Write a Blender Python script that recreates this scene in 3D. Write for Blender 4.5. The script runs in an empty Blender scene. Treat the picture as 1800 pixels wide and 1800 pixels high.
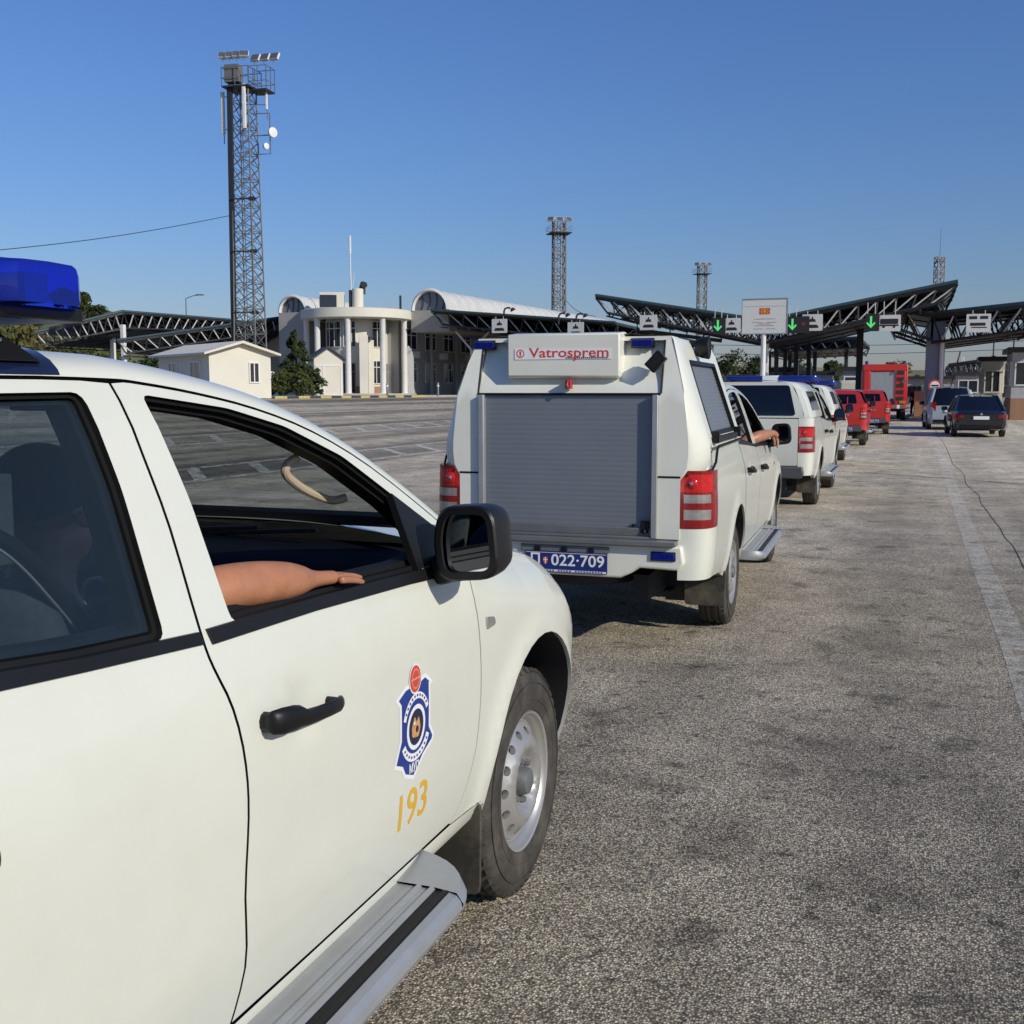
import bpy, bmesh, math, random
from mathutils import Vector, Matrix
from mathutils.geometry import delaunay_2d_cdt

R = math.radians
PI = math.pi
scene = bpy.context.scene
COL = scene.collection

# ------------------------------------------------------------------ camera data
FOCAL, PITCH, CAMZ = 1931.0, R(6.24), 1.622      # in photograph pixels (1800 wide), radians, metres


def at(u, v, y):
    """a point of the place at distance y that the photograph shows at (u, v)"""
    a, b = (u - 900) / FOCAL, (v - 900) / FOCAL
    c, s = math.cos(PITCH), math.sin(PITCH)
    t = y / (c - b * s)
    return Vector((a * t, y, CAMZ + (-s - b * c) * t))


def gz(x, y):
    """height of the ground: level on the queue's road, rising to the left"""
    s = -x * .94 + y * .342
    t = min(1, max(0, (s - 9) / 27))
    return 1.22 * t * t * (3 - 2 * t)


# ------------------------------------------------------------------ materials
MATS = {}


def new_mat(name):
    m = bpy.data.materials.new(name)
    m.use_nodes = True
    nt = m.node_tree
    nt.nodes.clear()
    out = nt.nodes.new('ShaderNodeOutputMaterial')
    return m, nt, out


def N(nt, t, **kw):
    n = nt.nodes.new(t)
    for k, v in kw.items():
        if k in n.inputs:
            n.inputs[k].default_value = v
        else:
            setattr(n, k, v)
    return n


def mat(name, col, rough=.5, metal=0., coat=0., var=.12, scale=6., bump=0., bscale=60., spec=.5, dirt=None):
    """principled surface with a gentle uneven tone; dirt = (colour, amount, scale)"""
    if name in MATS:
        return MATS[name]
    m, nt, out = new_mat(name)
    b = N(nt, 'ShaderNodeBsdfPrincipled', Roughness=rough, Metallic=metal)
    b.inputs['Coat Weight'].default_value = coat
    b.inputs['Coat Roughness'].default_value = .06
    b.inputs['Specular IOR Level'].default_value = spec
    tc = N(nt, 'ShaderNodeTexCoord')
    nz = N(nt, 'ShaderNodeTexNoise', Scale=scale, Detail=5., Roughness=.6)
    nt.links.new(tc.outputs['Object'], nz.inputs['Vector'])
    mr = N(nt, 'ShaderNodeMapRange')
    mr.inputs[1].default_value, mr.inputs[2].default_value = .3, .7
    nt.links.new(nz.outputs['Fac'], mr.inputs[0])
    mx = N(nt, 'ShaderNodeMix', data_type='RGBA')
    mx.inputs[6].default_value = tuple(c * (1 - var) for c in col) + (1,)
    mx.inputs[7].default_value = tuple(min(1, c * (1 + var * .6)) for c in col) + (1,)
    nt.links.new(mr.outputs[0], mx.inputs[0])
    last = mx.outputs[2]
    if dirt:
        dc, amt, dsc = dirt
        n2 = N(nt, 'ShaderNodeTexNoise', Scale=dsc, Detail=8., Roughness=.7)
        nt.links.new(tc.outputs['Object'], n2.inputs['Vector'])
        m2 = N(nt, 'ShaderNodeMapRange')
        m2.inputs[1].default_value, m2.inputs[2].default_value, m2.inputs[4].default_value = .45, .75, amt
        nt.links.new(n2.outputs['Fac'], m2.inputs[0])
        x2 = N(nt, 'ShaderNodeMix', data_type='RGBA')
        x2.inputs[7].default_value = tuple(dc) + (1,)
        nt.links.new(m2.outputs[0], x2.inputs[0])
        nt.links.new(last, x2.inputs[6])
        last = x2.outputs[2]
    nt.links.new(last, b.inputs['Base Color'])
    if bump:
        n3 = N(nt, 'ShaderNodeTexNoise', Scale=bscale, Detail=4.)
        nt.links.new(tc.outputs['Object'], n3.inputs['Vector'])
        bp = N(nt, 'ShaderNodeBump', Strength=bump, Distance=.01)
        nt.links.new(n3.outputs['Fac'], bp.inputs['Height'])
        nt.links.new(bp.outputs[0], b.inputs['Normal'])
    nt.links.new(b.outputs[0], out.inputs[0])
    MATS[name] = m
    return m


def glass(name, tint, refl=1.0, rough=0.0, haze=0., hazecol=(.3, .35, .35)):
    """thin pane: tinted see-through, mirror-like at grazing angles, a film of dust and painted haze"""
    if name in MATS:
        return MATS[name]
    m, nt, out = new_mat(name)
    tr = N(nt, 'ShaderNodeBsdfTransparent')
    tr.inputs[0].default_value = tuple(tint) + (1,)
    gl = N(nt, 'ShaderNodeBsdfGlossy', Roughness=rough)
    gl.inputs[0].default_value = (refl, refl, refl, 1)
    lw = N(nt, 'ShaderNodeLayerWeight')
    pw = N(nt, 'ShaderNodeMath', operation='POWER')
    pw.inputs[1].default_value = 5
    nt.links.new(lw.outputs['Facing'], pw.inputs[0])
    fr = N(nt, 'ShaderNodeMapRange')
    fr.inputs[3].default_value, fr.inputs[4].default_value = .045, .9
    nt.links.new(pw.outputs[0], fr.inputs[0])
    mx = N(nt, 'ShaderNodeMixShader')
    nt.links.new(fr.outputs[0], mx.inputs[0])
    nt.links.new(tr.outputs[0], mx.inputs[1])
    nt.links.new(gl.outputs[0], mx.inputs[2])
    last = mx
    if haze:
        df = N(nt, 'ShaderNodeBsdfDiffuse')
        df.inputs[0].default_value = tuple(hazecol) + (1,)
        tc = N(nt, 'ShaderNodeTexCoord')
        nz = N(nt, 'ShaderNodeTexNoise', Scale=3., Detail=6.)
        nt.links.new(tc.outputs['Object'], nz.inputs['Vector'])
        mr = N(nt, 'ShaderNodeMapRange')
        mr.inputs[1].default_value, mr.inputs[2].default_value = .25, .75
        mr.inputs[3].default_value, mr.inputs[4].default_value = haze * .7, haze * 1.3
        nt.links.new(nz.outputs['Fac'], mr.inputs[0])
        m2 = N(nt, 'ShaderNodeMixShader')
        nt.links.new(mr.outputs[0], m2.inputs[0])
        nt.links.new(mx.outputs[0], m2.inputs[1])
        nt.links.new(df.outputs[0], m2.inputs[2])
        last = m2
    nt.links.new(last.outputs[0], out.inputs[0])
    MATS[name] = m
    return m


def emit(name, col, strength):
    if name in MATS:
        return MATS[name]
    m, nt, out = new_mat(name)
    e = N(nt, 'ShaderNodeEmission', Strength=strength)
    e.inputs[0].default_value = tuple(col) + (1,)
    nt.links.new(e.outputs[0], out.inputs[0])
    MATS[name] = m
    return m


DUST = (.33, .28, .2)
WHITE = mat('white_paint', (.715, .72, .625), .28, coat=.6, var=.03, scale=2.5, dirt=(DUST, .06, 7))
WHITE2 = mat('white_body_panel', (.78, .775, .675), .38, coat=.3, var=.03, scale=2.5, dirt=(DUST, .07, 6))
REDP = mat('red_paint', (.52, .022, .018), .3, coat=.6, var=.06)
BLACKP = mat('black_paint', (.010, .010, .013), .15, coat=.9, var=.05)
SILVER = mat('silver_blue_paint', (.40, .44, .50), .3, metal=.2, coat=.5, var=.05)
PLAST = mat('black_plastic', (.011, .011, .012), .42, var=.2, bump=.05, bscale=400, spec=.3)
RUBBER = mat('black_rubber', (.009, .009, .009), .55, var=.2, spec=.25)
NAVY = mat('navy_plastic', (.0065, .0075, .012), .75, var=.2, spec=.15)
INNER = mat('dark_interior', (.018, .019, .022), .7, var=.2)
TYRE = mat('tyre_rubber', (.042, .038, .033), .8, var=.25, dirt=((.16, .135, .10), .6, 9), bump=.2, bscale=90)
FLAP = mat('dusty_rubber', (.035, .033, .028), .75, var=.3, dirt=((.18, .15, .105), .7, 5))
STEELW = mat('steel_wheel', (.48, .47, .45), .38, metal=.55, var=.1, scale=14, dirt=((.3, .25, .18), .3, 14))
ALU = mat('aluminium', (.42, .43, .44), .45, metal=.5, var=.1, dirt=((.35, .31, .24), .3, 8))
ALUDARK = mat('worn_aluminium', (.20, .205, .21), .5, metal=.45, var=.15, dirt=((.3, .27, .2), .4, 10))
CHROME = mat('chrome', (.6, .6, .6), .12, metal=1, var=.03)
MIRROR = mat('mirror_glass', (.75, .78, .8), .01, metal=1, var=.0)
SHUT = mat('grey_shutter', (.215, .235, .265), .45, metal=.35, var=.06, scale=2, dirt=((.33, .29, .23), .16, 3))
REDL = mat('red_lens', (.26, .004, .006), .12, coat=.7, var=.3, scale=40)
REDB = mat('bright_red_lens', (.60, .012, .012), .12, coat=.7, var=.3, scale=40)
CLEARL = mat('clear_lens', (.5, .48, .46), .15, metal=.6, coat=.7, var=.25, scale=25)
AMBERL = mat('amber_lens', (.6, .2, .03), .15, coat=.7, var=.3)
BLUEL = mat('blue_lens', (.006, .014, .21), .10, coat=.8, var=.3, scale=30)
BLUEP = mat('plate_blue', (.012, .03, .17), .4, var=.1)
DECW = mat('decal_white', (.82, .82, .82), .4, var=.03)
DECB = mat('decal_blue', (.018, .045, .24), .4, var=.08)
DECR = mat('decal_red', (.62, .07, .045), .4, var=.1)
DECO = mat('decal_orange', (.62, .33, .13), .4, var=.3, scale=60)
DECY = mat('decal_yellow', (.72, .42, .04), .4, var=.06)
BEIGE = mat('beige_plastic', (.50, .41, .29), .5, var=.06)
HEADL = mat('grey_headliner', (.06, .06, .06), .9, var=.1)
SEATM = mat('dark_seat_fabric', (.055, .065, .07), .9, var=.25, scale=60)
SKIN = mat('skin', (.43, .185, .098), .45, var=.16, scale=26, bump=.10, bscale=160)
HAIR = mat('dark_hair', (.02, .015, .012), .7, var=.4, scale=60)
CLOTH = mat('navy_cloth', (.018, .025, .055), .9, var=.3, scale=30)
CLOTHK = mat('black_cloth', (.015, .015, .018), .9, var=.3, scale=30)
CLOTHB = mat('blue_cloth', (.10, .13, .33), .9, var=.3, scale=30)
G_OPEN = glass('windscreen_glass', (.62, .68, .66), .9, haze=.085, hazecol=(.34, .37, .34))
G_TINT = glass('tinted_glass', (.62, .70, .73), 1., haze=.085, hazecol=(.11, .155, .18))  # bluish reflected haze put into the pane as diffuse colour
BLUEG = glass('blue_lens_glass', (.05, .11, .90), .9, haze=.26, hazecol=(.015, .05, .50))
SEAM = mat('seam_shadow', (.004, .004, .004), .95, spec=.0, var=.0)
G_DARK = glass('dark_glass', (.03, .035, .04), 1.)


# ------------------------------------------------------------------ mesh building
class MB:
    def __init__(self):
        self.v, self.f, self.m, self.s, self.n = [], [], [], [], {}

    def add(self, verts, faces, mi=0, smooth=True, M=None):
        o = len(self.v)
        for p in verts:
            p = Vector(p)
            self.v.append(M @ p if M else p)
        for fc in faces:
            self.f.append([o + i for i in fc])
            self.m.append(mi)
            self.s.append(smooth)
        return o

    def box(self, c, size, mi=0, M=None, rot=None):
        x, y, z = (k / 2 for k in size)
        vs = [Vector((a * x, b * y, d * z)) for a in (-1, 1) for b in (-1, 1) for d in (-1, 1)]
        if rot is not None:
            vs = [rot @ k for k in vs]
        vs = [k + Vector(c) for k in vs]
        self.add(vs, [(0, 1, 3, 2), (4, 6, 7, 5), (0, 4, 5, 1), (2, 3, 7, 6), (0, 2, 6, 4), (1, 5, 7, 3)], mi, False, M)
        return self

    def tube(self, pts, r, n=8, mi=0, M=None, cap=True, closed=False):
        pts = [Vector(p) for p in pts]
        k = len(pts)
        rr = r if isinstance(r, (list, tuple)) else [r] * k
        vs, fs = [], []
        up = None
        for i, p in enumerate(pts):
            if closed:
                d = pts[(i + 1) % k] - pts[i - 1]
            else:
                d = pts[min(i + 1, k - 1)] - pts[max(i - 1, 0)]
            d.normalize()
            if up is None:
                up = Vector((0, 0, 1)) if abs(d.z) < .9 else Vector((1, 0, 0))
            a = d.cross(up)
            if a.length < 1e-5:
                a = d.orthogonal()
            a.normalize()
            b = a.cross(d).normalized()
            up = b
            for j in range(n):
                t = 2 * PI * (j + .5) / n
                vs.append(p + (a * math.cos(t) + b * math.sin(t)) * rr[i])
        for i in range(k if closed else k - 1):
            i2 = (i + 1) % k
            for j in range(n):
                fs.append((i * n + j, i * n + (j + 1) % n, i2 * n + (j + 1) % n, i2 * n + j))
        if cap and not closed:
            fs.append(tuple(range(n))[::-1])
            fs.append(tuple((k - 1) * n + j for j in range(n)))
        self.add(vs, fs, mi, n > 4, M)
        return self

    def lathe(self, prof, n=32, mi=0, M=None, smooth=True):
        """prof: list of (r, h); axis z"""
        vs, fs = [], []
        for r, h in prof:
            for j in range(n):
                t = 2 * PI * j / n
                vs.append((r * math.cos(t), r * math.sin(t), h))
        for i in range(len(prof) - 1):
            for j in range(n):
                fs.append((i * n + j, i * n + (j + 1) % n, (i + 1) * n + (j + 1) % n, (i + 1) * n + j))
        self.add(vs, fs, mi, smooth, M)
        return self

    def prism(self, poly, fn, a, b, mi=0, M=None):
        """poly (2D) extruded between depth a and b; fn(p, q, depth) -> point"""
        n = len(poly)
        vs = [fn(p, q, a) for p, q in poly] + [fn(p, q, b) for p, q in poly]
        fs = [tuple(range(n)), tuple(range(2 * n - 1, n - 1, -1))]
        fs += [(i, i + n, (i + 1) % n + n, (i + 1) % n) for i in range(n)]
        self.add(vs, fs, mi, False, M)
        return self

    def grid(self, rows, mi=0, smooth=True, M=None, flip=False):
        n = len(rows[0])
        vs = [p for r in rows for p in r]
        fs = []
        for i in range(len(rows) - 1):
            for j in range(n - 1):
                q = (i * n + j, i * n + j + 1, (i + 1) * n + j + 1, (i + 1) * n + j)
                fs.append(q[::-1] if flip else q)
        self.add(vs, fs, mi, smooth, M)
        return self

    def panel(self, outer, holes, fn, step, out, off=0., rim=.012, mi=0, rmi=None, back=False, flat=False):
        """sheet over a 2D outline with holes, laid on surface fn(a, b, off) -> point, edges turned in by rim"""
        loops = [resample(outer, step)] + [resample(h, step) for h in holes]
        pts, edges = [], []
        for lp in loops:
            o = len(pts)
            pts += lp
            edges += [(o + i, o + (i + 1) % len(lp)) for i in range(len(lp))]
        nb = len(pts)
        x0, x1 = min(p[0] for p in loops[0]), max(p[0] for p in loops[0])
        y0, y1 = min(p[1] for p in loops[0]), max(p[1] for p in loops[0])
        if not flat:
            nx, ny = int((x1 - x0) / step) + 1, int((y1 - y0) / step) + 1
            for i in range(nx + 1):
                for j in range(ny + 1):
                    q = (x0 + (i + .5) * step, y0 + (j + .5) * step)
                    if inside(q, loops[0]) and not any(inside(q, h) for h in loops[1:]):
                        if min((q[0] - b[0]) ** 2 + (q[1] - b[1]) ** 2 for b in pts[:nb]) > (.5 * step) ** 2:
                            pts.append(q)
        res = delaunay_2d_cdt([Vector(p) for p in pts], edges, [], 0, 1e-7)
        vv, tris = res[0], res[2]
        out = Vector(out)
        o = len(self.v)
        h = 1e-3
        for q in vv:
            p = Vector(fn(q[0], q[1], off))
            nrm = (Vector(fn(q[0] + h, q[1], off)) - p).cross(Vector(fn(q[0], q[1] + h, off)) - p)
            if nrm.dot(out) < 0:
                nrm = -nrm
            if not flat:
                self.n[len(self.v)] = nrm.normalized()
            self.v.append(p)
        for t in tris:
            c = ((vv[t[0]][0] + vv[t[1]][0] + vv[t[2]][0]) / 3, (vv[t[0]][1] + vv[t[1]][1] + vv[t[2]][1]) / 3)
            if not inside(c, loops[0]) or any(inside(c, hh) for hh in loops[1:]):
                continue
            a, b, d = (self.v[o + k] for k in t)
            g = (b - a).cross(d - a)
            idx = [o + k for k in t]
            if g.dot(out) < 0:
                idx.reverse()
            self.f.append(idx)
            self.m.append(mi)
            self.s.append(True)
        if rim:
            for li, lp in enumerate(loops):
                k = len(lp)
                vs = [fn(p[0], p[1], off) for p in lp] + [fn(p[0], p[1], off + rim) for p in lp]
                self.add(vs, [(i, (i + 1) % k, (i + 1) % k + k, i + k) for i in range(k)],
                         mi if rmi is None else rmi, False)
        return self

    def mirrored(self):
        q = MB()
        q.v = [Vector((p.x, -p.y, p.z)) for p in self.v]
        q.f = [list(reversed(fc)) for fc in self.f]
        q.m, q.s = list(self.m), list(self.s)
        q.n = {i: Vector((a.x, -a.y, a.z)) for i, a in self.n.items()}
        return q

    def mesh(self, name, mats, sharp=35):
        me = bpy.data.meshes.new(name)
        me.from_pydata([tuple(p) for p in self.v], [], self.f)
        for m in (mats if isinstance(mats, (list, tuple)) else [mats]):
            me.materials.append(m)
        me.polygons.foreach_set('material_index', self.m)
        me.polygons.foreach_set('use_smooth', self.s)
        me.update()
        if sharp:
            me.set_sharp_from_angle(angle=R(sharp))
        if self.n:
            nl = [Vector((0, 0, 0))] * len(me.loops)
            for lp in me.loops:
                if lp.vertex_index in self.n:
                    nl[lp.index] = self.n[lp.vertex_index]
            me.normals_split_custom_set(nl)
        return me

    def build(self, name, mats, parent=None, bevel=0, sharp=35, M=None):
        o = bpy.data.objects.new(name, self.mesh(name, mats, sharp))
        COL.objects.link(o)
        if parent is not None:
            o.parent = parent
        if M is not None:
            o.matrix_local = M
        if bevel:
            b = o.modifiers.new('bevel', 'BEVEL')
            b.width, b.segments, b.limit_method, b.angle_limit = bevel, 2, 'ANGLE', R(40)
        return o


def resample(poly, step):
    out = []
    for i, p in enumerate(poly):
        q = poly[(i + 1) % len(poly)]
        d = math.hypot(q[0] - p[0], q[1] - p[1])
        k = max(1, int(round(d / step)))
        out += [(p[0] + (q[0] - p[0]) * j / k, p[1] + (q[1] - p[1]) * j / k) for j in range(k)]
    return out


def inside(p, poly):
    x, y = p
    c = False
    j = len(poly) - 1
    for i in range(len(poly)):
        xi, yi = poly[i]
        xj, yj = poly[j]
        if (yi > y) != (yj > y) and x < (xj - xi) * (y - yi) / (yj - yi) + xi:
            c = not c
        j = i
    return c


def spline(pts, k=4, closed=False):
    """catmull-rom through 2D or 3D points"""
    n = len(pts)
    out = []
    P_ = [Vector(p) for p in pts]
    for i in range(n if closed else n - 1):
        if closed:
            a, b, c, d = (P_[(i + j) % n] for j in (-1, 0, 1, 2))
        else:
            a, b, c, d = P_[max(i - 1, 0)], P_[i], P_[i + 1], P_[min(i + 2, n - 1)]
        for s in range(k):
            t = s / k
            out.append(tuple(.5 * ((2 * b) + (c - a) * t + (2 * a - 5 * b + 4 * c - d) * t * t + (3 * b - a - 3 * c + d) * t ** 3)))
    if not closed:
        out.append(tuple(P_[-1]))
    return out


def rounded(poly, r, k=4):
    """2D polygon with rounded corners"""
    out = []
    n = len(poly)
    for i in range(n):
        p, a, b = Vector(poly[i]), Vector(poly[i - 1]), Vector(poly[(i + 1) % n])
        da, db = (a - p), (b - p)
        q = min(r, da.length * .45, db.length * .45)
        s, e = p + da.normalized() * q, p + db.normalized() * q
        for j in range(k + 1):
            t = j / k
            out.append(tuple((1 - t) ** 2 * s + 2 * t * (1 - t) * p + t * t * e))
    return out


def ellipse(cx, cy, rx, ry, n=24, a0=0, a1=2 * PI):
    full = abs(a1 - a0 - 2 * PI) < 1e-6
    return [(cx + rx * math.cos(a0 + (a1 - a0) * i / (n if full else n - 1)),
             cy + ry * math.sin(a0 + (a1 - a0) * i / (n if full else n - 1))) for i in range(n)]


def tag(o, label=None, cat=None, group=None, kind=None):
    if label:
        o['label'] = label
    if cat:
        o['category'] = cat
    if group:
        o['group'] = group
    if kind:
        o['kind'] = kind
    return o


def thing(name, label, cat, loc=(0, 0, 0), rz=0, group=None):
    o = bpy.data.objects.new(name, None)
    o.empty_display_size = .2
    COL.objects.link(o)
    o.location = loc
    o.rotation_euler = (0, 0, rz)
    return tag(o, label, cat, group)


def copy_tree(o, parent=None):
    c = o.copy()
    COL.objects.link(c)
    if parent is not None:
        c.parent = parent
        c.matrix_parent_inverse = o.matrix_parent_inverse.copy()
    for ch in [k for k in list(COL.objects) if k.parent == o]:
        copy_tree(ch, c)
    return c


def text_polys(s, size, fn_mb, mi=0, M=None, ext=.002, width=None, bold=0., cut=0.):
    """writing as real mesh: glyphs in the xy plane, centred, thickness ext along z"""
    cu = bpy.data.curves.new('writing', 'FONT')
    cu.body = s
    cu.size = size
    cu.align_x, cu.align_y = 'CENTER', 'CENTER'
    cu.extrude = ext
    cu.offset = bold
    cu.resolution_u = 3
    ob = bpy.data.objects.new('writing', cu)
    COL.objects.link(ob)
    dg = bpy.context.evaluated_depsgraph_get()
    me = bpy.data.meshes.new_from_object(ob.evaluated_get(dg))
    bpy.data.objects.remove(ob)
    bpy.data.curves.remove(cu)
    if cut:
        bm = bmesh.new()
        bm.from_mesh(me)
        lo, hi = min(v.co.y for v in bm.verts), max(v.co.y for v in bm.verts)
        q = lo + cut
        while q < hi:
            bmesh.ops.bisect_plane(bm, geom=bm.verts[:] + bm.edges[:] + bm.faces[:], plane_co=(0, q, 0), plane_no=(0, 1, 0))
            q += cut
        bm.to_mesh(me)
        bm.free()
    k = 1.
    if width and me.vertices:
        xs = [v.co.x for v in me.vertices]
        k = width / (max(xs) - min(xs))
    fn_mb.add([(v.co.x * k, v.co.y, v.co.z) for v in me.vertices], [tuple(p.vertices) for p in me.polygons], mi, False, M)
    bpy.data.meshes.remove(me)


def lerp_tab(x, xs, ys):
    if x <= xs[0]:
        return ys[0]
    for i in range(1, len(xs)):
        if x <= xs[i]:
            t = (x - xs[i - 1]) / (xs[i] - xs[i - 1])
            return ys[i - 1] + t * (ys[i] - ys[i - 1])
    return ys[-1]


def frame(o, x, y):
    """matrix with origin o, x axis x, y axis y, z their normal"""
    x, y = Vector(x).normalized(), Vector(y).normalized()
    z = x.cross(y).normalized()
    y = z.cross(x)
    M = Matrix((x, y, z)).transposed().to_4x4()
    M.translation = Vector(o)
    return M

# ------------------------------------------------------------------ the pickup (x forward from the front axle, y left, z up)
def inset(poly, d):
    n = len(poly)
    area = sum(poly[i][0] * poly[(i + 1) % n][1] - poly[(i + 1) % n][0] * poly[i][1] for i in range(n))
    sg = 1 if area > 0 else -1
    out = []
    for i in range(n):
        p, a, b = Vector(poly[i]), Vector(poly[i - 1]), Vector(poly[(i + 1) % n])
        e1, e2 = (p - a), (b - p)
        if e1.length < 1e-9 or e2.length < 1e-9:
            out.append(tuple(p))
            continue
        n1 = Vector((-e1.y, e1.x)).normalized() * sg
        n2 = Vector((-e2.y, e2.x)).normalized() * sg
        m = (n1 + n2)
        if m.length < 1e-6:
            m = n1
        m.normalize()
        out.append(tuple(p + m * d / max(.45, m.dot(n1))))
    return out


_YZ = ([.3, .42, .6, .9, 1.05, 1.15, 1.45, 1.62, 1.7, 1.78], [.80, .85, .885, .895, .89, .865, .765, .70, .63, .55])
_YC = {}


def half_width(z):
    k = round(z * 400)
    if k not in _YC:
        _YC[k] = sum(lerp_tab(k / 400 + d * .02, *_YZ) for d in range(-3, 4)) / 7
    k2 = k + (1 if z * 400 > k else -1)
    if k2 not in _YC:
        _YC[k2] = sum(lerp_tab(k2 / 400 + d * .02, *_YZ) for d in range(-3, 4)) / 7
    t = abs(z * 400 - k)
    return _YC[k] * (1 - t) + _YC[k2] * t


ARCH_F, ARCH_R = (.03, .40, .408, .448), (-3.0, .40, .415, .445)     # centre x, z, radii


def hood_z(X):
    return lerp_tab(X, [-.5, -.2, 0, .2, .4, .55, .68, .76], [1.165, 1.148, 1.124, 1.085, 1.008, .922, .85, .80])


def side_y(X, z):
    y = half_width(z)
    if X > .29:
        y -= .66 * (X - .29) ** 2
    if X > -.5:
        r = hood_z(X) - z
        if r < .19:
            y -= min(1, (X + .5) / .45) * .104 * ((.19 - max(r, 0)) / .19) ** 2
    if z < 1.05:
        for cx, cz, rx, rz in (ARCH_F, ARCH_R):
            d = math.hypot((X - cx) / rx, (z - cz) / rz) - 1
            if d < .6:
                y += .016 * math.exp(-(max(d, 0) / .14) ** 2)
    return y


def SR(X, z, off=0.):
    return Vector((X, -(side_y(X, z) - off), z))


GUT = [(-2.46, 1.585), (-2.3, 1.615), (-2.1, 1.636), (-1.92, 1.645), (-1.681, 1.643), (-1.6, 1.638), (-1.45, 1.619),
       (-1.275, 1.587), (-1.08, 1.532), (-.875, 1.443), (-.62, 1.297), (-.52, 1.228)]
BSEAM = [(-1.681, 1.640), (-1.676, 1.512), (-1.668, 1.383), (-1.672, 1.206), (-1.664, 1.14), (-1.636, 1.06), (-1.614, .95), (-1.61, .85),
         (-1.62, .70), (-1.61, .56), (-1.632, .455)]
FSEAM = [(-.50, 1.16), (-.505, 1.095), (-.482, .963), (-.467, .814), (-.472, .72), (-.498, .61), (-.55, .50), (-.605, .455)]
RSEAM = [(-2.46, 1.585), (-2.53, 1.45), (-2.565, 1.26), (-2.575, 1.0), (-2.56, .85), (-2.51, .73), (-2.455, .61), (-2.42, .50), (-2.41, .455)]
BS, FS, RS = spline(BSEAM, 3), spline(FSEAM, 3), spline(RSEAM, 3)
GS = spline(GUT, 3)
G_F = [p for p in GS if p[0] > -1.678]
G_R = [p for p in GS if p[0] < -1.684]
F_DOOR = [BS[0]] + G_F + FS + [(-.9, .452), (-1.3, .452)] + BS[::-1][:-1]
R_DOOR = [RS[0]] + G_R[1:] + BS + [(-2.0, .452)] + RS[::-1][:-1]
F_WIN = rounded([(-1.617, 1.618), (-1.376, 1.590), (-1.191, 1.548), (-.994, 1.474), (-.785, 1.355), (-.66, 1.262), (-.62, 1.195), (-.80, 1.180),
                 (-1.27, 1.197), (-1.578, 1.203), (-1.59, 1.426), (-1.606, 1.54)], .02, 3)
R_WIN = rounded([(-1.765, 1.211), (-1.757, 1.46), (-1.766, 1.622), (-1.95, 1.620), (-2.15, 1.608), (-2.30, 1.585), (-2.38, 1.46), (-2.45, 1.262),
                 (-2.11, 1.238), (-1.95, 1.222)], .022, 3)


def arch_pts(A, a0, a1, n=20):
    cx, cz, rx, rz = A
    return [(cx + rx * math.cos(R(a0 + (a1 - a0) * i / n)), cz + rz * math.sin(R(a0 + (a1 - a0) * i / n))) for i in range(n + 1)]




FENDER = [(-.50, 1.165)] + [(x, hood_z(x)) for x in (-.35, -.2, -.05, .1, .25, .4, .5, .6, .68, .73)] + \
         [(.765, .74), (.78, .62), (.76, .5), (.70, .37), (.52, .36)] + arch_pts(ARCH_F, -5, 181) + [(-.385, .43), (-.607, .447)] + FS[::-1][:-1]
BEDTOP = 1.285
BED_BOX = [(-2.59, BEDTOP), (-3.85, BEDTOP - .005), (-3.97, 1.262), (-4.06, 1.175), (-4.085, 1.155), (-4.075, 1.10), (-4.085, .95), (-4.105, .83), (-4.10, .815), (-4.06, .81),
           (-4.06, .62), (-4.05, .50), (-3.7, .47), (-3.42, .40)] + arch_pts(ARCH_R, 180, -2)[0:] + [(-2.585, .43), (-2.46, .435)]
BED_BOX = BED_BOX[:-2] + [(-2.59, .43)]
BED_OPEN = [(-2.59, BEDTOP), (-4.06, BEDTOP - .01), (-4.06, 1.165), (-4.085, 1.155), (-4.075, 1.10)] + BED_BOX[6:]
CAB_CORNER = RS + [(-2.46, .435), (-2.582, .43), (-2.582, 1.26), (-2.55, 1.44), (-2.478, 1.588)]


def both(mb):
    return (mb, mb.mirrored())


def corner_path(z, drop=0.):
    """plan of the rounded rear corner on the right side at height z"""
    k = half_width(z) / .893 if z < 1.06 else .995
    return [(-4.06, -side_y(-4.06, min(z, 1.06)) * (1 if z < 1.06 else .995)), (-4.12, -.885 * k), (-4.17, -.868 * k), (-4.205, -.84 * k), (-4.228, -.80 * k),
            (-4.24, -.75 * k), (-4.245, -.69)]


def corner_loft(mb, zs, mi=0, off=0.):
    rows = []
    for z in zs:
        rows.append([Vector((x - off * .6, y - off * .6, z)) for x, y in spline(corner_path(z), 2)])
    mb.grid(rows, mi)


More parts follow.
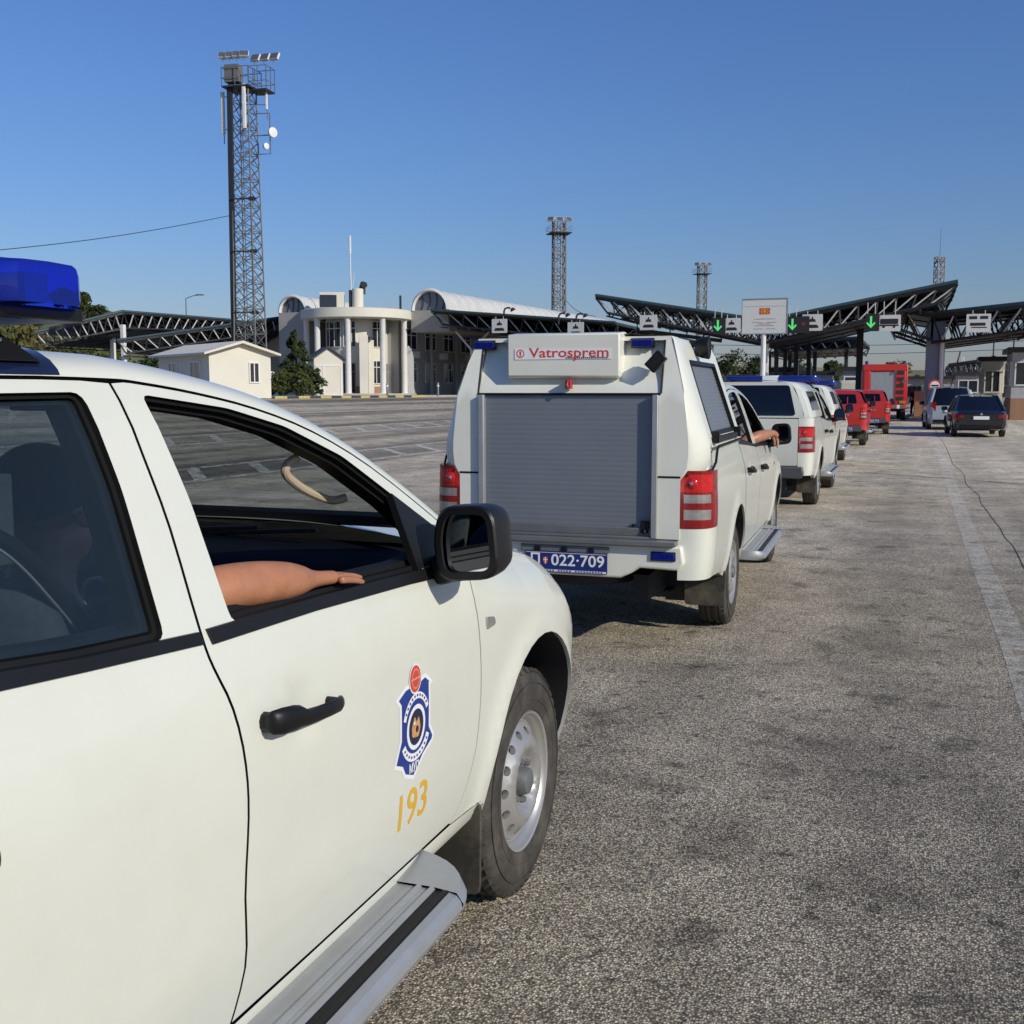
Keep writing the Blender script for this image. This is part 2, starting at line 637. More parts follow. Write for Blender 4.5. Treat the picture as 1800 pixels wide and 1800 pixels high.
def wheel_meshes():
    t = MB()
    r = .367
    prof = [(.222, .085), (.228, .098), (.25, .103), (.28, .105), (.31, .103), (.335, .096), (.352, .086), (.361, .07),
            (r, .056), (r, .05), (.357, .048), (.357, .038), (r, .036), (r, .012), (.357, .01), (.357, -.01), (r, -.012), (r, -.036), (.357, -.038),
            (.357, -.048), (r, -.05), (r, -.056), (.361, -.07), (.352, -.086), (.335, -.096), (.30, -.104), (.25, -.1), (.225, -.085)]
    t.lathe(prof, 64)
    for i in range(48):
        a = 2 * PI * i / 48
        for sg in (-1, 1):
            M = Matrix.Rotation(a, 4, 'Z') @ Matrix.Translation((.351, 0, sg * .079)) @ Matrix.Rotation(sg * .75, 4, 'Y')
            t.box((0, 0, 0), (.016, .026, .024), 0, M)
    # raised ring and moulded marks on the sidewall
    t.tube([(.318 * math.cos(a), .318 * math.sin(a), .103) for a in [2 * PI * i / 48 for i in range(48)]], .0025, 5, 0, closed=True)
    t.tube([(.262 * math.cos(a), .262 * math.sin(a), .1035) for a in [2 * PI * i / 48 for i in range(48)]], .003, 5, 0, closed=True)
    tyre = t.mesh('tyre', TYRE, 40)

    def dep(q):
        return lerp_tab(q, [.045, .07, .085, .10, .118, .135, .15, .168, .186], [.074, .072, .080, .100, .108, .104, .092, .078, .066])
    m = MB()
    holes = []
    for i in range(14):
        a = 2 * PI * i / 14
        e1, e2 = Vector((math.cos(a), math.sin(a))), Vector((-math.sin(a), math.cos(a)))
        holes.append([tuple(e1 * (.160 + .0125 * math.cos(k)) + e2 * (.016 * math.sin(k))) for k in [2 * PI * j / 10 for j in range(10)]])
    m.panel(ellipse(0, 0, .187, .187, 48), holes, lambda a, b, o: Vector((a, b, dep(math.hypot(a, b)) - o)), .017, (0, 0, 1), 0, .02)
    m.lathe([(.187, .066), (.192, .060), (.197, .062), (.2, .070), (.206, .078), (.212, .083), (.216, .094), (.224, .098), (.227, .092), (.226, .08)], 64)
    m.lathe([(.187, .030), (.19, -.06), (.2, -.08), (.222, -.09)], 48, 1)
    for i in range(6):
        a = 2 * PI * i / 6 + .3
        m.lathe([(.012, .07), (.012, .086), (.008, .094), (0, .094)], 6, 2, Matrix.Translation((.068 * math.cos(a), .068 * math.sin(a), 0)), False)
    m.lathe([(.047, .05), (.046, .095), (.040, .110), (.028, .115), (0, .116)], 24, 2)
    m.lathe([(.188, .0), (.0, .0)], 24, 1)
    rim = m.mesh('rim', [STEELW, INNER, ALUDARK], 35)
    return tyre, rim


TYRE_ME, RIM_ME = wheel_meshes()


def put_wheel(root, X, side, rr=.367, k=1., half=.103):
    """side -1 right, +1 left"""
    w = bpy.data.objects.new('wheel', TYRE_ME)
    COL.objects.link(w)
    w.parent = root
    w.matrix_local = Matrix.Translation((X, side * (.865 - half), rr)) @ Matrix.Rotation(-side * PI / 2, 4, 'X') @ Matrix.Rotation(.4 + X, 4, 'Z')
    r = bpy.data.objects.new('rim', RIM_ME)
    COL.objects.link(r)
    r.parent = w
    return w


def door_set(root, name, outer, win, paint, side, glassm, open_win=False, belt=None, handle=None, trim_in=INNER):
    """one door with its moulding, frame, glass, handle and inner panel; side -1 right"""
    def fix(mb):
        return mb if side < 0 else mb.mirrored()
    d = MB()

    def skin_fn(X, z, off=0.):
        if handle:
            q = ((X - handle[0] - .02) / .088) ** 2 + ((z - handle[1] + .01) / .072) ** 2
            if q < 1:
                off = off + .007 * (1 - q) ** 1.5
        return SR(X, z, off)
    d.panel(inset(outer, .0035), [win], skin_fn, .036, (0, -1, 0), 0, .016, 0, 2)
    # inner skin: black, below the glass, and a frame round the window
    w0 = inset(win, -.001)
    d.panel([p for p in inset(outer, .05)], [inset(win, .012)], SR, .09, (0, 1, 0), .075, 0, 1)
    d.panel(inset(win, -.006), [inset(win, .010)], SR, .05, (0, -1, 0), .012, .03, 2)
    d.panel(inset(win, .004), [inset(win, .021)], SR, .05, (0, -1, 0), .03, .045, 2)
    o = fix(d).build(name, [paint, trim_in, RUBBER], root)
    if belt:
        b = MB()
        b.panel(belt, [], SR, .03, (0, -1, 0), -.006, .085)
        b.panel(belt, [], SR, .03, (0, 1, 0), .08, 0)
        fix(b).build('belt_moulding', PLAST, o, bevel=.0)
    if not open_win:
        g = MB()
        g.panel(inset(win, .014), [], SR, .06, (0, -1, 0), .016, 0)
        fix(g).build('window_glass', glassm, o)
    if handle:
        hx, hz = handle
        h = MB()
        # grab bar: a rounded lever standing off the door over a shallow dish
        sec = []
        pts = [(-.137, .022, .001, .001), (-.136, .022, .016, .016), (-.130, .026, .022, .023), (-.11, .034, .024, .026), (-.075, .038, .023, .025), (-.058, .040, .020, .022), (-.035, .042, .015, .0165),
               (.0, .043, .014, .0155), (.05, .042, .014, .0155), (.10, .036, .015, .0155), (.122, .028, .014, .0145), (.134, .018, .010, .011), (.136, .016, .001, .001)]
        rows = []
        for dx, st, ry, rz_ in pts:
            dz = -.012 * (dx / .135) - (.006 if dx > -.05 else 0)
            base = side_y(hx + dx, hz)
            rows.append([Vector((hx + dx, -(base + st) + ry * .6 * math.cos(a), hz + dz + rz_ * math.sin(a))) for a in [2 * PI * j / 12 for j in range(13)]])
        h.grid(rows)
        h.tube([(hx - .115, -(side_y(hx, hz) - .01), hz + .006), (hx - .115, -(side_y(hx, hz) + .03), hz + .006)], .02, 10)
        h.tube([(hx + .115, -(side_y(hx, hz) - .01), hz - .016), (hx + .115, -(side_y(hx, hz) + .03), hz - .016)], .011, 10)
        fix(h).build('handle', PLAST, o)
    return o


def mirror_set(root, side, body=PLAST):
    def fix(mb):
        return mb if side < 0 else mb.mirrored()
    m = MB()
    cx, cy, cz = -.72, -.995, 1.248
    rows = []
    # housing: sections along x from the glass side (rear) to the rounded nose
    for dx, k in ((-.070, .94), (-.064, 1.0), (-.03, 1.01), (.02, .98), (.06, .90), (.09, .72), (.108, .45), (.114, .02)):
        sec = rounded([(-.090, -.078), (.082, -.098), (.096, .02), (.074, .092), (-.072, .102)], .052, 5)
        rows.append([Vector((cx + dx + .10 * a, cy + a * k + .012, cz + b * k)) for a, b in sec + sec[:1]])
    m.grid(rows)
    m.tube([(cx + .0, cy + .06, cz - .075), (cx + .02, -.93, 1.175), (cx + .03, -.86, 1.165)], [.03, .032, .04], 10)
    sec = inset(rounded([(-.090, -.078), (.082, -.098), (.096, .02), (.074, .092), (-.072, .102)], .052, 5), .010)
    # recess rim
    m.panel(rounded([(-.090, -.078), (.082, -.098), (.096, .02), (.074, .092), (-.072, .102)], .052, 5), [inset(sec, .006)],
            lambda a, b, o: Vector((cx - .070 + .10 * a + o, cy + .93 * a + .012, cz + .93 * b)), .03, (-1, 0, 0), 0, .012)
    o = fix(m).build('mirror', body, root)
    g = MB()
    g.panel(inset(sec, .004), [], lambda a, b, o: Vector((cx - .060 + .22 * a + o, cy + .93 * a + .012, cz + .93 * b)), .05, (-1, 0, 0), 0, 0, flat=True)
    fix(g).build('mirror_glass', MIRROR, o)
    return o


def gutter_right(t):
    pass


def pickup(name, label, loc, heading, kind, paint, group=None, window_open=False, mirror_mat=PLAST):
    root = thing(name, label, 'pickup', loc, PI / 2 - heading, group)
    lead = kind == 'lead'
    # ---- cab skin
    front_belt = [(-1.652, 1.180), (-1.3, 1.174), (-.86, 1.157), (-.60, 1.142), (-.585, 1.175), (-.80, 1.181), (-1.27, 1.199), (-1.578, 1.2055), (-1.658, 1.207)]
    rear_belt = [(-2.55, 1.243), (-2.116, 1.216), (-1.956, 1.204), (-1.676, 1.185), (-1.681, 1.2065), (-1.77, 1.2125), (-1.95, 1.2235), (-2.11, 1.2395), (-2.45, 1.264), (-2.55, 1.270)]
    for side in (-1, 1):
        op = window_open and side < 0
        d = door_set(root, 'door', F_DOOR, F_WIN, paint, side, G_OPEN if lead else G_DARK, op, front_belt, (-1.43, 1.005))
        # black sail that carries the mirror
        sl = MB()
        sl.panel([(-.815, 1.372), (-.62, 1.262), (-.605, 1.19), (-.80, 1.181)], [], SR, .05, (0, -1, 0), -.004, .02)
        (sl if side < 0 else sl.mirrored()).build('mirror_sail', PLAST, d)
        door_set(root, 'door', R_DOOR, R_WIN, paint, side, G_TINT if lead else G_DARK, False, rear_belt, (-2.33, 1.04))
        mirror_set(root, side, mirror_mat)
    body = MB()
    for s in (0, 1):
        q = MB()
        q.panel(inset(CAB_CORNER, .002), [], SR, .06, (0, -1, 0), 0, .02, 0, 1)
        # rocker
        rows = []
        for x in [-2.41 + i * .1 for i in range(19)] + [-.40]:
            rows.append([Vector((x, -yy, zz)) for yy, zz in ((side_y(x, .447), .447), (.852, .42), (.84, .395), (.80, .375), (.70, .37))])
        q.grid(rows)
        # seams between the panels
        for sm in (BS, FS, RS):
            q.tube([SR(x, z, .019) for x, z in sm], .008, 6, 1)
        q.tube([SR(x, z, .014) for x, z in GS], .008, 6, 1)
        q.tube([SR(x, .449, .012) for x in (-2.41, -1.5, -.6)], .006, 6, 1)
        # rail between the gutter and the roof or windscreen
        rows = []
        for i, (x, z) in enumerate(GS):
            y = side_y(x, z)
            lift = lerp_tab(x, [-1.1, -.5], [0, .01])
            rows.append([Vector((x + dx, -(y - dy), z + dz)) for dx, dy, dz in
                         ((0, .004, .003), (lift, .006, .010), (lift * 1.5, .022, .026), (lift * 2.2, .048, .040), (lift * 3, .078, .047))])
        q.grid(rows)
        for mb in ((q,) if s == 0 else (q.mirrored(),)):
            body.add(mb.v, [], 0)
            o = len(body.v) - len(mb.v)
            for k_, nn in mb.n.items():
                body.n[o + k_] = nn
            for fc, mi, sm in zip(mb.f, mb.m, mb.s):
                body.f.append([o + i for i in fc])
                body.m.append(mi)
                body.s.append(sm)
    # cab rear wall, cowl
    back = [(-.74, 1.0), (.74, 1.0), (.80, 1.24), (.63, 1.60), (.45, 1.655), (0, 1.675), (-.45, 1.655), (-.63, 1.60), (-.80, 1.24)]
    body.panel(back, [rounded([(-.55, 1.26), (.55, 1.26), (.50, 1.55), (-.50, 1.55)], .05)],
               lambda a, b, o: Vector((-2.575 + max(0, b - 1.25) * .28 + o, a, b)), .1, (-1, 0, 0), 0, .02)
    body.box((-2.56, 0, .74), (.04, 1.66, .60), 0)
    body.build('body', [paint, SEAM], root)
    g = MB()
    g.panel(rounded([(-.55, 1.26), (.55, 1.26), (.50, 1.55), (-.50, 1.55)], .05), [], lambda a, b, o: Vector((-2.57 + max(0, b - 1.25) * .28 + o, a, b)), .2, (-1, 0, 0), 0, 0, flat=True)
    g.build('rear_window', G_TINT if lead else G_DARK, root)
    # ---- roof
    rail = []
    for x, z in GS:
        lift = lerp_tab(x, [-1.1, -.5], [0, .01])
        rail.append((x + lift * 3, side_y(x, z) - .078, z + .047))
    roof = MB()
    rows = []
    for x, y, z in rail:
        if x > -1.16:
            break
        crown = lerp_tab(x, [-2.46, -2.2, -1.7, -1.3, -1.12], [1.668, 1.70, 1.712, 1.70, 1.672])
        fwd = lerp_tab(x, [-1.6, -1.16], [0, .05])
        rows.append([Vector((x + fwd * (1 - (j / 10) ** 2), -y * j / 10, z + (crown - z) * (1 - abs(j / 10) ** 2.4))) for j in range(-10, 11)])
    roof.grid(rows)
    ro = roof.build('roof', paint, root)
    # ---- windscreen between the roof and the cowl
    top = rows[-1]
    pil = [(x, y, z) for x, y, z in rail if x > -1.18]
    ws = MB()
    rws = []
    for i in range(9):
        t = i / 8
        k = t * (len(pil) - 1)
        a = int(min(k, len(pil) - 2))
        f = k - a
        px, py, pz = (pil[a][c] * (1 - f) + pil[a + 1][c] * f for c in range(3))
        bow = .05 + .20 * t
        rws.append([Vector((px + bow * (1 - (j / 10) ** 2) + .002, -py * j / 10 * .998, pz + (.028 * (1 - t) - .03 * t) * (1 - (j / 10) ** 2))) for j in range(-10, 11)])
    ws.grid(rws, 0, True)
    ws.build('windscreen', G_OPEN if lead else G_DARK, root)
    tr = MB()
    tr.tube([p + Vector((.0, 0, -.008)) for p in rws[0]], .009, 6)
    tr.tube([p + Vector((-.01, 0, -.012)) for p in rws[-1]], .022, 6)
    for sg in (0, -1):
        tr.tube([r_[sg] + Vector((0, 0, -.004)) for r_ in rws], .008, 6)
    for sg in (-1, 1):     # wipers
        tr.tube([Vector((-.30, sg * .1 + .3, 1.165)), Vector((-.42, sg * .1 - .25, 1.215))], .008, 5)
    tr.build('windscreen_trim', RUBBER, root)
    # ---- fenders, hood, nose
    f = MB()
    f.panel(inset(FENDER, .003), [], SR, .04, (0, -1, 0), 0, .03)
    f.tube([SR(x, z, .019) for x, z in FS], .008, 6, 1)
    for q in both(f):
        fo = q.build('fender', [paint, SEAM], root)
        sgn = -1 if q is f else 1
        ind = MB()
        ind.panel(rounded([(-.435, .995), (-.375, .985), (-.368, .962), (-.43, .958)], .01, 2), [], SR, .03, (0, -1, 0), -.006, .008)
        (ind if sgn < 0 else ind.mirrored()).build('side_indicator', CLEARL, fo)
    h = MB()
    rows = []
    for x in (-.46, -.35, -.2, -.05, .1, .25, .4, .5, .6, .68, .74):
        e = side_y(x, hood_z(x)) - .001
        z = hood_z(x) - .001
        cz = lerp_tab(x, [-.46, .0, .3, .55, .74], [.062, .080, .100, .112, .09])
        fx = lerp_tab(x, [-.46, .3, .74], [.16, .06, .12])
        rows.append([Vector((x + fx * (1 - (j / 10) ** 2), -e * j / 10, z + cz * (1 - abs(j / 10) ** 3))) for j in range(-10, 11)])
    h.grid(rows)
    ho = h.build('hood', paint, root)
    sm = MB()
    for sg in (0, -1):
        sm.tube([r_[sg] + Vector((0, .03 if sg else -.03, .006)) for r_ in rows], .004, 5)
    nose = MB()
    nr = []
    for z, dx in ((.80, 0), (.78, .05), (.73, .075), (.66, .085), (.56, .10), (.46, .09), (.38, .03), (.34, -.05)):
        nr.append([Vector((.745 + (.12 + dx) * (1 - abs(j / 10) ** 2.4) + dx * .15, -(side_y(.745, z) + .002) * j / 10, z + max(0, (z - .68) / .12) * .10 * (1 - abs(j / 10) ** 2.5))) for j in range(-10, 11)])
    nose.grid(nr)
    no = nose.build('front_bumper', paint, root)
    gr = MB()
    gr.grid([[p + Vector((.006, 0, 0)) for p in r_[4:17]] for r_ in nr[1:4]])
    gr.build('grille', CHROME, no)
    for sl_ in (slice(0, 4), slice(17, 21)):
        hl = MB()
        hl.grid([[p + Vector((.006, 0, 0)) for p in r_[sl_]] for r_ in nr[0:3]])
        hl.build('headlight', CLEARL, no)
    # ---- bed sides, corners, lamps
    boxy = kind == 'box'
    for side in (-1, 1):
        b = MB()
        b.panel(inset(BED_BOX if boxy else BED_OPEN, .002), [], SR, .05, (0, -1, 0), 0, .05)
        corner_loft(b, [.50, .56, .62, .70, .76, .812])
        if not boxy:
            corner_loft(b, [1.16, 1.2, 1.24, BEDTOP - .012])
        bs = (b if side < 0 else b.mirrored()).build('bed_side', paint, root)
        l = MB()
        bands = [(.815, .845, 0), (.845, .865, 0), (.865, .925, 2), (.925, .945, 0), (.945, .965, 0), (.965, 1.015, 2), (1.015, 1.03, 0), (1.03, 1.135, 1), (1.135, 1.158, 0)]
        zs = [a for a, _, _ in bands] + [bands[-1][1]]
        rws2 = []
        for z in zs:
            pth = spline(corner_path(min(z, 1.05)), 2)
            rws2.append([Vector((x - .006, y - .006, z)) for x, y in pth])
        for i in range(len(zs) - 1):
            for j in range(len(rws2[0]) - 1):
                mi = bands[i][2]
                if j < 2:
                    mi = 0
                elif mi == 2 and (j < 4 or j > 10):
                    mi = 0
                elif mi == 1 and (j < 3 or j > 11):
                    mi = 0
                l.add([rws2[i][j], rws2[i][j + 1], rws2[i + 1][j + 1], rws2[i + 1][j]], [(0, 1, 2, 3)], mi, True)
        # lamp bowl glowing through the upper lens
        l.lathe([(.0, .012), (.018, .010), (.034, .003), (.036, 0)], 16, 1, frame((-4.243, -.765, 1.082), (0, 1, 0), (0, 0, 1)) @ Matrix.Rotation(PI, 4, 'X'))
        l.lathe([(.0, .015), (.010, .013), (.012, .008)], 12, 2, frame((-4.247, -.765, 1.082), (0, 1, 0), (0, 0, 1)) @ Matrix.Rotation(PI, 4, 'X'))
        (l if side < 0 else l.mirrored()).build('tail_light', [REDL, REDB, CLEARL, G_DARK], root)
        # wheel housings
        for A in (ARCH_F, ARCH_R):
            w = MB()
            ap = arch_pts(A, -25, 205, 24)
            w.grid([[Vector((x, -(side_y(x, z) - .012), z)) for x, z in ap], [Vector((x, -.46, z)) for x, z in ap]])
            w.panel(ap, [], lambda a, c, o: Vector((a, -.46 + o, c)), .3, (0, -1, 0), 0, 0, flat=True)
            (w if side < 0 else w.mirrored()).build('wheel_housing', INNER, root)
        put_wheel(root, 0, side)
        put_wheel(root, -3.0, side)
        for X, flare in ((-.41, 0), (-3.44, 1)):
            m = MB()
            poly = rounded([(.60, .17 if not flare else .20), (.865, .16 if not flare else .20), (.875, .45), (.60, .47)], .03, 3)
            m.prism(poly, lambda a, c, d_: Vector((X + d_ - (c - .3) * .05, -a, c)), 0, -.012)
            (m if side < 0 else m.mirrored()).build('mud_flap', FLAP, root, bevel=.003)
        # running board: ribbed aluminium tread, rubber strip, rounded outer edge, grey end caps
        rb = MB()
        prof = [(.80, .424, 0), (.905, .424, 0), (.908, .430, 0), (.918, .430, 0), (.921, .424, 0), (.940, .424, 0), (.943, .430, 0), (.953, .430, 0), (.956, .424, 1), (.972, .424, 1),
                (.976, .427, 1), (.990, .427, 1), (.993, .423, 0), (1.012, .418, 0), (1.024, .405, 0), (1.028, .388, 0), (1.02, .37, 0), (.98, .36, 0), (.80, .36, 0)]
        x0, x1 = -2.34, -.93
        for i in range(len(prof) - 1):
            (ya, za, ma), (yb, zb, mb_) = prof[i], prof[i + 1]
            rb.add([(x0, -ya, za), (x1, -ya, za), (x1, -yb, zb), (x0, -yb, zb)], [(0, 1, 2, 3)], ma, False)
        rbo = (rb if side < 0 else rb.mirrored()).build('running_board', [ALU, RUBBER], root)
        for X0, sg in ((x1, 1), (x0, -1)):
            cp = MB()
            rows = []
            for i in range(9):
                t = i / 8
                rows.append([Vector((X0 + sg * .15 * math.sin(t * PI / 2) * (1 if k in (0, 1, 2) else .96), -(.80 + (yy - .80) * math.cos(t * PI / 2) ** .8), zz + (.028 * t if k < 3 else .028 * t)))
                             for k, (yy, zz) in enumerate(((.80, .428), (.95, .430), (1.012, .424), (1.030, .400), (1.026, .378), (.99, .356), (.80, .356)))])
            cp.grid(rows)
            (cp if side < 0 else cp.mirrored()).build('end_cap', ALU, rbo)
    # ---- frame underneath
    ch = MB()
    ch.box((-1.7, .42, .40), (4.6, .10, .16))
    ch.box((-1.7, -.42, .40), (4.6, .10, .16))
    ch.box((-1.4, 0, .43), (2.0, 1.5, .05))
    ch.box((0, 0, .44), (.8, .9, .12))
    ch.box((-3.35, 0, .60), (1.6, 1.3, .05))
    ch.tube([(-3, -.75, .367), (-3, .75, .367)], .045, 10)
    ch.lathe([(0, -.12), (.1, -.09), (.14, 0), (.1, .09), (0, .12)], 14, 0, Matrix.Translation((-3, .1, .367)))
    ch.tube([(0, -.75, .367), (0, .75, .367)], .035, 8)
    for sg in (-1, 1):
        for k in range(3):
            ch.box((-3.0, sg * .5, .30 + k * .02), (1.1 - k * .3, .06, .014))
        ch.tube([(-2.95, sg * .42, .33), (-3.12, sg * .40, .62)], .025, 8)
    ch.tube([(-1.2, .25, .33), (-2.5, .25, .33), (-3.3, .3, .45), (-4.1, .5, .42)], .03, 8)
    ch.lathe([(.16, -.08), (.34, -.09), (.35, 0), (.34, .09), (.16, .08)], 24, 0, Matrix.Translation((-3.75, 0, .50)))
    ch.build('chassis', INNER, root)
    # ---- inside of the cab
    fl = MB()
    fl.box((-1.45, 0, .50), (2.2, 1.56, .04))
    fl.box((-.36, 0, .80), (.04, 1.5, .62))
    fl.box((-1.2, 0, .62), (1.3, .22, .22))
    fl.box((-2.53, 0, .85), (.03, 1.5, .75))
    fl.build('cab_floor', INNER, root)
    hl = MB()
    hl.grid([[p + Vector((0, 0, -.045)) for p in r_] for r_ in rows_roof(rows_for=rail)])
    hl.build('headliner', HEADL, root)
    da = MB()
    dp = [(-.80, .72), (-.86, .84), (-.80, .98), (-.82, 1.06), (-.74, 1.135), (-.55, 1.165), (-.30, 1.17), (-.18, 1.15), (-.30, .72)]
    da.prism(dp, lambda a, b, y: Vector((a, y, b)), -.74, .74)
    da.build('dashboard', NAVY, root, bevel=.02)
    for yy in (-.62, -.12, .12, .62):
        vt = MB()
        vt.tube([Vector((-.815, yy + .055 * math.cos(a), 1.05 + .055 * math.sin(a))) for a in [2 * PI * i / 20 for i in range(20)]], .007, 6, closed=True)
        vt.build('air_vent', ALU, root)
    st = MB()
    Ms = frame((-.98, .38, 1.02), (0, 1, 0), (-.42, 0, .9))
    st.tube([Ms @ Vector((.19 * math.cos(a), .19 * math.sin(a), 0)) for a in [2 * PI * i / 28 for i in range(28)]], .016, 8, closed=True)
    st.tube([Ms @ Vector((0, 0, 0)), (-.70, .38, .92)], .03, 8)
    for a in (0, PI, -PI / 2):
        st.tube([Ms @ Vector((0, 0, 0)), Ms @ Vector((.19 * math.cos(a), .19 * math.sin(a), 0))], .014, 6)
    st.build('steering_wheel', PLAST, root)
    for yy in (-.40, .38):
        se = MB()
        rows_s = []
        sp = [(-1.30, .70, .10, .22), (-1.62, .72, .08, .24), (-1.70, .95, .075, .25), (-1.74, 1.12, .07, .245), (-1.77, 1.24, .06, .22), (-1.785, 1.29, .04, .17), (-1.788, 1.305, .005, .12)]
        for x, z, d_, w_ in sp:
            rows_s.append([Vector((x + d_ * math.cos(a), yy + w_ * (abs(math.sin(a)) ** .6) * (1 if math.sin(a) > 0 else -1), z + (d_ * .5 * math.cos(a) if z < .9 else .0))) for a in [2 * PI * j / 20 for j in range(21)]])
        se.grid(rows_s)
        se.box((-1.42, yy, .68), (.50, .48, .13))
        so = se.build('seat', SEATM, root, bevel=.03)
        hr = MB()
        hr.box((-1.80, yy, 1.40), (.09, .25, .16))
        hr.tube([(-1.79, yy - .06, 1.27), (-1.80, yy - .06, 1.4)], .007, 6)
        hr.tube([(-1.79, yy + .06, 1.27), (-1.80, yy + .06, 1.4)], .007, 6)
        hr.build('headrest', SEATM, so, bevel=.035)
    rs = MB()
    rs.box((-2.22, 0, .72), (.45, 1.35, .16))
    rs.box((-2.45, 0, 1.0), (.12, 1.35, .52), 0, None, Matrix.Rotation(R(-8), 3, 'Y'))
    rs.build('rear_seat', SEATM, root, bevel=.03)
    if lead:
        gh = MB()
        P0 = [Vector((-1.035, -.662, 1.470)), Vector((-1.055, -.648, 1.456)), Vector((-1.050, -.64, 1.432)), Vector((-.985, -.638, 1.397)), Vector((-.905, -.64, 1.368)), Vector((-.84, -.645, 1.352)), Vector((-.812, -.665, 1.358))]
        gh.tube(spline(P0, 4), .0108, 10)
        gh.build('grab_handle', BEIGE, root)
        pl = MB()
        # black lining of the pillars, the sun visor and the inside mirror
        for sg in (-1, 1):
            pl_keep, pl = pl, MB()
            pl.tube([Vector((x - .01, sg * (y - .012), z - .035)) for x, y, z in pil], .034, 8)
            pl.tube([Vector((x, sg * (side_y(x, z) - .07), z)) for x, z in [(-1.70, 1.60), (-1.69, 1.4), (-1.69, 1.2), (-1.70, .9)]], .036, 8)
            pl.build('pillar_lining', PLAST, root)
            pl = pl_keep
        pl.box((-1.10, .02, 1.598), (.03, .18, .045))
        pl.tube([(-1.10, .02, 1.60), (-1.10, .02, 1.65)], .01, 6)
        pl.build('inside_mirror', PLAST, root, bevel=.006)
        bl = MB()
        bp_ = spline([(-2.02, -.585, 1.455), (-1.95, -.60, 1.425), (-1.883, -.62, 1.385), (-1.83, -.62, 1.345), (-1.776, -.62, 1.29), (-1.715, -.62, 1.222), (-1.664, -.62, 1.15), (-1.64, -.62, 1.06)], 4)
        bl.tube(bp_, [.011 + .010 * k_ / len(bp_) for k_ in range(len(bp_))], 8)
        bl.tube([Vector(q_) + Vector((-.014, .0, -.010)) for q_ in bp_], .003, 5, 1)
        bl.build('seat_piping', [RUBBER, ALU], root)
    return root


def rows_roof(rows_for):
    rows = []
    for x, y, z in rows_for:
        if x > -1.16:
            break
        crown = lerp_tab(x, [-2.46, -2.2, -1.7, -1.3, -1.12], [1.668, 1.70, 1.712, 1.70, 1.672])
        rows.append([Vector((x, -y * j / 10, z + (crown - z) * (1 - abs(j / 10) ** 2.4))) for j in range(-10, 11)])
    return rows


def light_bar(root, X, z, half, blue_half, h=.085, depth=.28, lens=None):
    """blue light bar across the roof: black base, two blue lenses, white middle, feet"""
    b = MB()
    b.box((X, 0, z + .008), (depth * .9, half * 1.9, .022))
    bo = b.build('light_bar', PLAST, root, bevel=.006)
    for sg in (-1, 1):
        l = MB()
        sec = []
        y0, y1 = sg * blue_half, sg * half
        rows = []
        for t in (0, .02, .25, .5, .75, .86, .94, .98, 1.0):
            y = y0 + (y1 - y0) * t
            k = 1 if t < .8 else math.sqrt(max(.0, 1 - ((t - .8) / .2) ** 2 * .75))
            rows.append([Vector((X + depth / 2 * a * k, y, z + .02 + c * h * (1 if t < .97 else .97))) for a, c in
                         [(-.96, 0), (-1, .12), (-.99, .75), (-.93, .93), (-.8, 1), (0, 1.02), (.8, 1), (.93, .93), (.99, .75), (1, .12), (.96, 0)]])
        l.grid(rows, 0, True, None, sg > 0)
        l.add([p for p in rows[-1]], [tuple(range(11))], 0, False)
        l.add([p for p in rows[0]], [tuple(range(11))], 0, False)
        for i in range(10):    # reflector ribs of the lens
            y = y0 + (y1 - y0) * (.06 + .085 * i)
            l.tube([(X - depth / 2 - .001, y, z + .03), (X - depth / 2 - .001, y, z + .02 + h * .7)], .004, 4, 0)
        if lens is not None:      # reflectors and rotators seen through the blue plastic
            c_ = MB()
            for i in range(7):
                y = y0 + (y1 - y0) * (.08 + .125 * i)
                c_.lathe([(0, .0), (.014, .004), (.024, .016), (.030, .034)], 12, 0, frame((X - .02, y, z + .02 + h * .5), (0, 1, 0), (0, 0, 1)) @ Matrix.Rotation(PI, 4, 'X'))
            c_.box((X + .03, (y0 + y1) / 2, z + .02 + h * .45), (.05, abs(y1 - y0) * .82, h * .7), 1)
            c_.build('reflectors', [CHROME, ALU], bo)
        l.build('blue_lens', lens or BLUEL, bo)
        f = MB()
        f.add([(X - .12, sg * (half - .20), z), (X + .0, sg * (half - .20), z), (X - .03, sg * (half - .12), z), (X - .12, sg * (half - .12), z),
               (X - .12, sg * (half - .12), z - .055), (X + .05, sg * (half - .12), z - .055), (X + .04, sg * (half - .055), z - .070), (X - .12, sg * (half - .055), z - .070)],
              [(0, 1, 2, 3), (4, 7, 6, 5), (0, 4, 5, 1), (2, 6, 7, 3), (0, 3, 7, 4), (1, 5, 6, 2)], 0, False)
        for dx in (-.08, -.03):
            f.lathe([(.010, 0), (.010, .006), (0, .008)], 10, 1, Matrix.Translation((X + dx, sg * (half - .085), z - .035)) @ Matrix.Rotation(sg * -.6, 4, 'X'))
        f.build('mounting_foot', [PLAST, CHROME], bo, bevel=.004)
    if blue_half > .05:
        w = MB()
        w.box((X, 0, z + .02 + h * .52), (depth * .92, blue_half * 1.96, h * 1.05))
        w.build('white_centre', DECW, bo, bevel=.01)
    return bo


